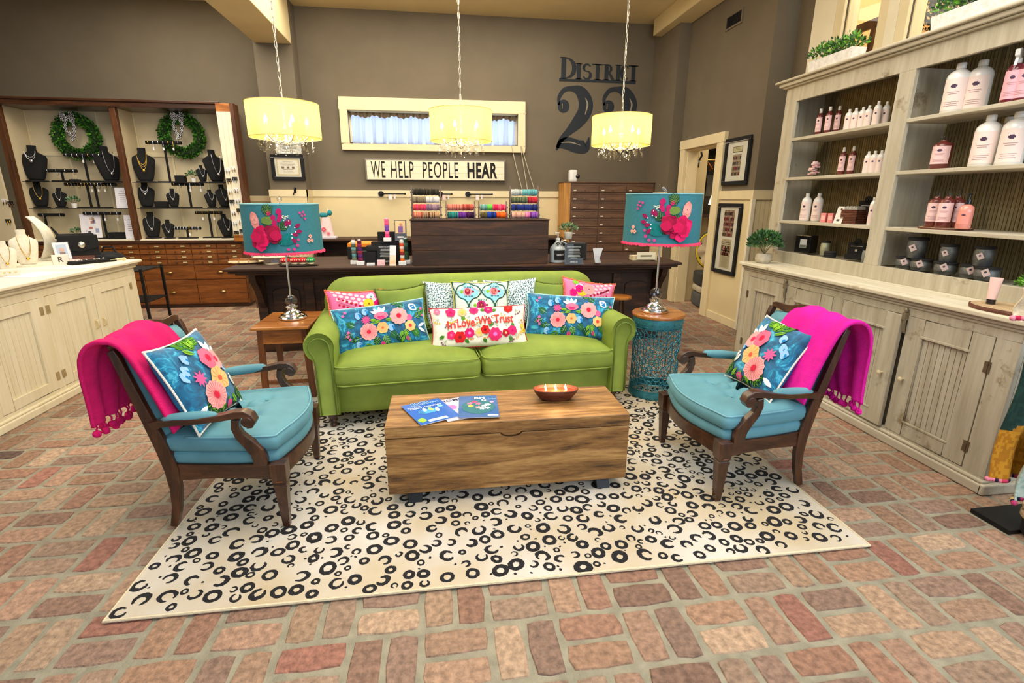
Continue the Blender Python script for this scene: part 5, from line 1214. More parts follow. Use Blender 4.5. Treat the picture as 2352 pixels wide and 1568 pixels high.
def picture(name, label, cat, M, w_, h_, fw_, mat_=.05, draw=None, frame=C(16, 16, 18)):
    """M places local x (right), z (up), -y (towards the viewer)"""
    t = thing(name, label, cat); t.matrix_world = M
    b = MB('matte', frame); 
    for a in ((-w_/2, w_/2, h_/2-fw_, h_/2), (-w_/2, w_/2, -h_/2, -h_/2+fw_), (-w_/2, -w_/2+fw_, -h_/2+fw_, h_/2-fw_), (w_/2-fw_, w_/2, -h_/2+fw_, h_/2-fw_)): b.box(a[0], a[1], -.03, 0, a[2], a[3])
    b.build('frame', parent=t, bevel=.004)
    b = MB('paper', C(236, 230, 214)); b.box(-w_/2+fw_, w_/2-fw_, -.012, -.004, -h_/2+fw_, h_/2-fw_); b.build('mat_board', parent=t)
    b = MB('paper'); 
    if draw: draw(b)
    b.build('print', parent=t, merge=False); MB('clear_glass').box(-w_/2+fw_, w_/2-fw_, -.0205, -.020, -h_/2+fw_, h_/2-fw_).build('glazing', parent=t)
    return t
def lines(b, x0, x1, z0, z1, n, col, y=-.0145, sd=1):
    rb = random.Random(sd)
    for k in range(n): z = z1-(z1-z0)*(k+.5)/n; hw = (x1-x0)/2*rb.uniform(.5, 1); xm = (x0+x1)/2; b.box(xm-hw, xm+hw, y-.0004, y, z-(z1-z0)/n*.14, z+(z1-z0)/n*.14, col)
def dr_cert(b):
    b.box(-.155, .155, -.0135, -.012, -.11, .115, C(214, 196, 150)); b.box(-.135, .135, -.0142, -.0135, -.092, .097, C(236, 228, 206)); lines(b, -.11, .11, .02, .08, 4, C(150, 130, 110)); lines(b, -.11, .11, -.08, -.02, 3, C(160, 140, 116), sd=4)
    for x in (-.07, 0, .07): b.box(x-.018, x+.018, -.015, -.0142, -.015, .012, C(120, 100, 84))
I4 = lambda x, y, z: Matrix.Translation((x, y, z))
picture('picture_frame', 'black framed certificate on the left pillar', 'framed certificate', I4(-2.085, 7.898, 1.915), .44, .345, .045, draw=dr_cert)
picture('picture_frame', 'small white certificate above the black framed one, half behind the left chandelier', 'framed certificate', I4(-2.05, 7.898, 2.165), .33, .14, .008, draw=lambda b: lines(b, -.12, .12, -.05, .05, 5, C(120, 116, 110)), frame=C(226, 224, 216))
RW = Matrix.Rotation(-PI/2, 4, 'Z')
def photo_print(b, x0, x1, z0, z1, sd, tint, rows=5):
    rb = random.Random(sd); b.box(x0, x1, -.0135, -.012, z0, z1, tint)
    for j in range(rows):
        for i in range(6):
            x = x0+(x1-x0)*(i+.5+rb.uniform(-.2, .2))/6; z = z0+(z1-z0)*(j+.5)/rows; r = (x1-x0)*.07; c = rb.choice([C(60, 30, 30), C(120, 30, 40), C(40, 36, 34), C(150, 120, 90), C(90, 70, 54)]); b.box(x-r, x+r, -.0145, -.0135, z-(z1-z0)/rows*.42, z+(z1-z0)/rows*.2, c); b.box(x-r*.5, x+r*.5, -.015, -.0145, z+(z1-z0)/rows*.15, z+(z1-z0)/rows*.42, C(206, 170, 136))
def dr_f1(b):
    b.box(-.10, .10, -.0135, -.012, .10, .165, C(110, 96, 60)); b.box(-.092, .092, -.0142, -.0135, .108, .157, C(206, 196, 150)); lines(b, -.07, .07, .12, .15, 2, C(110, 96, 80)); photo_print(b, -.085, .085, -.16, .075, 3, C(150, 140, 124), 4)
def dr_f2(b): photo_print(b, -.11, .11, .03, .34, 5, C(130, 100, 90), 5); b.box(-.11, .11, -.0135, -.012, -.35, -.0, C(196, 182, 146)); lines(b, -.10, .10, -.07, -.01, 3, C(60, 50, 44)); photo_print(b, -.10, .10, -.20, -.08, 8, C(120, 104, 84), 2); lines(b, -.10, .10, -.34, -.21, 9, C(150, 138, 110), sd=7)
picture('picture_frame', 'black frame with a yellow caption over an old photograph beside the doorway, upper one', 'framed picture', I4(3.488, 5.84, 1.93) @ RW, .52, .53, .045, draw=dr_f1)
picture('picture_frame', 'tall black frame with a team photograph over a newspaper page beside the doorway', 'framed picture', I4(3.474, 5.835, 1.035) @ RW, .50, .84, .045, draw=dr_f2)
t = thing('air_vent', 'dark louvred air vent high on the right wall under the beam', 'vent', (3.49, 6.25, 3.51)); b = MB('black_iron'); b.box(-.006, 0, -.155, .155, -.055, .06)
for k in range(7): b.box(-.014, -.004, -.15, .15, -.05+k*.016, -.044+k*.016)
b.build('louvre', parent=t); b = MB('wall_taupe'); b.box(-.016, 0, -.175, .175, -.075, -.055).box(-.016, 0, -.175, .175, .06, .08).box(-.016, 0, -.175, -.155, -.055, .06).box(-.016, 0, .155, .175, -.055, .06); b.build('frame', parent=t)

# ================================================================ BOTTLES AND JARS IN THE HUTCH (labels face -x and a little -y)
FACE = R(180+28)      # direction labels look, towards the middle of the room
def curved(b, r, z0, z1, a0, a1, col, n=8):
    I = [[b.V((r*math.cos(FACE+a0+(a1-a0)*k/n), r*math.sin(FACE+a0+(a1-a0)*k/n), z)) for k in range(n+1)] for z in (z0, z1)]
    for k in range(n): b.F((I[0][k], I[0][k+1], I[1][k+1], I[1][k]), col)
def label_part(t, r, z0, z1, col, span=1.0, small=False):
    b = MB('paper', col); curved(b, r+.0006, z0, z1, -span, span, col); zc = z0+(z1-z0)*.76; dk_ = C(70, 44, 74)
    for f0, f1, wf in ((-1, -.5, .62), (-.5, .5, 1), (.5, 1, .62)): curved(b, r+.0012, zc+.0075*f0*(z1-z0)/.12, zc+.0075*f1*(z1-z0)/.12, -.26*wf, .26*wf, dk_, 4)
    if not small:
        for k, (f, ww) in enumerate(((.56, .5), (.50, .36), (.24, .62), (.18, .5), (.12, .6))): z = z0+(z1-z0)*f; curved(b, r+.0012, z, z+(z1-z0)*.018, -ww, ww, C(176, 130, 132), 4)
    b.build('label', parent=t, smooth=True, ang=80)
def white_bottle(label, loc, h_, r, grp, big=False):
    t = thing('lotion_bottle', label, 'bottle', loc, group=grp); b = MB('gloss', C(240, 236, 230))
    b.lathe([(r*.9, 0), (r, .006), (r, h_*.70), (r*.93, h_*.77), (r*.72, h_*.83), (r*.42, h_*.87), (r*.36, h_*.885)], n=22); b.build('bottle_body', parent=t, smooth=True, ang=60)
    b = MB('gloss', C(232, 230, 224)); b.lathe([(r*.38, h_*.885), (r*.40, h_*.89), (r*.40, h_*.985), (r*.36, h_)], n=16); b.build('cap', parent=t, smooth=True, ang=50)
    label_part(t, r, h_*.06, h_*.68, C(244, 222, 212), 1.05, not big); return t
def amber_bottle(label, loc, h_, r, grp, clear_cap=False):
    t = thing('soap_bottle', label, 'bottle', loc, group=grp); b = MB('gloss', C(112, 48, 44))
    b.lathe([(r*.92, 0), (r, .004), (r, h_*.72), (r*.9, h_*.76), (r*.45, h_*.80), (r*.42, h_*.86)], n=20); b.build('bottle_body', parent=t, smooth=True, ang=60)
    b = MB('clear_glass' if clear_cap else 'gloss', C(226, 220, 210)); b.lathe([(r*.45, h_*.85), (r*.46, h_*.97), (r*.40, h_)], n=14); b.build('cap', parent=t, smooth=True, ang=50)
    label_part(t, r, h_*.16, h_*.68, C(246, 206, 204), 1.1, h_ < .2); return t
def at_shelf(p, zz): return (p[0], p[1], zz+.0005)
S3, S2, S1, S0 = 2.020, 1.690, 1.318, 1.046
ORD = ['leftmost', 'second from left', 'third from left', 'fourth from left', 'fifth from left', 'rightmost']
a0_ = None
for k, px_ in enumerate(((3.220, 4.214, 2.055), (3.220, 4.108, 2.052), (3.270, 4.067, 2.055))):
    lb = 'small amber bottle on the top shelf of the left hutch bay, %s of three' % ('leftmost', 'middle', 'rightmost')[k]; p = at_shelf(px_, S3)
    if a0_ is None: a0_ = amber_bottle(lb, p, .215, .026, 'amber bottles in the hutch')
    else: dup(a0_, lb, p)
w0_ = None
for k, px_ in enumerate(((3.200, 3.869, 2.036), (3.210, 3.815, 2.036), (3.220, 3.758, 2.036), (3.220, 3.701, 2.038), (3.230, 3.632, 2.038), (3.300, 3.632, 2.049))):
    lb = 'short white bottle, top shelf of the left hutch bay, %s of six' % ORD[k]; p = at_shelf(px_, S3)
    if w0_ is None: w0_ = white_bottle(lb, p, .158, .026, 'white bottles in the hutch')
    else: dup(w0_, lb, p, scale=(1, 1, 1.12 if k > 3 else 1))
for k, px_ in enumerate(((3.250, 3.916, 1.717), (3.270, 3.839, 1.717))): dup(a0_, 'small amber bottle on the second shelf of the left hutch bay, %s of two' % ('left', 'right')[k], at_shelf(px_, S2))
for k, px_ in enumerate(((3.200, 3.603, 1.705), (3.210, 3.557, 1.703), (3.230, 3.520, 1.704))): dup(w0_, 'short white bottle on the second shelf of the left hutch bay, %s of three' % ('leftmost', 'middle', 'rightmost')[k], at_shelf(px_, S2))
m1 = white_bottle('tall white bottle on the third shelf of the left hutch bay, left of two', at_shelf((3.220, 4.217, 1.326), S1), .235, .040, 'tall white bottles in the hutch', True)
dup(m1, 'tall white bottle on the third shelf of the left hutch bay, right of two', at_shelf((3.270, 4.138, 1.322), S1))
white_bottle('slim white bottle beside the centre post on the third hutch shelf', at_shelf((3.170, 3.443, 1.328), S1), .200, .022, 'white bottles in the hutch')
L1 = white_bottle('large white laundry bottle on the top shelf of the right hutch bay, left of two', at_shelf((3.200, 3.016, 2.044), S3), .285, .062, 'large white bottles in the hutch', True)
dup(L1, 'large white laundry bottle on the top shelf of the right hutch bay, right of two', at_shelf((3.260, 2.936, 2.055), S3))
dup(L1, 'large white laundry bottle on the second hutch shelf, left one in front', at_shelf((3.200, 2.757, 1.699), S2))
dup(L1, 'large white laundry bottle on the second shelf, right one near the photo edge', at_shelf((3.230, 2.630, 1.701), S2))
dup(L1, 'large white laundry bottle on the second shelf, half hidden behind two others', at_shelf((3.340, 2.769, 1.711), S2), scale=.98)
A1_ = amber_bottle('tall amber bottle with pink label on the wood slice, left of three', at_shelf((3.200, 2.981, 1.344), S1+.012), .225, .042, 'amber bottles on the wood slice', True)
dup(A1_, 'tall amber bottle with pink label on the wood slice, middle of three', at_shelf((3.180, 2.888, 1.344), S1+.012)); dup(A1_, 'tall amber bottle on the wood slice, right of three and mostly hidden', at_shelf((3.250, 2.886, 1.346), S1+.012))
dup(A1_, 'wide amber jar with clear stopper alone on the second shelf of the right hutch bay', at_shelf((3.220, 3.039, 1.700), S2), scale=(1.25, 1.25, .92))
t = thing('pump_bottle', 'pink pump bottle with a black pump on the wood slice in the hutch', 'bottle', at_shelf((3.170, 2.750, 1.345), S1+.012)); MB('gloss', C(238, 152, 136)).lathe([(.032, 0), (.038, .008), (.038, .11), (.034, .13), (.016, .145)], n=22).build('bottle_body', parent=t, smooth=True, ang=60)
b = MB('gloss', C(22, 22, 24)); b.cyl((0, 0, .145), .015, .028, 14).cyl((0, 0, .173), .005, .03, 8); b.box(-.022, .010, -.008, .008, .20, .208); b.build('pump', parent=t, bevel=.001); label_part(t, .038, .03, .10, C(238, 152, 136), .8, True)
def slice_(nm, label, loc, r, h_):
    rb = random.Random(4); b = MB('slab_wood'); ol = [(r*(1+rb.uniform(-.04, .04))*math.cos(2*PI*k/36), r*.72*(1+rb.uniform(-.04, .04))*math.sin(2*PI*k/36)) for k in range(36)]
    t = thing(nm, label, 'wood slice', loc); b.loft([[(y*1.0, x, 0) for x, y in ol], [(y*.98, x*.98, h_) for x, y in ol]]); b.build('slab', parent=t)
    b = MB('bowl_wood'); b.loft([[(y*1.01, x*1.01, .001) for x, y in ol], [(y*1.02, x*1.02, h_/2) for x, y in ol], [(y*.995, x*.995, h_-.001) for x, y in ol]], cap=False); b.build('bark', parent=t)
slice_('wood_slice', 'round wood slice under the amber bottles in the hutch', at_shelf((3.240, 2.926, 1.336), S1), .155, .012)
slice_('wood_slice', 'round bark-edged wood slice at the right end of the hutch countertop', (2.93, 2.17, .9455), .20, .022)
# spray bottles at the upper right edge of the picture
sp0 = None
for k, px_ in enumerate(((3.180, 2.669, 2.043), (3.200, 2.624, 2.049))):
    lb = ('pink spray bottle with white trigger, left one on the top right hutch shelf', 'pink spray bottle with white trigger, cut by the right photo edge')[k]
    if sp0: dup(sp0, lb, at_shelf(px_, S3)); continue
    t = sp0 = thing('spray_bottle', lb, 'bottle', at_shelf(px_, S3), group='spray bottles in the hutch'); MB('gloss', C(104, 30, 44)).lathe([(.040, 0), (.042, .006), (.042, .17), (.03, .195), (.015, .205)], n=20).build('bottle_body', parent=t, smooth=True, ang=60); label_part(t, .042, .02, .165, C(244, 176, 186), 1.1)
    b = MB('gloss', C(236, 234, 228)); b.cyl((0, 0, .20), .016, .03, 12); b.T = Matrix.Rotation(FACE-PI, 4, 'Z'); b.prism([(-.055, .235), (-.06, .265), (-.03, .275), (.03, .272), (.04, .25), (.012, .225), (-.012, .225)], 'y', -.011, .011); b.bar([(-.035, 0, .235), (-.045, 0, .215), (-.055, 0, .185)], .014, .006, (0, 1, 0)); b.build('trigger', parent=t, bevel=.003)
# bowl of pink sachets, basket of cards, testers, boxes, paper sign
t = thing('glass_bowl', 'glass bowl heaped with pink bath pieces on the second hutch shelf', 'bowl', at_shelf((3.220, 4.186, 1.708), S2)); MB('clear_glass').lathe([(.028, 0), (.055, .016), (.068, .045), (.062, .072)], n=24, cap=False).build('bowl', parent=t, smooth=True, ang=180)
rb = random.Random(7); b = MB('matte', C(238, 190, 184))
for k in range(46): a, d, z = rb.uniform(0, 6.28), rb.uniform(0, .048), rb.uniform(.012, .115); d *= (1-max(0, z-.06)*12) if z > .06 else 1; b.box(d*math.cos(a)-.012, d*math.cos(a)+.012, d*math.sin(a)-.012, d*math.sin(a)+.012, z, z+.010, rb.choice([C(244, 196, 190), C(236, 168, 170), C(250, 222, 214)]))
tag(b.build('bath_sachets', loc=at_shelf((3.220, 4.186, 1.708), S2+.003)), 'heap of pale pink bath pieces in the glass bowl on the second hutch shelf', 'bath pieces', kind='stuff')
pb_ = None
for k, px_ in enumerate(((3.200, 3.952, 1.326), (3.200, 3.872, 1.326))):
    t = thing('small_carton', 'small coral pink carton on the third hutch shelf, %s of two' % ('left', 'right')[k], 'carton', at_shelf(px_, S1), (0, 0, R(28)), 'coral cartons in the hutch'); MB('paper', C(240, 140, 136)).box(-.022, .022, -.02, .02, 0, .075).build('box', parent=t, bevel=.001); MB('paper', C(250, 190, 180)).box(-.0226, -.022, -.014, .014, .02, .055).build('label', parent=t)
t = thing('card_basket', 'wicker basket packed with grey scent cards on the third hutch shelf', 'basket', at_shelf((3.220, 3.670, 1.328), S1), (0, 0, R(12))); b = MB('bowl_wood')
for k in range(9): zz = k*.012; b.tube([(-.052, -.062, zz+.006), (.052, -.062, zz+.006), (.052, .062, zz+.006), (-.052, .062, zz+.006)], .0065, 6, closed=True)
b.build('wicker', parent=t, smooth=True, ang=60); b = MB('paper', C(196, 192, 182))
for k in range(11): b.box(-.046, .046, -.054+k*.0098, -.048+k*.0098, .004, .128+(k % 3)*.003)
b.build('cards', parent=t)
t = thing('price_card', 'white leaning barcode card in front of the wicker basket in the hutch', 'card', at_shelf((3.140, 3.732, 1.322), S1), (0, R(14), R(10))); b = MB('paper', C(226, 222, 212)); b.box(0, .003, -.036, .036, 0, .135).box(-.0006, 0, -.012, .012, .018, .034, C(60, 60, 60)).box(-.0006, 0, -.008, .008, .105, .118, C(70, 50, 70)); b.build('card', parent=t)
def tester(label, loc, s=1.):
    t = thing('tester_stand', label, 'stand', loc, (0, 0, R(20)), 'black testers in the hutch'); b = MB('matte', C(18, 17, 18)); b.box(-.03, .03, -.065, .065, 0, .04*s).box(.0, .008, -.065, .065, .04*s, .13*s); b.prism([(.028*math.cos(2*PI*k/16), .135*s+.028*math.sin(2*PI*k/16)) for k in range(16)], 'x', 0, .008); b.build('stand_body', parent=t)
    b = MB('paper', C(200, 196, 186)); b.box(-.001, 0, -.008, .008, .062*s, .078*s).box(-.001, 0, -.045, .045, .10*s, .103*s); b.build('print', parent=t)
tester('black round-topped tester stand on the third hutch shelf behind the basket', at_shelf((3.360, 3.707, 1.326), S1), 1.35)
tester('black round-topped tester stand on the bottom hutch shelf', at_shelf((3.250, 3.614, 1.037), S0))
t = thing('boxed_candle', 'black candle box with a small landscape picture on the bottom hutch shelf', 'box', at_shelf((3.220, 4.158, 1.048), S0), (0, 0, R(16))); MB('gloss', C(16, 14, 16)).box(-.05, .05, -.085, .06, 0, .15).build('box', parent=t, bevel=.003); b = MB('paper', C(178, 180, 178)); b.box(-.0512, -.05, -.052, .012, .045, .118).box(-.0516, -.0512, -.05, .01, .047, .07, C(90, 96, 84)); b.build('picture', parent=t)
def tin(label, loc, r, h_, body, grp, tagc=True, lid=True):
    t = thing('candle_jar', label, 'candle', loc, group=grp); b = MB('worn_metal', body); b.lathe([(r*.86, 0), (r*.9, .004), (r*.94, h_*.25), (r, h_*.28), (r, h_*.70), (r*.92, h_*.8), (r*.9, h_*.86)], n=24); b.build('jar', parent=t, smooth=True, ang=50)
    if lid: MB('matte', C(22, 20, 20)).lathe([(r*.98, h_*.86), (r*1.05, h_*.88), (r*1.05, h_*.97), (r*.98, h_)], n=24).build('lid', parent=t, smooth=True, ang=50)
    if tagc: b = MB('paper', C(206, 180, 170)); b.T = Matrix.Rotation(FACE+.5, 4, 'Z') @ Matrix.Rotation(.5, 4, 'X'); b.box(r*1.02, r*1.02+.001, -.017, .017, h_*.42, h_*.42+.042).box(r*1.02+.001, r*1.02+.0014, -.006, .006, h_*.42+.02, h_*.42+.031, C(70, 50, 60)); b.build('tag', parent=t)
    return t
ZN = C(104, 106, 104)
tin('pale green candle jar beside the black candle box on the bottom hutch shelf', at_shelf((3.240, 3.934, 1.059), S0), .036, .12, C(190, 192, 160), 'candle jars in the hutch', False)
tin('small grey candle jar next to the centre post on the bottom hutch shelf', at_shelf((3.170, 3.431, 1.060), S0), .022, .10, C(150, 156, 150), 'candle jars in the hutch', False, False)
low = []
j0 = tin('low zinc candle tin under the tallest jar, left one', at_shelf((3.200, 3.109, 1.042), S0), .060, .075, ZN, 'zinc candle tins', True)
dup(j0, 'low zinc candle tin under the tallest jar, right one', at_shelf((3.200, 2.992, 1.040), S0)); dup(j0, 'low zinc candle tin under the middle zinc jar in the hutch', at_shelf((3.200, 2.821, 1.035), S0)); dup(j0, 'low zinc candle tin under the rightmost zinc jar', at_shelf((3.220, 2.671, 1.035), S0)); dup(j0, 'low zinc candle tin at the far right, beside the pink tube', at_shelf((3.200, 2.567, 1.039), S0)); dup(j0, 'low zinc candle tin peeking out beside the centre post of the hutch', at_shelf((3.270, 3.384, 1.028), S0), scale=.8)
j1 = tin('tallest zinc candle jar with black lid and pink tag on the bottom hutch shelf', (j0.location.x+.005, j0.location.y-.055, S0+.0765), .056, .135, ZN, 'zinc candle jars with tags')
dup(j1, 'middle zinc candle jar with black lid and pink tag on the bottom hutch shelf', (3.20, (3.200, 2.825, 1.074)[1], S0+.0765), scale=.82); dup(j1, 'rightmost zinc candle jar with black lid and pink tag on the bottom hutch shelf', (3.21, (3.210, 2.616, 1.057)[1], S0+.0765), scale=.86)
dk2 = MB('matte', C(30, 28, 28)); 
for k in range(3): dk2.cyl((0, 0, k*.016), .045, .013, 20)
tag(dk2.build('coaster_stack', loc=at_shelf((3.170, 3.784, 1.047), S0), smooth=True, ang=40), 'low stack of black coasters at the front of the bottom hutch shelf', 'coasters')
t = thing('paper_notice', 'white speckled price notice leaning at the right of the third hutch shelf', 'notice', (3.36, 2.42, S1+.001), (0, R(18), R(6))); b = MB('paper', C(226, 220, 212)); b.box(-.004, 0, -.16, .10, 0, .30)
lb_ = random.Random(3)
for k in range(11): hw_ = lb_.uniform(.04, .08); b.box(-.005, -.004, -.03-hw_, -.03+hw_, .05+k*.019, .054+k*.019, C(120, 110, 108))
b.build('sheet', parent=t)

# ================================================================ PLANTS
def leaves(b, c, rx, ry, rz, n, ls, cols, seed, up=.3):
    rb = random.Random(seed)
    for _ in range(n):
        a, s_ = rb.uniform(0, 2*PI), rb.uniform(-.2, 1); d = Vector((math.cos(a)*math.sqrt(max(0, 1-s_*s_)), math.sin(a)*math.sqrt(max(0, 1-s_*s_)), s_))*rb.uniform(.55, 1)
        p = Vector(c)+Vector((d.x*rx, d.y*ry, d.z*rz)); dr = (d+Vector((rb.uniform(-.5, .5), rb.uniform(-.5, .5), up))).normalized(); sd = dr.cross(Vector((rb.uniform(-1, 1), rb.uniform(-1, 1), rb.uniform(-1, 1)))).normalized(); l_ = ls*rb.uniform(.7, 1.2); col = rb.choice(cols)
        q = [p, p+dr*l_*.45+sd*l_*.28, p+dr*l_, p+dr*l_*.45-sd*l_*.28]; b.F([b.V(x) for x in q], col)
GREENS = [C(46, 92, 44), C(70, 118, 60), C(92, 140, 78), C(36, 74, 40)]; SAGE = [C(96, 132, 96), C(120, 152, 112), C(72, 108, 76), C(150, 176, 132)]; BRIGHT = [C(96, 160, 40), C(120, 184, 60), C(60, 120, 30), C(140, 196, 84)]
def pot_plant(nm, label, loc, pot, foliage, cols, seed, mat='stone', potcol=C(190, 180, 160), n=260, ls=.03, stems=14):
    t = thing(nm, label, 'plant', loc); MB(mat, potcol).lathe(pot, n=24).build('pot', parent=t, smooth=True, ang=50); top = pot[-1][1]; rx, ry, rz, cz = foliage; rb = random.Random(seed)
    b = MB('leaf'); leaves(b, (0, 0, cz), rx, ry, rz, n, ls, cols, seed); b.build('foliage', parent=t, merge=False)
    b = MB('leaf', C(90, 96, 60))
    for k in range(stems): a = 2*PI*k/stems; b.tube([(0, 0, top-.01), (rx*.35*math.cos(a), ry*.35*math.sin(a), cz-.02), (rx*.8*math.cos(a), ry*.8*math.sin(a), cz+rz*rb.uniform(-.3, .6))], .0016, 4)
    b.build('stems', parent=t); return t
pot_plant('potted_plant', 'bushy green plant in a small stone pot at the far end of the hutch counter', (2.90, 4.25, .9455), [(.045, 0), (.062, .012), (.070, .04), (.066, .07), (.060, .085)], (.13, .15, .115, .17), GREENS+[SAGE[0]], 5, n=900, ls=.034)
pot_plant('potted_plant', 'bright green plant in a square concrete pot on the wood slice at right', (2.96, 2.10, .968), [(.040, 0), (.050, .01), (.054, .085), (.050, .09)], (.085, .10, .055, .125), BRIGHT, 6, n=420, ls=.022)
pot_plant('potted_plant', 'sage green plant in a white pot on the reception desk behind the jug', (1.294, 5.100, 1.106), [(.032, 0), (.038, .005), (.043, .07), (.040, .072)], (.09, .08, .06, .10), SAGE, 8, 'gloss', C(222, 218, 206), 220, .026)
def planter(label, loc, ln, seed, grp):
    t = thing('planter_box', label, 'planter', loc, group=grp); b = MB('stone', C(232, 230, 226)); b.loft([[(-.05, -ln/2, 0), (.05, -ln/2, 0), (.05, ln/2, 0), (-.05, ln/2, 0)], [(-.062, -ln/2-.015, .11), (.062, -ln/2-.015, .11), (.062, ln/2+.015, .11), (-.062, ln/2+.015, .11)]]); b.build('trough', parent=t, bevel=.003)
    b = MB('leaf')
    for k in range(7): leaves(b, (0, -ln/2+ln*(k+.5)/7, .145), .085, .07, .07+.03*(k % 2), 110, .030, GREENS+BRIGHT[:2], seed+k)
    b.build('foliage', parent=t, merge=False)
planter('white stone trough of small-leaved greenery on top of the hutch, left one', (3.20, 4.12, 2.506), .46, 21, 'troughs on the hutch'); planter('white stone trough of small-leaved greenery on top of the hutch, right one', (3.20, 2.98, 2.506), .50, 31, 'troughs on the hutch')
t = thing('lotion_tube', 'pale pink lotion tube with a black cap beside the plant on the wood slice', 'tube', (2.90, 2.27, .968)); MB('gloss', C(30, 26, 30)).cyl((0, 0, 0), .020, .026, 18).build('cap', parent=t, smooth=True, ang=50)
b = MB('gloss', C(244, 206, 196)); b.T = Matrix.Rotation(R(28), 4, 'Z'); b.loft([[(.021*math.cos(2*PI*k/20)*(1-.92*u), .021*math.sin(2*PI*k/20)*(1+.3*u), .026+.115*u) for k in range(20)] for u in (0, .2, .4, .6, .8, 1)]); b.build('tube_body', parent=t, smooth=True, ang=60)
# greenery and chair in the room behind the side windows
t = thing('topiary_ball', 'dark green boxwood ball seen through the window above the hutch', 'plant', (4.30, 4.38, 2.62)); b = MB('leaf'); leaves(b, (0, 0, .32), .36, .36, .34, 1500, .05, [C(38, 54, 34), C(52, 70, 44), C(28, 42, 26)], 12); leaves(b, (0, 0, .30), .30, .30, -.30, 500, .05, [C(38, 54, 34), C(28, 42, 26)], 13); b.build('foliage', parent=t, merge=False); MB('stone', C(120, 110, 96)).lathe([(.11, -.97), (.15, -.72), (.10, -.72), (.02, -.7), (.02, .1)], n=18).build('urn', parent=t, smooth=True, ang=40)
t = thing('wooden_chair', 'grey-brown wooden chair back seen through the narrow upper window', 'chair', (4.10, 5.06, 1.65)); b = MB('oak_frame')
for y in (-.18, .18): b.bar([(0, y, 0), (0, y, .8), (.05, y, 1.50)], .045, .035, (0, 1, 0))
b.build('leg', parent=t, bevel=.004); MB('oak_frame').box(.03, .06, -.22, .22, 1.42, 1.50).build('top_rail', parent=t, bevel=.004); MB('oak_frame').box(.0, .44, -.2, .2, .78, .82).build('seat', parent=t, bevel=.004)
for x in (.40,):
    for y in (-.18, .18): MB('oak_frame').box(x, x+.035, y-.02, y+.02, 0, .78).build('leg', parent=t)

# ================================================================ JEWELLERY SHELVES
BLK = C(7, 7, 8)
def bust_mesh(b, h_, k=1.):
    secs = [(0, .17, .10), (.04, .20, .12), (.16, .235, .15), (.34, .275, .17), (.52, .31, .16), (.62, .325, .13), (.70, .30, .10), (.76, .21, .085), (.81, .125, .08), (.88, .105, .078), (.96, .11, .08), (1.0, .112, .08)]
    rg = []
    for z, wx, dy in secs:
        yo = .10*math.sin(z*2.2)*h_*.4-.16*h_*max(0, z-.5)*-1*.4
        rg.append([(wx*h_*k*math.cos(a), yo+dy*h_*.75*math.sin(a)-(.045*h_ if False else 0), z*h_) for a in [2*PI*q/22 for q in range(22)]])
    b.loft(rg)
def bust(label, loc, h_, col, mat='matte', rz=0., grp='black necklace busts', lean=8., base=True):
    t = thing('necklace_bust', label, 'necklace bust', loc, (0, 0, R(rz)), grp); b = MB(mat, col); b.T = Matrix.Translation((0, 0, .02)) @ Matrix.Rotation(R(-lean), 4, 'X'); bust_mesh(b, h_-.02); b.build('torso', parent=t, smooth=True, ang=80)
    if base: MB(mat, col).lathe([(.26*h_, 0), (.26*h_, .012), (.10*h_, .02), (.09*h_, .06)], n=20, sy=.6).build('foot', parent=t, smooth=True, ang=40)
    return t
def necklace(label, loc, h_, col, drop=.45, rz=0., n=1, pend=True, wide=.30, grp='necklaces on busts'):
    """strands lying on the front of a bust of height h_ standing at loc"""
    t = thing('necklace', label, 'necklace', loc, (0, 0, R(rz)), grp); b = MB('metal', col)
    for q in range(n):
        d = drop-.07*q; pts = []
        for k in range(17):
            s_ = k/16; x = (s_*2-1); zz = .84-(.84-(1-d-.12))*(1-abs(x)**1.8); pts.append((x*wide*h_*(.42+.2*math.sin(PI*s_)), -(.105+.03*math.sin(PI*s_))*h_-.004, zz*h_))
        b.tube(pts, max(.0022, .007*h_), 5)
    b.build('chain', parent=t, smooth=True, ang=180)
    if pend: b = MB('metal', col); b.sph((0, -.145*h_-.005, (1-drop-.15)*h_), .035*h_+.003, 8, sy=.4); b.build('pendant', parent=t, smooth=True, ang=180)
SIL, GLD = C(206, 206, 210), C(218, 176, 84)
def on(p, z): return (p[0], p[1], z)
JS1, JS2, JS0 = 1.6985, 1.3605, .9525
K = .0066
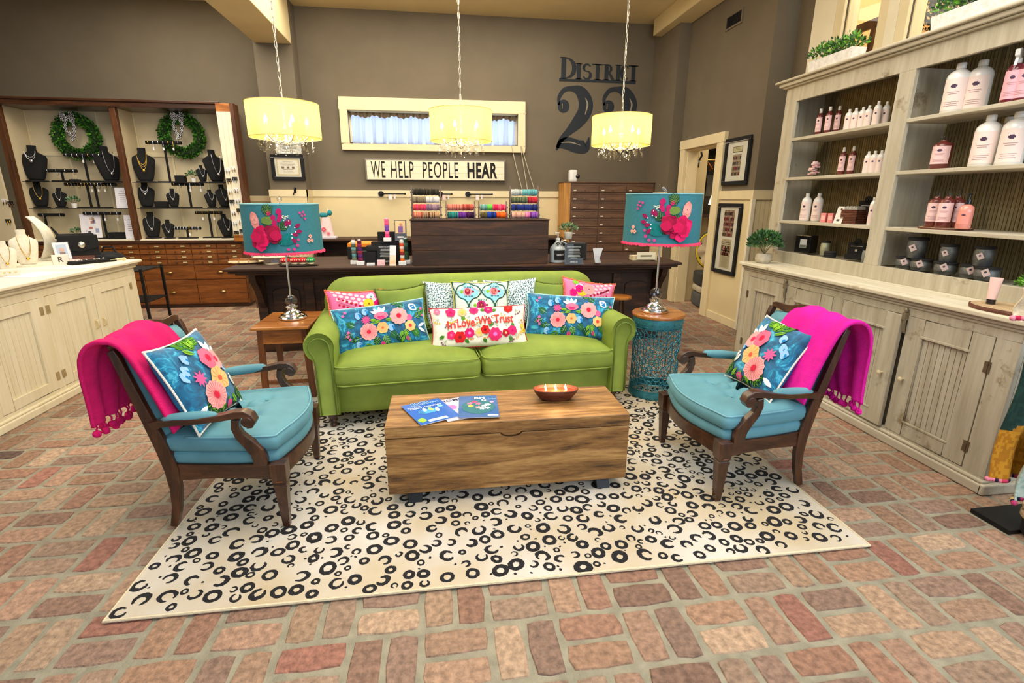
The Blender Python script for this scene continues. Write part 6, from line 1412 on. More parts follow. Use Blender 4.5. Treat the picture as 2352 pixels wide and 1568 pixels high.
BU = [('large black bust with silver chains at the left end of the top glass shelf', (-5.239, 7.800, 1.708), JS1, .46, 0, SIL, .30, 2), ('tall black bust with a long chain beside the centre post on the top shelf', (-4.340, 7.800, 1.715), JS1, .46, 22, SIL, .62, 1),
      ('black bust with a gold disc pendant on the middle shelf of the left bay', (-5.258, 7.800, 1.369), JS2, .34, 12, GLD, .50, 1), ('small black bust with silver beads on the middle shelf of the left bay', (-4.996, 7.760, 1.370), JS2, .26, 0, SIL, .45, 1),
      ('large black bust with layered gold chains on the top shelf of the right bay', (-3.915, 7.800, 1.719), JS1, .45, 0, GLD, .52, 3), ('small black bust with a silver drop near the right end of the top shelf', (-3.176, 7.760, 1.723), JS1, .23, 12, SIL, .5, 1),
      ('tall black bust partly hidden by the right door on the top shelf', (-3.015, 7.820, 1.726), JS1, .44, 20, SIL, .60, 1), ('black bust with a short thick chain, leftmost on the middle shelf of the right bay', (-3.955, 7.800, 1.370), JS2, .35, 0, SIL, .32, 2),
      ('small black bust with a gold card on the middle shelf of the right bay', (-3.608, 7.780, 1.371), JS2, .26, 0, SIL, .40, 1), ('small black bust with a white card, right part of the middle shelf', (-3.119, 7.780, 1.372), JS2, .25, 14, SIL, .40, 1),
      ('black bust half hidden by the right door on the middle shelf', (-2.956, 7.800, 1.371), JS2, .32, 20, SIL, .5, 1), ('black bust with round silver pendant at the bottom left of the right bay', (-3.944, 7.780, 0.967), JS0, .36, 0, SIL, .5, 1),
      ('small black bust with white ear card at the bottom of the right bay', (-3.717, 7.740, 0.968), JS0, .26, 0, SIL, .5, 1), ('black bust half hidden by the right door at the bottom of the right bay', (-2.973, 7.780, 0.960), JS0, .33, 20, SIL, .5, 1)]
for lb, p, z, h_, rz, mc, dr, n_ in BU:
    rz += 22; q = on(p, z); bust(lb, q, h_, BLK, rz=rz)
    where = {JS1: 'top', JS2: 'middle', JS0: 'bottom'}[z]; side = 'left' if p[0] < JXM else 'right'; order_ = sorted(v[1][0] for v in BU if v[2] == z and (v[1][0] < JXM) == (side == 'left')).index(p[0]); ow = ['first', 'second', 'third', 'fourth'][order_]
    necklace('%s necklace on the %s bust from the left, %s shelf, %s bay' % ('gold' if mc == GLD else 'silver', ow, where, side), q, h_, mc, dr, rz, n_, True)
def t_stand(label, loc, h_, w_, grp='black t-bar stands', posts=1, hang=0, hc=SIL, seed=0, wide=.9):
    t = thing('bracelet_stand', label, 'jewellery stand', loc, group=grp); b = MB('matte', BLK)
    b.box(-w_*.33, w_*.33, -.035, .035, 0, .016); b.build('base', parent=t, bevel=.004)
    for k in range(posts): x = 0 if posts == 1 else (-.045, .045)[k]; MB('matte', BLK).box(x-.012, x+.012, -.008, .008, .012, h_-.02).build('post', parent=t)
    b = MB('matte', BLK); b.tube([(-w_/2, 0, h_-.022), (w_/2, 0, h_-.022)], .021, 12); b.build('bar', parent=t, smooth=True, ang=50); rb = random.Random(seed)
    for k in range(hang):
        x = -w_*.42+w_*.84*k/max(1, hang-1); ln = rb.uniform(.02, .12) if k % 2 else 0; bb = MB('metal', rb.choice([hc, SIL, GLD]))
        bb.tube([(x, .024*math.cos(2*PI*q/12), h_-.022-.0+.024*math.sin(2*PI*q/12)-(ln*.5 if math.sin(2*PI*q/12) < 0 else 0)) for q in range(12)], .0028, 4, closed=True)
        if ln > .07: bb.use('paper', C(238, 236, 232)).box(x-.010, x+.010, -.03, -.028, h_-.12, h_-.085)
        bb.build('bracelet', parent=t)
    return t
for lb, p, z, h_, w_, po, hg in (('short black ring bar with silver cuffs on the top shelf of the left bay', (-4.914, 7.780, 1.710), JS1, .16, .37, 1, 4), ('tall black T stand below the left wreath on the top shelf', (-4.622, 7.800, 1.713), JS1, .36, .46, 1, 7), ('double-post black T stand packed with bangles on the middle shelf of the left bay', (-4.600, 7.780, 1.370), JS2, .33, .62, 2, 14), ('black bar stand behind the white busts at the bottom of the left bay', (-5.282, 7.840, 0.954), JS0, .34, .48, 1, 3), ('black T stand with hanging chains beside the photo card, bottom of the left bay', (-4.543, 7.800, 0.952), JS0, .36, .46, 1, 6),
                             ('very tall black T stand in front of the right wreath', (-3.614, 7.800, 1.721), JS1, .53, .44, 1, 7), ('black T stand with hanging tags on the middle shelf of the right bay', (-3.399, 7.800, 1.371), JS2, .34, .40, 1, 6), ('low black roll of watches and bangles at the bottom of the right bay', (-3.476, 7.740, 0.966), JS0, .16, .36, 1, 9), ('black T stand with hoops at the bottom right of the right bay', (-3.188, 7.800, 0.960), JS0, .37, .35, 1, 5)):
    t_stand(lb, on(p, z), h_, w_, posts=po, hang=hg, seed=int(h_*100))
for lb, p, z, s_ in (('little black velvet box under the left wreath on the top shelf', (-4.749, 7.740, 1.710), JS1, (.10, .03)), ('small black velvet riser on the top shelf of the right bay', (-3.449, 7.740, 1.720), JS1, (.12, .09)), ('black velvet ring box on the middle shelf of the right bay', (-3.734, 7.720, 1.372), JS2, (.15, .09)), ('black display box beside the T stand at the bottom of the left bay', (-4.367, 7.730, 0.956), JS0, (.19, .09))):
    t = thing('velvet_box', lb, 'box', on(p, z), group='velvet boxes'); MB('matte', BLK).box(-s_[0]/2, s_[0]/2, -.04, .04, 0, s_[1]).build('box', parent=t, bevel=.003); b = MB('metal', SIL); [b.sph((x*s_[0], -.01, s_[1]+.004), .006, 6) for x in (-.3, 0, .3)]; b.build('ring', parent=t)
for lb, p, z, ln, sd in (('little plant in a white pot on the middle shelf of the left bay', (-4.838, 7.760, 1.370), JS2, .13, 3), ('little plant in a white pot at the bottom of the left bay', (-4.901, 7.800, 0.954), JS0, .13, 4), ('little plant in a white pot on the top shelf of the right bay', (-3.298, 7.760, 1.722), JS1, .13, 5)):
    pot_plant('potted_plant', lb, on(p, z), [(.028, 0), (.038, .06), (.036, .062)], (.075, .05, .05, .095), SAGE+GREENS[:1], sd, 'gloss', C(238, 238, 232), 90, .035, 6)
for lb, p, z, w_, h_, c in (('white photo card of jewellery at the bottom of the left bay', (-4.704, 7.760, 0.956), JS0, .24, .33, 1), ('small leaning notice beside the centre post at the bottom of the left bay', (-4.193, 7.720, 0.949), JS0, .13, .32, 0), ('white notice card beside the centre post on the middle shelf', (-4.217, 7.720, 1.372), JS2, .16, .27, 0)):
    t = thing('counter_card', lb, 'card', on(p, z), (R(-10), 0, R(8))); b = MB('paper', C(236, 232, 238)); b.box(-w_/2, w_/2, -.004, 0, 0, h_); b.build('card', parent=t); b = MB('paper'); rb = random.Random(int(w_*100))
    if c:
        for k in range(14): x, y = rb.uniform(-.09, .07), rb.uniform(.02, .26); b.box(x, x+rb.uniform(.02, .05), -.006, -.004, y, y+rb.uniform(.02, .06), rb.choice([C(150, 160, 190), C(190, 120, 100), C(230, 226, 230), C(80, 80, 96), C(210, 190, 170)]))
    else: lines(b, -w_*.3, w_*.3, h_*.3, h_*.85, 6, C(150, 140, 140), -.0044)
    b.build('print', parent=t)
def wreath(label, loc):
    t = thing('wreath', label, 'wreath', loc, group='boxwood wreaths'); rb = random.Random(17); b = MB('leaf')
    for k in range(2600):
        a, q, rr = rb.uniform(0, 2*PI), rb.uniform(0, 2*PI), .060*rb.uniform(.55, 1.15); Rm = .225+rr*math.cos(q); p = Vector((Rm*math.cos(a), -.05-rr*math.sin(q)*.7, Rm*math.sin(a)))
        o = (p-Vector((.225*math.cos(a), -.04, .225*math.sin(a)))).normalized(); d = (o+Vector((-math.sin(a), 0, math.cos(a)))*.9+Vector((rb.uniform(-.4, .4),)*3)).normalized(); s_ = d.cross(Vector((rb.uniform(-1, 1), rb.uniform(-1, 1), rb.uniform(-1, 1)))).normalized(); l_ = .034*rb.uniform(.7, 1.2)
        b.F([b.V(x) for x in (p, p+d*l_*.5+s_*l_*.27, p+d*l_, p+d*l_*.5-s_*l_*.27)], rb.choice([C(38, 96, 24), C(62, 130, 30), C(104, 172, 54), C(22, 60, 18)]))
    b.build('foliage', parent=t, merge=False); b = MB('fabric', C(40, 60, 30)); b.tube([(.225*math.cos(2*PI*k/32), -.045, .225*math.sin(2*PI*k/32)) for k in range(32)], .045, 8, closed=True); b.build('ring_core', parent=t, smooth=True)
    b = MB('fabric')      # gingham bow: loops and tails in black and white checks
    def ribbon(pts, w_):
        pts = [Vector(p) for p in pts]; m = 10
        for i in range(len(pts)-1):
            d = (pts[i+1]-pts[i]).normalized(); s_ = d.cross(Vector((0, 1, 0))).normalized()
            for k in range(4):
                a, c = -w_/2+w_*k/4, -w_/2+w_*(k+1)/4; col = [C(12, 12, 14), C(236, 236, 236)][(i+k) % 2]; b.F([b.V(x) for x in (pts[i]+s_*a, pts[i+1]+s_*a, pts[i+1]+s_*c, pts[i]+s_*c)], col)
    c0 = Vector((-.02, -.115, .215))
    for sg, an in ((-1, .5), (1, .5), (-1, 1.1), (1, 1.1), (-1, -.2), (1, -.2)):
        ribbon([c0+Vector((sg*.075*math.sin(PI*q/10)*math.cos(an*q/10), -.03*math.sin(PI*q/10*2)*.6-.01, .055*math.sin(an)*math.sin(PI*q/10)+.018*math.sin(PI*q/5))) for q in range(11)], .042)
    for sg, ln in ((-1, .24), (1, .28)): ribbon([c0+Vector((sg*.02+sg*.035*math.sin(q/3.), -.012*math.cos(q), -ln*q/12)) for q in range(13)], .036)
    b.build('bow', parent=t, merge=False); return t
w1 = wreath('boxwood wreath with a checked bow on the left bay of the jewellery cabinet', (-4.735, 7.985, 2.275)); dup(w1, 'boxwood wreath with a checked bow on the right bay of the jewellery cabinet', (-3.43, 7.985, 2.315), (0, R(7), 0))

# ================================================================ ON THE JEWELLERY COUNTER AT LEFT
LCZ = .9325; LIN = C(226, 218, 196)
B1, B2 = (-3.461, 4.829, 0.932), (-3.335, 4.444, 0.932)
bust('cream linen bust with layered pendants in the middle of the white counter', B1, .31, LIN, 'fabric', 40, 'cream busts on the counter'); necklace('fine gold chain with drops on the middle cream bust', B1, .31, GLD, .62, 40, 2)
bust('short cream linen bust at the left photo edge on the white counter', B2, .245, LIN, 'fabric', 40, 'cream busts on the counter'); necklace('fine gold chain on the short cream bust at the left edge', B2, .245, GLD, .55, 40)
t = thing('curved_bust', 'hollow curved cream necklace stand seen side on, beside the black bag', 'necklace bust', (-3.644, 5.328, 0.932), (0, 0, R(112))); b = MB('fabric', LIN)
b.grid(lambda u, v: ((u*2-1)*(.085+.035*math.sin(PI*v))*(1-.55*max(0, v-.75)*4*.9), .03-.14*(1-(u*2-1)**2)*.35-.12*math.sin(PI*v*.62)+.16*v*v, .02+.38*v), 14, 18); cb_ = b.build('shell', parent=t, smooth=True, ang=180); so = cb_.modifiers.new('thickness', 'SOLIDIFY'); so.thickness = .012
MB('fabric', LIN).box(-.07, .07, -.06, .07, 0, .022).build('foot', parent=t, bevel=.005)
t = thing('handbag', 'black fringed handbag with a round silver concho on the white counter', 'handbag', (-3.36, 5.32, LCZ+.0435), (0, 0, R(36))); b = MB('fabric', C(20, 19, 22)); b.loft([[(x*(1-.15*z/.2), y*(1-.5*z/.2), z) for x, y in ((-.15, -.06), (.15, -.06), (.15, .06), (-.15, .06))] for z in (0, .07, .15, .20)]); b.prism([(-.145, .19), (.145, .19), (.15, .07), (0, .035), (-.15, .07)], 'y', -.072, -.055); b.build('bag_body', parent=t, bevel=.012)
MB('metal', C(200, 196, 180)).sph((.02, -.078, .10), .028, 14, sy=.3).build('concho', parent=t, smooth=True, ang=180); b = MB('fabric', C(20, 19, 22)); b.tube([(-.13, 0, .18), (-.16, .02, .26), (-.12, .03, .19)], .007, 6); b.build('strap', parent=t)
tag(MB('bowl_wood').box(-.10, .10, -.05, .05, 0, .043).build('wood_riser', loc=(-3.36, 5.32, LCZ), rot=(0, 0, R(36)), bevel=.003), 'dark wooden block under the black handbag on the white counter', 'riser')
t = thing('photo_easel', 'small tilted portrait card in a clear holder on the white counter', 'card holder', (-3.37, 5.12, LCZ), (R(-22), 0, R(42))); b = MB('paper', C(226, 222, 226)); b.box(-.055, .055, -.004, 0, .03, .185); b.build('card', parent=t); b = MB('paper'); b.box(-.036, .036, -.006, -.004, .05, .165, C(176, 190, 214)); b.sph((0, -.006, .115), .020, 10, C(206, 160, 140), sy=.1); b.box(-.02, .02, -.0065, -.006, .05, .095, C(120, 90, 80)); b.build('print', parent=t); MB('clear_glass').box(-.06, .06, -.01, -.008, .0, .19).build('holder', parent=t)
t = thing('card_box', 'white card box printed with a dark letter R on the counter front', 'box', (-3.30, 4.96, LCZ), (0, 0, R(40))); MB('paper', C(232, 224, 212)).box(-.055, .055, -.02, .02, 0, .085).build('box', parent=t, bevel=.001); b = MB('matte', C(70, 56, 50)); add_text(b, 'R', lambda u, v: Vector((u, -.0208, .045+v)), .035, .045, None, True, .02); b.build('letter', parent=t, merge=False)
tag(MB('paper', C(238, 196, 190)).box(-.06, .04, -.03, .03, 0, .028).build('pink_card_stack', loc=(-3.27, 5.09, LCZ), rot=(0, 0, R(40))), 'short stack of pale pink cards behind the letter box', 'cards')
t = thing('ring_tray', 'long black velvet tray with silver rings at the front of the white counter', 'tray', (-3.10, 5.04, LCZ), (0, 0, R(56))); b = MB('matte', BLK); b.box(-.17, .17, -.05, .05, 0, .014)
for k in range(4): b.tube([(-.165, -.036+k*.024, .02), (.12, -.036+k*.024, .02)], .009, 8)
b.build('tray', parent=t); b = MB('metal', C(226, 226, 230)); [b.sph((-.13+.045*k, -.03+.02*(k % 3), .032), .010, 7) for k in range(6)]; b.build('ring', parent=t)
for i, (x, y, w_, h_, lb) in enumerate(((-3.06, 4.30, .22, .30, 'flat white price sheet lying nearest on the white counter'), (-3.28, 3.95, .26, .22, 'flat white card sheet at the left photo edge of the white counter'), (-3.02, 4.72, .20, .22, 'flat white sheet under the ring tray end'))): tag(MB('paper', C(236, 236, 240)).box(-w_/2, w_/2, -h_/2, h_/2, 0, .003).build('paper_sheet', loc=(x, y, LCZ+.0004*i), rot=(0, 0, R(12*i-8))), lb, 'paper')
t = thing('earring_pad', 'cream linen earring pad with tiny studs near the left photo edge', 'jewellery pad', (-3.201, 4.243, 0.932), (0, 0, R(40))); MB('fabric', LIN).box(-.07, .07, -.03, .03, 0, .05).build('pad', parent=t, bevel=.004); b = MB('metal', GLD); [b.sph((x, -.032, .03), .005, 6) for x in (-.045, -.015, .015, .045)]; b.build('stud', parent=t)
t = thing('headband', 'gold and ivory twisted headband on a black roll at the right end of the counter', 'headband', (-3.04, 5.20, LCZ), (0, 0, R(30)))
b = MB('gloss', C(222, 200, 150)); b.tube([(.10*math.cos(a)*1.1, .05*math.sin(a), .012+.006*math.sin(5*a)) for a in [2*PI*k/30 for k in range(30)]], .009, 8, closed=True); b.build('band', parent=t, smooth=True, ang=180); MB('matte', BLK).sph((.0, .02, .030), .045, 12, sz=.6, sx=1.3).build('cushion', parent=t, smooth=True)
# black shelf rack with dark bags behind the counter end
rk = thing('iron_rack', 'low black iron rack behind the right end of the white counter', 'rack', (-3.30, 5.80, 0)); b = MB('black_iron')
for x in (-.28, .28): [b.box(x-.011, x+.011, y-.011, y+.011, 0, .80) for y in (-.20, .20)]
for z in (.12, .46, .78): b.box(-.29, .29, -.21, .21, z-.006, z+.006)
b.build('frame', parent=rk); 
for i, (x, z, sx, lb) in enumerate(((-.08, .787, .15, 'slouchy black handbag on top of the iron rack'), (-.05, .467, .16, 'slouchy black handbag on the middle shelf of the iron rack'), (-.06, .127, .17, 'slouchy black handbag on the lowest shelf of the iron rack'))):
    t = thing('handbag', lb, 'handbag', (-3.30+x, 5.78, z), (0, 0, R(10*i)), 'black handbags on the rack'); b = MB('fabric', C(16, 15, 17)); b.sph((0, 0, sx*.6), sx, 16, sz=.6, sy=.75); b.build('bag_body', parent=t, smooth=True, ang=180); b = MB('fabric', C(24, 23, 25)); b.tube([(-.07, 0, sx*1.1), (-.04, 0, sx*1.5), (.04, 0, sx*1.5), (.07, 0, sx*1.1)], .009, 6); b.build('strap', parent=t, smooth=True)

# ================================================================ ON AND AROUND THE RECEPTION DESK
DZ = .8855
def spool_rack(label, x0, x1, tiers, ybase=5.0):
    t = thing('bracelet_rack', label, 'rack', ((x0+x1)/2, ybase+.04, 1.3125), group='wooden bracelet racks'); w_ = x1-x0; H = .072*tiers
    for s_ in (-1, 1):
        b = MB('walnut_z'); b.bar([(s_*w_/2, -.05, 0), (s_*w_/2, .03, H+.015)], .012, .022, (1, 0, 0)); b.bar([(s_*w_/2, .07, 0), (s_*w_/2, .03, H*.8)], .012, .016, (1, 0, 0)); b.box(s_*w_/2-.006, s_*w_/2+.006, -.06, .08, 0, .012); b.build('upright', parent=t)
    for k in range(tiers): MB('walnut').tube([(-w_/2-.012, -.045+.0265*(k+.5)*(4/tiers)*.6, .036+.070*k), (w_/2+.012, -.045+.0265*(k+.5)*(4/tiers)*.6, .036+.070*k)], .008, 8).build('rod', parent=t)
    return [((x0+x1)/2, ybase+.04-.045+.0265*(k+.5)*(4/tiers)*.6, 1.3125+.036+.070*k) for k in range(tiers)]
def roll(label, x0, x1, y, z, col, col2, seed, grp):
    rb = random.Random(seed); b = MB('fabric', col); n = max(4, int((x1-x0)/.009)); prof = []
    for k in range(n):
        c = col if rb.random() < .6 else col2; xa, xb = x0+(x1-x0)*k/n, x0+(x1-x0)*(k+1)/n; r = .032+rb.uniform(-.0025, .0025)
        b.tube([(xa, 0, 0), ((xa+xb)/2, 0, 0), (xb, 0, 0)], [r*.90, r, r*.90], 12, c)
    tag(b.build('bracelet_roll', loc=(0, y-.004, z), smooth=True, ang=60, merge=False), label, 'bracelets', grp)
RK = [('tall four-tier bracelet rack at the left end of the riser box', -.250, .020, 4, [[('black', C(34, 32, 26), C(60, 56, 44), 0, 1)], [('taupe', C(142, 132, 110), C(110, 100, 86), 0, .5), ('white', C(226, 224, 230), C(196, 196, 206), .5, 1)], [('coral', C(198, 72, 72), C(226, 60, 120), 0, .5), ('mauve', C(168, 140, 160), C(130, 104, 130), .5, 1)], [('peach', C(226, 150, 116), C(180, 90, 70), 0, .35), ('tan', C(196, 160, 120), C(110, 70, 50), .35, 1)]]),
      ('low two-tier bracelet rack, left of the middle pair', .070, .345, 2, [[('salmon', C(214, 136, 120), C(176, 90, 84), 0, .6), ('brick red', C(160, 66, 60), C(200, 96, 84), .6, 1)], [('teal', C(40, 150, 146), C(20, 90, 96), 0, .4), ('purple', C(120, 50, 170), C(80, 20, 110), .4, .72), ('dark plum', C(80, 16, 90), C(50, 10, 60), .72, 1)]]),
      ('low two-tier bracelet rack, right of the middle pair', .385, .655, 2, [[('aqua', C(130, 180, 176), C(90, 140, 136), 0, .28), ('lime', C(110, 200, 80), C(60, 150, 60), .28, .48), ('raspberry', C(216, 40, 90), C(240, 100, 130), .48, 1)], [('brown', C(104, 92, 56), C(70, 60, 40), 0, .26), ('royal blue', C(26, 70, 180), C(14, 40, 120), .26, .62), ('orange', C(244, 120, 20), C(230, 80, 10), .62, 1)]]),
      ('tall four-tier bracelet rack at the right end of the riser box', .690, .965, 4, [[('pale grey', C(196, 204, 204), C(160, 170, 174), 0, .42), ('sky aqua', C(110, 180, 190), C(80, 150, 160), .42, 1)], [('olive', C(110, 120, 90), C(80, 90, 66), 0, .62), ('crimson', C(200, 40, 60), C(150, 20, 40), .62, 1)], [('navy', C(34, 54, 140), C(20, 30, 90), 0, 1)], [('blush', C(226, 180, 164), C(200, 140, 130), 0, .5), ('pink', C(236, 120, 170), C(250, 160, 190), .5, .68), ('violet', C(150, 90, 190), C(120, 50, 160), .68, 1)]])]
wordr = {0: 'far left rack', 1: 'middle left rack', 2: 'middle right rack', 3: 'far right rack'}; tw = ['bottom', 'third', 'second', 'top']
for i, (lb, x0, x1, nt_, rows) in enumerate(RK):
    pos = spool_rack(lb, x0, x1, nt_)
    for k in range(nt_):
        row = rows[nt_-1-k]; tn = {4: ['lowest', 'third', 'second', 'top'], 2: ['lower', 'upper']}[nt_][k]
        for q, (cn, c1, c2, u0, u1) in enumerate(row): roll('%s beaded bracelets rolled on the %s rod of the %s' % (cn, tn, wordr[i]), x0+.010+(x1-x0-.02)*u0, x0+.010+(x1-x0-.02)*u1-.002, pos[k][1], pos[k][2], c1, c2, i*20+k*4+q, 'beaded bracelet rolls on the racks')
def tower(label, loc, h_, cols, r=.019):
    t = thing('bracelet_tower', label, 'bracelet tower', loc, group='bracelet towers on the desk'); MB('gloss', C(238, 238, 236)).box(-.036, .036, -.03, .03, 0, .036).build('base', parent=t, bevel=.003); MB('gloss', C(238, 238, 236)).cyl((0, 0, .03), r*.8, h_-.03, 14).build('post', parent=t)
    n = len(cols)
    for k, c in enumerate(cols): zz = .038+(h_-.045)*k/n; MB('fabric', c).lathe([(r, 0), (r*1.1, .003), (r*1.12, (h_-.045)/n*.5), (r*1.1, (h_-.045)/n-.004), (r, (h_-.045)/n-.001)], (0, 0, zz), 14).build('bracelet', parent=t, smooth=True, ang=50)
tower('bracelet tower of blue and green wraps at the left end of the desk row', (-0.826, 5.090, 0.885), .23, [C(120, 130, 110), C(90, 160, 170), C(110, 110, 96), C(120, 170, 170), C(90, 100, 80), C(230, 230, 226)])
tower('bracelet tower wrapped all in purple and red braid', (-0.758, 5.014, 0.885), .24, [C(120, 20, 70), C(90, 30, 110), C(150, 20, 60), C(80, 20, 90), C(140, 30, 80), C(100, 20, 60)])
tower('bracelet tower of orange and white wraps beside the riser box', (-0.362, 4.969, 0.885), .24, [C(236, 110, 30), C(226, 220, 210), C(150, 30, 40), C(240, 120, 60), C(230, 200, 190), C(220, 80, 40), C(230, 226, 220)])
tower('bracelet tower of dark green wraps tucked against the riser box', (-0.327, 5.067, 0.885), .25, [C(40, 80, 60), C(60, 100, 60), C(30, 60, 50), C(70, 110, 90), C(40, 70, 50)])
tag(MB('matte', C(16, 16, 18)).box(-.16, .17, -.05, .06, 0, .21).box(-.10, .17, .0, .06, .21, .30).build('register_stand', loc=(-.50, 5.14, DZ), bevel=.004), 'black register stand behind the cards at the left of the riser box', 'register stand')
tower('pink and purple bracelet tower raised on the black register stand', (-.50, 5.075, DZ+.215), .22, [C(240, 60, 130), C(250, 110, 160), C(110, 60, 170), C(130, 70, 180), C(240, 80, 140), C(250, 100, 150)])
t = thing('leaflet_holder', 'grey leaflet holder with a colourful figure on top of the register stand', 'leaflet holder', (-.375, 5.085, DZ+.215), (R(-8), 0, R(-6))); MB('gloss', C(90, 96, 104)).box(-.055, .055, -.012, .02, 0, .20).build('holder', parent=t, bevel=.002); b = MB('paper'); b.box(-.048, .048, -.0135, -.012, .075, .192, C(236, 200, 150)); b.box(-.02, .025, -.0145, -.0135, .08, .14, C(130, 90, 160)); b.sph((.005, -.0135, .155), .016, 10, C(200, 140, 110), sy=.1); b.box(-.03, .03, -.0135, -.012, .03, .045, WHITE); b.build('leaflet', parent=t)
tag(MB('matte', C(24, 24, 26)).rbox(-.055, .055, -.045, .045, 0, .055, .012, 5).build('card_reader', loc=(-.655, 5.12, DZ+.12), smooth=True, ang=60), 'small black card reader left of the pink bracelet tower', 'card reader'); tag(MB('matte', C(20, 20, 22)).box(-.10, .08, -.05, .06, 0, .118).build('reader_riser', loc=(-.70, 5.13, DZ), bevel=.004), 'black riser under the small card reader on the desk', 'riser')
tag(MB('paper', C(250, 140, 20)).box(-.15, .12, -.10, .10, 0, .035).build('orange_folder', loc=(-.80, 5.62, DZ+.13), rot=(R(4), 0, R(-4))), 'bright orange folder on the black box behind the bracelet towers', 'folder'); tag(MB('matte', C(22, 22, 24)).box(-.16, .16, -.11, .11, 0, .125).build('black_box', loc=(-.80, 5.62, DZ), bevel=.004), 'black box under the orange folder on the desk', 'box')
def desk_sign(label, loc, rz, w_, h_, title):
    t = thing('counter_sign', label, 'sign', loc, (R(-8), 0, R(rz))); MB('matte', C(18, 18, 20)).box(-w_/2, w_/2, -.003, 0, .004, h_).build('sheet', parent=t); MB('clear_glass').box(-w_/2-.004, w_/2+.004, -.007, -.005, 0, h_+.004).build('holder', parent=t); b = MB('paper', C(226, 226, 222)); F = lambda zz: (lambda u, v: Vector((u, -.0036, zz+v)))
    add_text(b, title, F(h_*.86), w_*.78, .010, None, True, .02)
    lines(b, -w_*.36, w_*.36, h_*.28, h_*.78, 7, C(200, 200, 196), -.0034, 5); add_text(b, 'DISTRICT 22', F(h_*.13), w_*.4, .014, None, True, .02); b.build('print', parent=t, merge=False)
desk_sign('black return policy sign standing behind the pink cards at the left of the desk', (-0.521, 5.055, 0.885), 0, .17, .19, 'DISTRICT 22 RETURNS'); desk_sign('black return policy sign in a clear holder beside the sanitizer jug', (1.286, 4.814, 0.885), -6, .175, .195, 'DISTRICT 22 RETURN POLICY')
for x, c, lb, h_ in ((852, C(232, 232, 236), 'small white card stack in front of the left return sign', .022), (876, C(244, 196, 200), 'small pink card leaning in front of the left return sign', .05)):
    p = {852: (-0.659, 4.970, 0.885), 876: (-0.561, 4.959, 0.885)}[x]; tag(MB('paper', c).box(-.036, .036, -.02, .02, 0, h_).build('card_stack', loc=p, bevel=.001), lb, 'cards')
t = thing('tall_leaflet', 'tall cream and orange leaflet leaning beside the orange bracelet tower', 'leaflet', (-0.451, 4.913, 0.885), (R(-14), 0, R(-12))); b = MB('paper', C(240, 214, 190)); b.box(-.030, .030, -.004, 0, 0, .19).box(-.030, .030, -.005, -.004, .10, .19, C(222, 230, 236)).box(-.030, .030, -.005, -.004, .02, .05, C(246, 190, 150)); b.build('sheet', parent=t)
# sanitizer jug
t = thing('sanitizer_jug', 'clear pump jug with a black label and a checked ribbon on the desk', 'jug', (1.164, 5.000, 0.882), (0, 0, R(8)))
t.location.z = DZ; b = MB('gloss', C(176, 184, 188)); b.lathe([(.070, 0), (.080, .006), (.080, .12), (.072, .15), (.040, .185), (.024, .20), (.022, .225)], n=28); b.build('jug_body', parent=t, smooth=True, ang=50); b = MB('matte', C(22, 22, 24)); I = [[b.V((.0812*math.cos(a), .0812*math.sin(a), z)) for a in [R(-135+90*k/10) for k in range(11)]] for z in (.03, .125)]
for k in range(10): b.F((I[0][k], I[0][k+1], I[1][k+1], I[1][k]))
lab = b.build('label', parent=t); b = MB('paper', C(236, 236, 232)); add_text(b, 'DISTRICT', lambda u, v: Vector((.0822*math.cos(-PI/2+u/.082), .0822*math.sin(-PI/2+u/.082), .080+v)), .072, .016, None, True, .02); b.build('lettering', parent=lab, merge=False)
b = MB('gloss', C(236, 236, 230)); b.cyl((0, 0, .22), .022, .02, 16).cyl((0, 0, .24), .006, .05, 8); b.box(-.035, .012, -.009, .009, .285, .295); b.build('pump', parent=t, bevel=.002)
b = MB('fabric'); rb = random.Random(5)
for k in range(16): a = rb.uniform(0, 6.28); p0 = Vector((.02, -.035, .20)); p1 = p0+Vector((.06*math.cos(a), -.02, .035*math.sin(a))); b.bar([p0, (p0+p1)/2+Vector((0, -.012, .008)), p1], .014, .003, (0, 1, .3), [C(24, 24, 26), C(234, 234, 234)][k % 2])
b.build('ribbon', parent=t)
t = thing('pen_bag', 'clear plastic cup of pens and white tissue on the desk', 'pen holder', (1.527, 4.855, 0.885)); MB('clear_glass').lathe([(.028, 0), (.036, .09), (.046, .10)], n=18, cap=False).build('cup', parent=t, smooth=True); b = MB('paper', C(226, 230, 236)); [b.F([b.V(p) for p in ((-.02+.01*k, -.02+.01*k, .01), (.01+.01*k, -.02, .01), (.05-.02*k, .02*k-.03, .155), (-.05+.015*k, -.02, .15))]) for k in range(4)]; b.build('tissue', parent=t, merge=False)
for k, c in enumerate((C(40, 140, 80), C(40, 60, 130), C(170, 80, 60))): MB('gloss', c).tube([(0.01*k-.01, .005, .005), (.022*k-.025, .01, .125)], .004, 6).build('pen', parent=t)
tag(MB('matte', C(34, 33, 36)).box(-.15, .12, -.09, .09, 0, .17).build('printer', loc=(1.40, 5.28, DZ), bevel=.006), 'dark grey receipt printer behind the return sign on the desk', 'printer')
t = thing('acrylic_box', 'clear box with cream leaflets at the right end of the reception desk', 'box', (2.10, 5.08, DZ)); MB('clear_glass').box(-.15, .15, -.08, .08, 0, .11).build('case', parent=t); b = MB('paper', C(238, 224, 190)); b.box(-.10, .10, -.075, -.072, .02, .09).box(-.13, .13, -.05, .06, .004, .05, C(216, 196, 156)).box(-.06, .06, -.077, -.075, .045, .06, C(120, 110, 70)); b.build('leaflets', parent=t)
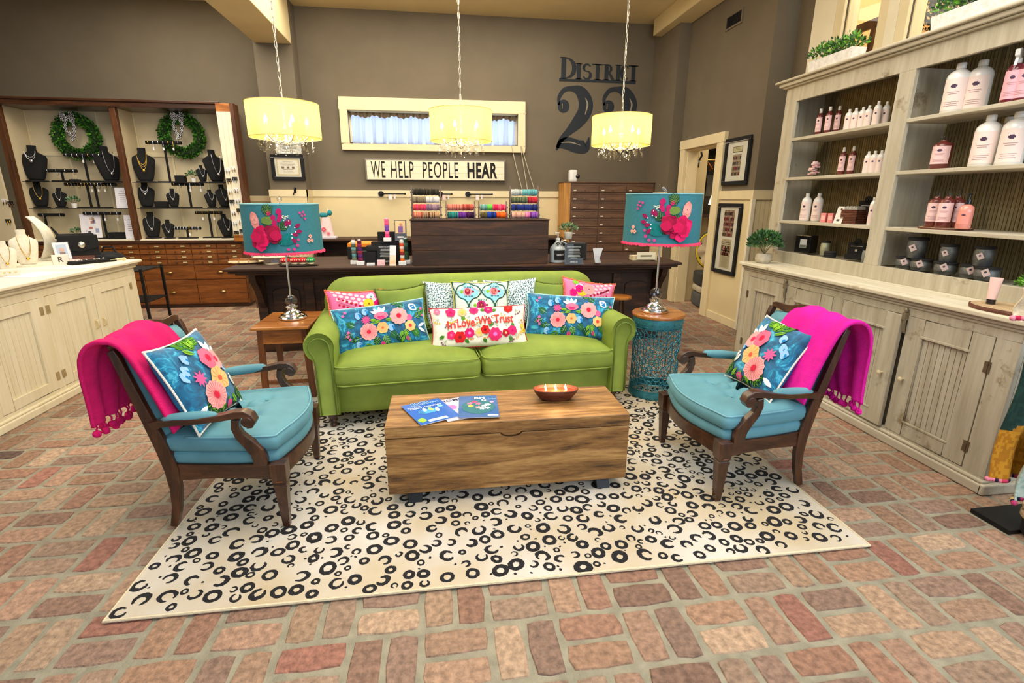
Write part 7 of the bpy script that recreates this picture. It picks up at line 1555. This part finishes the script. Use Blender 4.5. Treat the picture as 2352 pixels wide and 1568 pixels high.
# tiered trays with sweets at the left end of the desk
t = thing('serving_tray', 'woven tray with scalloped edge at the left end of the reception desk', 'tray', (-1.884, 5.280, 0.885)); b = MB('matte', C(226, 196, 140)); b.lathe([(.11, 0), (.155, .008), (.165, .016), (.16, .018), (.11, .010), (.001, .009)], n=40, sy=.7); b.build('tray', parent=t, smooth=True, ang=60)
pt = (-1.884, 5.280, 0.885)
for k, (dx, dy) in enumerate(((-.095, -.03), (-.005, -.035), (.085, -.03))):
    t = thing('soap_bar_stack', 'pair of cream and gold soap bars on the woven tray, %s' % ('left', 'middle', 'right')[k], 'soap', (pt[0]+dx, pt[1]+dy, DZ+.0105), (0, 0, R(6*k-8)), 'soap bars on the tray'); MB('matte', C(238, 226, 200)).box(-.038, .038, -.025, .025, 0, .020).build('bar', parent=t, bevel=.003); MB('honey_wood').box(-.040, .038, -.025, .027, .0205, .036).build('bar', parent=t, bevel=.003)
t = thing('tiered_stand', 'scalloped white stand holding wrapped white favours behind the soap tray', 'cake stand', (-1.62, 5.20, DZ)); b = MB('matte', C(232, 216, 180)); b.cyl((0, 0, 0), .07, .012, 20).cyl((0, 0, .012), .02, .05, 10)
b.lathe([(.17*(1+.0), .062), (.18, .07), (.17, .075), (.001, .075)], n=40, sy=.6); b.build('stand', parent=t, smooth=True, ang=50); rb = random.Random(3)
for k in range(7): t2 = thing('wrapped_favour', 'small white wrapped favour on the scalloped stand, %s' % ['far left', 'second from left', 'third from left', 'centre', 'third from right', 'second from right', 'far right'][k], 'favour', (-1.62-.15+.05*k, 5.17+.02*(k % 2), DZ+.076), (0, 0, k), 'white favours'); MB('paper', C(238, 236, 234)).loft([[(.024*math.cos(a)*s_, .022*math.sin(a)*s_, z) for a in [2*PI*q/10 for q in range(10)]] for z, s_ in ((0, .9), (.02, 1.1), (.035, .6), (.042, .35), (.058, .8))]).build('wrap', parent=t2, smooth=True, ang=40); MB('paper', C(214, 210, 214)).box(-.012, .012, -.027, -.025, .006, .022).build('tag', parent=t2)
tag(MB('paper', C(226, 228, 240)).box(-.035, .035, -.003, .003, 0, .042).build('price_card', loc=(-1.587, 5.177, 0.885), rot=(R(-12), 0, 0)), 'small white price card between the soap tray and the red ornaments', 'card')
t = thing('oval_tray', 'dark oval tray under the red and green felt ornaments on the desk', 'tray', (-1.33, 5.02, DZ)); MB('matte', C(40, 30, 22)).lathe([(.16, 0), (.18, .006), (.175, .010), (.001, .009)], n=32, sy=.42).build('tray', parent=t, smooth=True)
for k, (dx, c, lb, sd) in enumerate(((-.115, RED, 'red felt mushroom ornament, left on the dark oval tray', 1), (-.03, RED, 'red felt mushroom ornament in the middle of the dark oval tray', 2), (.04, C(214, 30, 40), 'red felt mushroom ornament, right of the middle on the oval tray', 3), (.115, C(20, 150, 70), 'green felt mushroom ornament at the right of the oval tray', 4))):
    t = thing('felt_ornament', lb, 'ornament', (-1.33+dx, 5.01, DZ+.0105), group='felt ornaments'); MB('fabric', C(240, 222, 170)).lathe([(.020, 0), (.030, .008), (.028, .028), (.016, .034)], n=16).build('stem', parent=t, smooth=True); b = MB('fabric', c); b.lathe([(.036, .026), (.042, .034), (.036, .054), (.02, .066), (.001, .07)], n=18); b.use(None, C(250, 240, 220)); [b.sph((.036*math.cos(a), .036*math.sin(a), .046), .006, 6) for a in (-2.4, -1.9, -1.3, -.8)]; b.build('cap', parent=t, smooth=True, ang=80)
# things on the low back counter and wall
t = thing('fabric_figurine', 'floral fabric figurine with teal ears standing on the back counter', 'figurine', (-1.62, 7.80, .9355)); MB('fabric', C(226, 214, 226)).box(-.13, .13, -.08, .08, 0, .03).build('base', parent=t, bevel=.005); b = MB('fabric', C(244, 216, 214)); b.loft([[(x*s_, y*s_*.6, z) for x, y in [(.1*math.cos(2*PI*q/16), .1*math.sin(2*PI*q/16)) for q in range(16)]] for z, s_ in ((.03, 1), (.12, .85), (.22, .75), (.30, .6))]); P = Pat(b, lambda x, y, off=0.: Vector((x, -.064-off*1+.12*abs(x)*abs(x)*30*.02, y)), base=.004); P.flower(-.03, .13, .035, C(226, 90, 110), PINK, 7, .2); P.flower(.03, .07, .03, C(240, 150, 160), HOT, 7, .2); b.build('body', parent=t, smooth=True, ang=60, merge=False)
b = MB('fabric', C(40, 140, 150)); b.sph((-.03, 0, .33), .05, 12, sx=1.4, sz=.7); b.sph((.06, 0, .36), .035, 10, sz=1.2); b.build('head', parent=t, smooth=True, ang=180); b = MB('gloss', C(236, 226, 200)); b.tube([(-.08, 0, .34), (-.09, 0, .42)], .008, 6); b.tube([(.03, 0, .37), (.03, 0, .44)], .008, 6); b.build('horn', parent=t)
t = thing('duck_figurine', 'small white duck figurine in the dark cubby behind the desk', 'figurine', (-1.12, 7.74, .5505+.0)); b = MB('gloss', C(214, 208, 200)); b.sph((0, 0, .06), .07, 12, sz=.8, sx=1.3); b.sph((-.05, 0, .14), .035, 10); b.build('body', parent=t, smooth=True, ang=180); t.location.z = .551
tag(MB('gloss', C(120, 190, 186)).sph((0, 0, .035), .09, 14, sz=.38, sx=1.2).build('teal_dish', loc=(-.80, 7.74, .552), smooth=True, ang=180), 'small teal dish in the dark cubby behind the desk', 'dish')
t = thing('security_camera', 'small white security camera on top of the card cabinet', 'camera', (2.06, 7.93, 1.7505)); MB('gloss', C(236, 236, 232)).rbox(-.07, .05, -.06, .06, 0, .175, .018, 6).build('housing', parent=t, smooth=True, ang=60); MB('gloss', C(24, 24, 26)).sph((.055, -.055, .08), .034, 14).build('lens', parent=t, smooth=True, ang=180)
for i, (p, ln, lb) in enumerate((((-0.857, 8.140, 1.558), .36, 'round-backed black peg on the wainscot rail, left one with tags'), ((0.455, 8.140, 1.558), .37, 'round-backed black peg on the wainscot rail, right one with tags'), ((0.035, 8.140, 1.549), .17, 'black peg on the wainscot rail mostly hidden by the tall left rack'))):
    t = thing('display_peg', lb, 'peg', (p[0], 8.163, 1.565), group='display pegs'); b = MB('black_iron'); b.T = Matrix.Rotation(PI/2, 4, 'X'); b.cyl((0, 0, 0), .042, .014, 20); b.build('backplate', parent=t, smooth=True, ang=40); b = MB('black_iron'); b.tube([(0, -.012, 0), (.01, -.05, 0), (ln, -.06, .0)], .009, 8); b.sph((ln, -.06, 0), .014, 10); b.build('rod', parent=t, smooth=True, ang=60)
    t2 = thing('tagged_bracelet', ['white tagged earrings hanging on the left black peg', 'white tagged earrings hanging on the right black peg', 'pink tag hanging on the black peg behind the tall left rack'][i], 'tag', (p[0]+ln*.45, 8.103, 1.565), group='tags on pegs'); b = MB('paper', C(232, 226, 226) if i < 2 else C(240, 200, 196)); b.box(-.05, .0, -.001, .001, -.085, -.008); b.build('card', parent=t2); b = MB('paper', C(224, 220, 216)); b.box(.03, .055, -.001, .001, -.07, -.006); b.build('tag', parent=t2)
for i, q in enumerate((((1.134, 2.27), (1.20, 2.0), (1.308, 1.627)), ((1.27, 2.27), (1.33, 1.95), (1.391, 1.627)), ((1.285, 2.27), (1.39, 1.95), (1.502, 1.627)))): tag(MB('gloss', C(206, 196, 172)).tube([(q[0][0], 8.14, q[0][1]), (q[1][0], 8.15, q[1][1]), (q[2][0], 8.155, q[2][1]), (q[2][0]+.03, 8.14, 1.0)], .006, 6).build('cord', smooth=True), 'thin cream cord running down the back wall from the high window, %s of three' % ('leftmost', 'middle', 'rightmost')[i], 'cord', 'cords below the window')
t = thing('coat_hook', 'small black hook on the cream rail of the left pillar', 'hook', (-2.02, 7.874, 1.60)); b = MB('black_iron'); b.tube([(0, 0, .03), (.005, -.02, .045), (.0, -.035, .02), (-.01, -.012, -.02), (-.03, -.02, -.06)], .008, 6); b.build('hook', parent=t, smooth=True); MB('black_iron').box(-.015, .015, -.004, .002, -.03, .04).build('plate', parent=t)
t = thing('round_stool', 'round wooden stool seat just right of the sofa back', 'stool', (1.70, 4.62, 0)); MB('honey_wood').lathe([(.10, .575), (.115, .58), (.115, .598), (.10, .602)], n=28).build('seat', parent=t, smooth=True, ang=40)
for k in range(3): a = 2*PI*k/3+.4; MB('walnut_z').tube([(.05*math.cos(a), .05*math.sin(a), .575), (.12*math.cos(a), .12*math.sin(a), 0)], .013, 8).build('leg', parent=t, smooth=True)
tag(MB('gloss', C(226, 220, 200)).tube([(-1.12, 4.75, .004), (-1.0, 4.5, .004), (-.86, 4.28, .004), (-.80, 4.18, .004)], .004, 6).build('power_cord', smooth=True), 'pale power cord on the bricks behind the side table', 'cord')

# ================================================================ THROUGH THE DOORWAY
t = thing('coat_hook', 'black coat hook on the cream passage wall inside the doorway', 'hook', (3.698, 7.230, 1.979)); b = MB('black_iron'); b.tube([(.03, -.03, .17), (.03, -.06, .12), (0, -.05, .05), (-.04, -.09, .02), (0, -.01, 0)], .014, 8); b.build('hook', parent=t, smooth=True); MB('black_iron').box(-.03, .03, -.01, 0, -.04, .06).build('plate', parent=t)
t = thing('clothes_rail', 'dark shelving with hangers and framed signs seen through the doorway', 'shelving', (4.75, 8.0, 0)); b = MB('dark_void'); b.box(-.72, .72, .10, .19, 1.25, 3.0); b.use('walnut').box(-.72, .72, -.15, .19, 2.35, 2.40).box(-.72, .72, -.15, .19, 1.22, 1.26); b.build('unit', parent=t); b = MB('metal', C(200, 160, 90)); b.tube([(-.7, -.05, 2.10), (.7, -.05, 2.10)], .012, 8); b.build('rail', parent=t)
for k in range(12): x = -.6+k*.1; MB('honey_wood').bar([(x-.0, -.2, 1.95), (x, -.05, 2.06), (x, .08, 1.95)], .014, .022, (1, 0, 0)).build('hanger', parent=t)
b = MB('matte', C(60, 60, 58)); b.box(-.42, -.12, .08, .10, 1.55, 1.88); b.build('chalkboard', parent=t)
t = thing('shelf_lamp', 'small lit cream lamp on the shelf beyond the doorway', 'table lamp', (4.42, 7.92, 1.2605)); MB('lit_shade').lathe([(.10, .16), (.065, .30)], n=20, cap=False).build('lamp_shade', parent=t, smooth=True); MB('worn_metal', C(60, 50, 40)).lathe([(.05, 0), (.012, .02), (.012, .2)], n=12).build('base', parent=t, smooth=True)
b = MB('wall_cream')
for k in range(12): b.box(3.75+k*.14, 3.75+k*.14+.134, 8.13, 8.15, 0, 1.22)
tag(b.build('plank_panel'), 'cream vertical plank panel low on the passage wall', 'panel')
t = thing('round_mirror_bag', 'round green and gold drum bag on cushions inside the doorway', 'bag', (3.86, 6.86, .48), (0, 0, R(-35))); b = MB('fabric', C(34, 52, 44)); b.T = Matrix.Rotation(PI/2, 4, 'X'); b.lathe([(.14, -.08), (.21, -.06), (.225, 0), (.21, .06), (.18, .07)], n=32, sy=1.25, c=(0, .0, 0)); b.build('shell', parent=t, smooth=True, ang=60); t.location.z = .80; b = MB('fabric', C(220, 190, 40)); b.tube([(.19*math.cos(2*PI*k/32), -.075, .24*math.sin(2*PI*k/32)) for k in range(32)], .018, 8, closed=True); b.build('rim', parent=t, smooth=True, ang=180); b = MB('fabric', C(206, 190, 160)); b.grid(lambda u, v: ((.18*v)*math.cos(2*PI*u), -.085-.02*math.sin(u*40)*v, (.23*v)*math.sin(2*PI*u)), 40, 6); b.build('face', parent=t, smooth=True, ang=180)
for i, (z0, z1, c, lb) in enumerate(((0, .20, C(92, 92, 92), 'grey folded rug at the bottom of the stack in the doorway'), (.205, .30, C(196, 186, 164), 'cream cushion between two grey ones in the doorway'), (.305, .50, C(60, 60, 58), 'dark grey cushion under the round bag in the doorway'))): tag(MB('fabric', c).rbox(-.20, .24, -.19, .19, 0, z1-z0, .035, 6).build('floor_cushion', loc=(3.86, 6.82, z0+.002), rot=(0, 0, R(-12)), smooth=True, ang=70), lb, 'cushion')

# ================================================================ AT THE RIGHT EDGE: GARMENT STAND WITH BAG, SCARVES, CRATE
t = thing('display_stand', 'dark display stand hung with garments at the far right edge of the photo', 'stand', (2.86, 1.70, 0)); b = MB('black_iron'); b.box(-.28, .30, -.02, .16, 0, .02); b.build('base', parent=t); MB('black_iron').cyl((.06, .04, .02), .018, 1.30, 14).build('pole', parent=t, smooth=True); MB('black_iron').bar([(-.30, .04, 1.20), (.15, .04, 1.20)], .02, .02, (0, 1, 0)).build('arm', parent=t)
def drape(nm, label, x0, x1, y, z0, z1, cols, seed, trim=None, amp=.02):
    t = thing(nm, label, 'clothing', ((x0+x1)/2, y, z1)); b = MB('fabric'); rb = random.Random(seed); nx, nz = 44, 40; F = lambda u, v: ((x0-x1)/2+(x1-x0)*u*(1-.25*(1-v)*0)+.0, amp*math.sin(u*14+seed)+.012*math.sin(v*6), -(z1-z0)*(1-v)-.05*(1-v)*(u-.5)**2)
    I = [[b.V(F(i/nx, j/nz)) for j in range(nz+1)] for i in range(nx+1)]
    for i in range(nx):
        for j in range(nz): b.F((I[i][j], I[i+1][j], I[i+1][j+1], I[i][j+1]), (cols[2+int(9*(mnoise.noise(Vector((i*.2, j*.2, seed)))+1)) % 2] if j+5*mnoise.noise(Vector((i*.15, j*.1, 3))) < 16 and len(cols) > 4 else cols[int(2.3*(mnoise.noise(Vector((i*.17, j*.16, seed)))+1)*2) % 2]))
    cl = b.build('cloth', parent=t, smooth=True, ang=180); so = cl.modifiers.new('thickness', 'SOLIDIFY'); so.thickness = .008
    if trim:
        b = MB('fabric')
        for k in range(34): u = k/33; p = F(u, 0); b.sph((p[0], p[1], p[2]), .013, 6, rb.choice(trim))
        b.build('hem_trim', parent=t, smooth=True, ang=180)
drape('scarf', 'gold and dark green scarf with a pink floral hem at the right photo edge', 2.54, 2.80, 1.78, .24, .86, [C(20, 50, 44), C(26, 60, 50), C(176, 116, 20), C(200, 140, 30), C(20, 70, 130)], 2, [C(226, 130, 150), C(30, 30, 60), C(200, 60, 90)])
drape('scarf', 'pale printed scarf with a floral hem lowest at the right photo edge', 2.60, 2.86, 1.715, .16, .50, [C(196, 206, 190), C(170, 190, 176), C(210, 214, 200), C(60, 80, 80)], 6, [C(30, 30, 60), C(214, 190, 120), C(190, 60, 110)])
drape('blouse_sleeve', 'ivory sleeve with a pink flowered cuff at the right photo edge, above the counter end', 2.46, 2.70, 1.79, 1.02, 1.14, [C(226, 206, 170), C(236, 220, 190), C(214, 190, 150)], 8, [C(240, 150, 170), C(200, 40, 80), C(250, 200, 206)], .03)
t = thing('round_crate', 'black round tub with two pale wooden hoops at the lower right edge', 'basket', (2.72, 1.60, .0005)); MB('matte', C(18, 18, 20)).lathe([(.10, 0), (.115, .02), (.12, .10), (.12, .17), (.11, .17), (.11, .02)], n=32).build('tub', parent=t, smooth=True, ang=40); b = MB('slab_wood'); [b.lathe([(.122, z), (.132, z+.004), (.132, z+.020), (.122, z+.024)], n=36, cap=False) for z in (.095, .135)]; b.build('hoop', parent=t, smooth=True, ang=40)
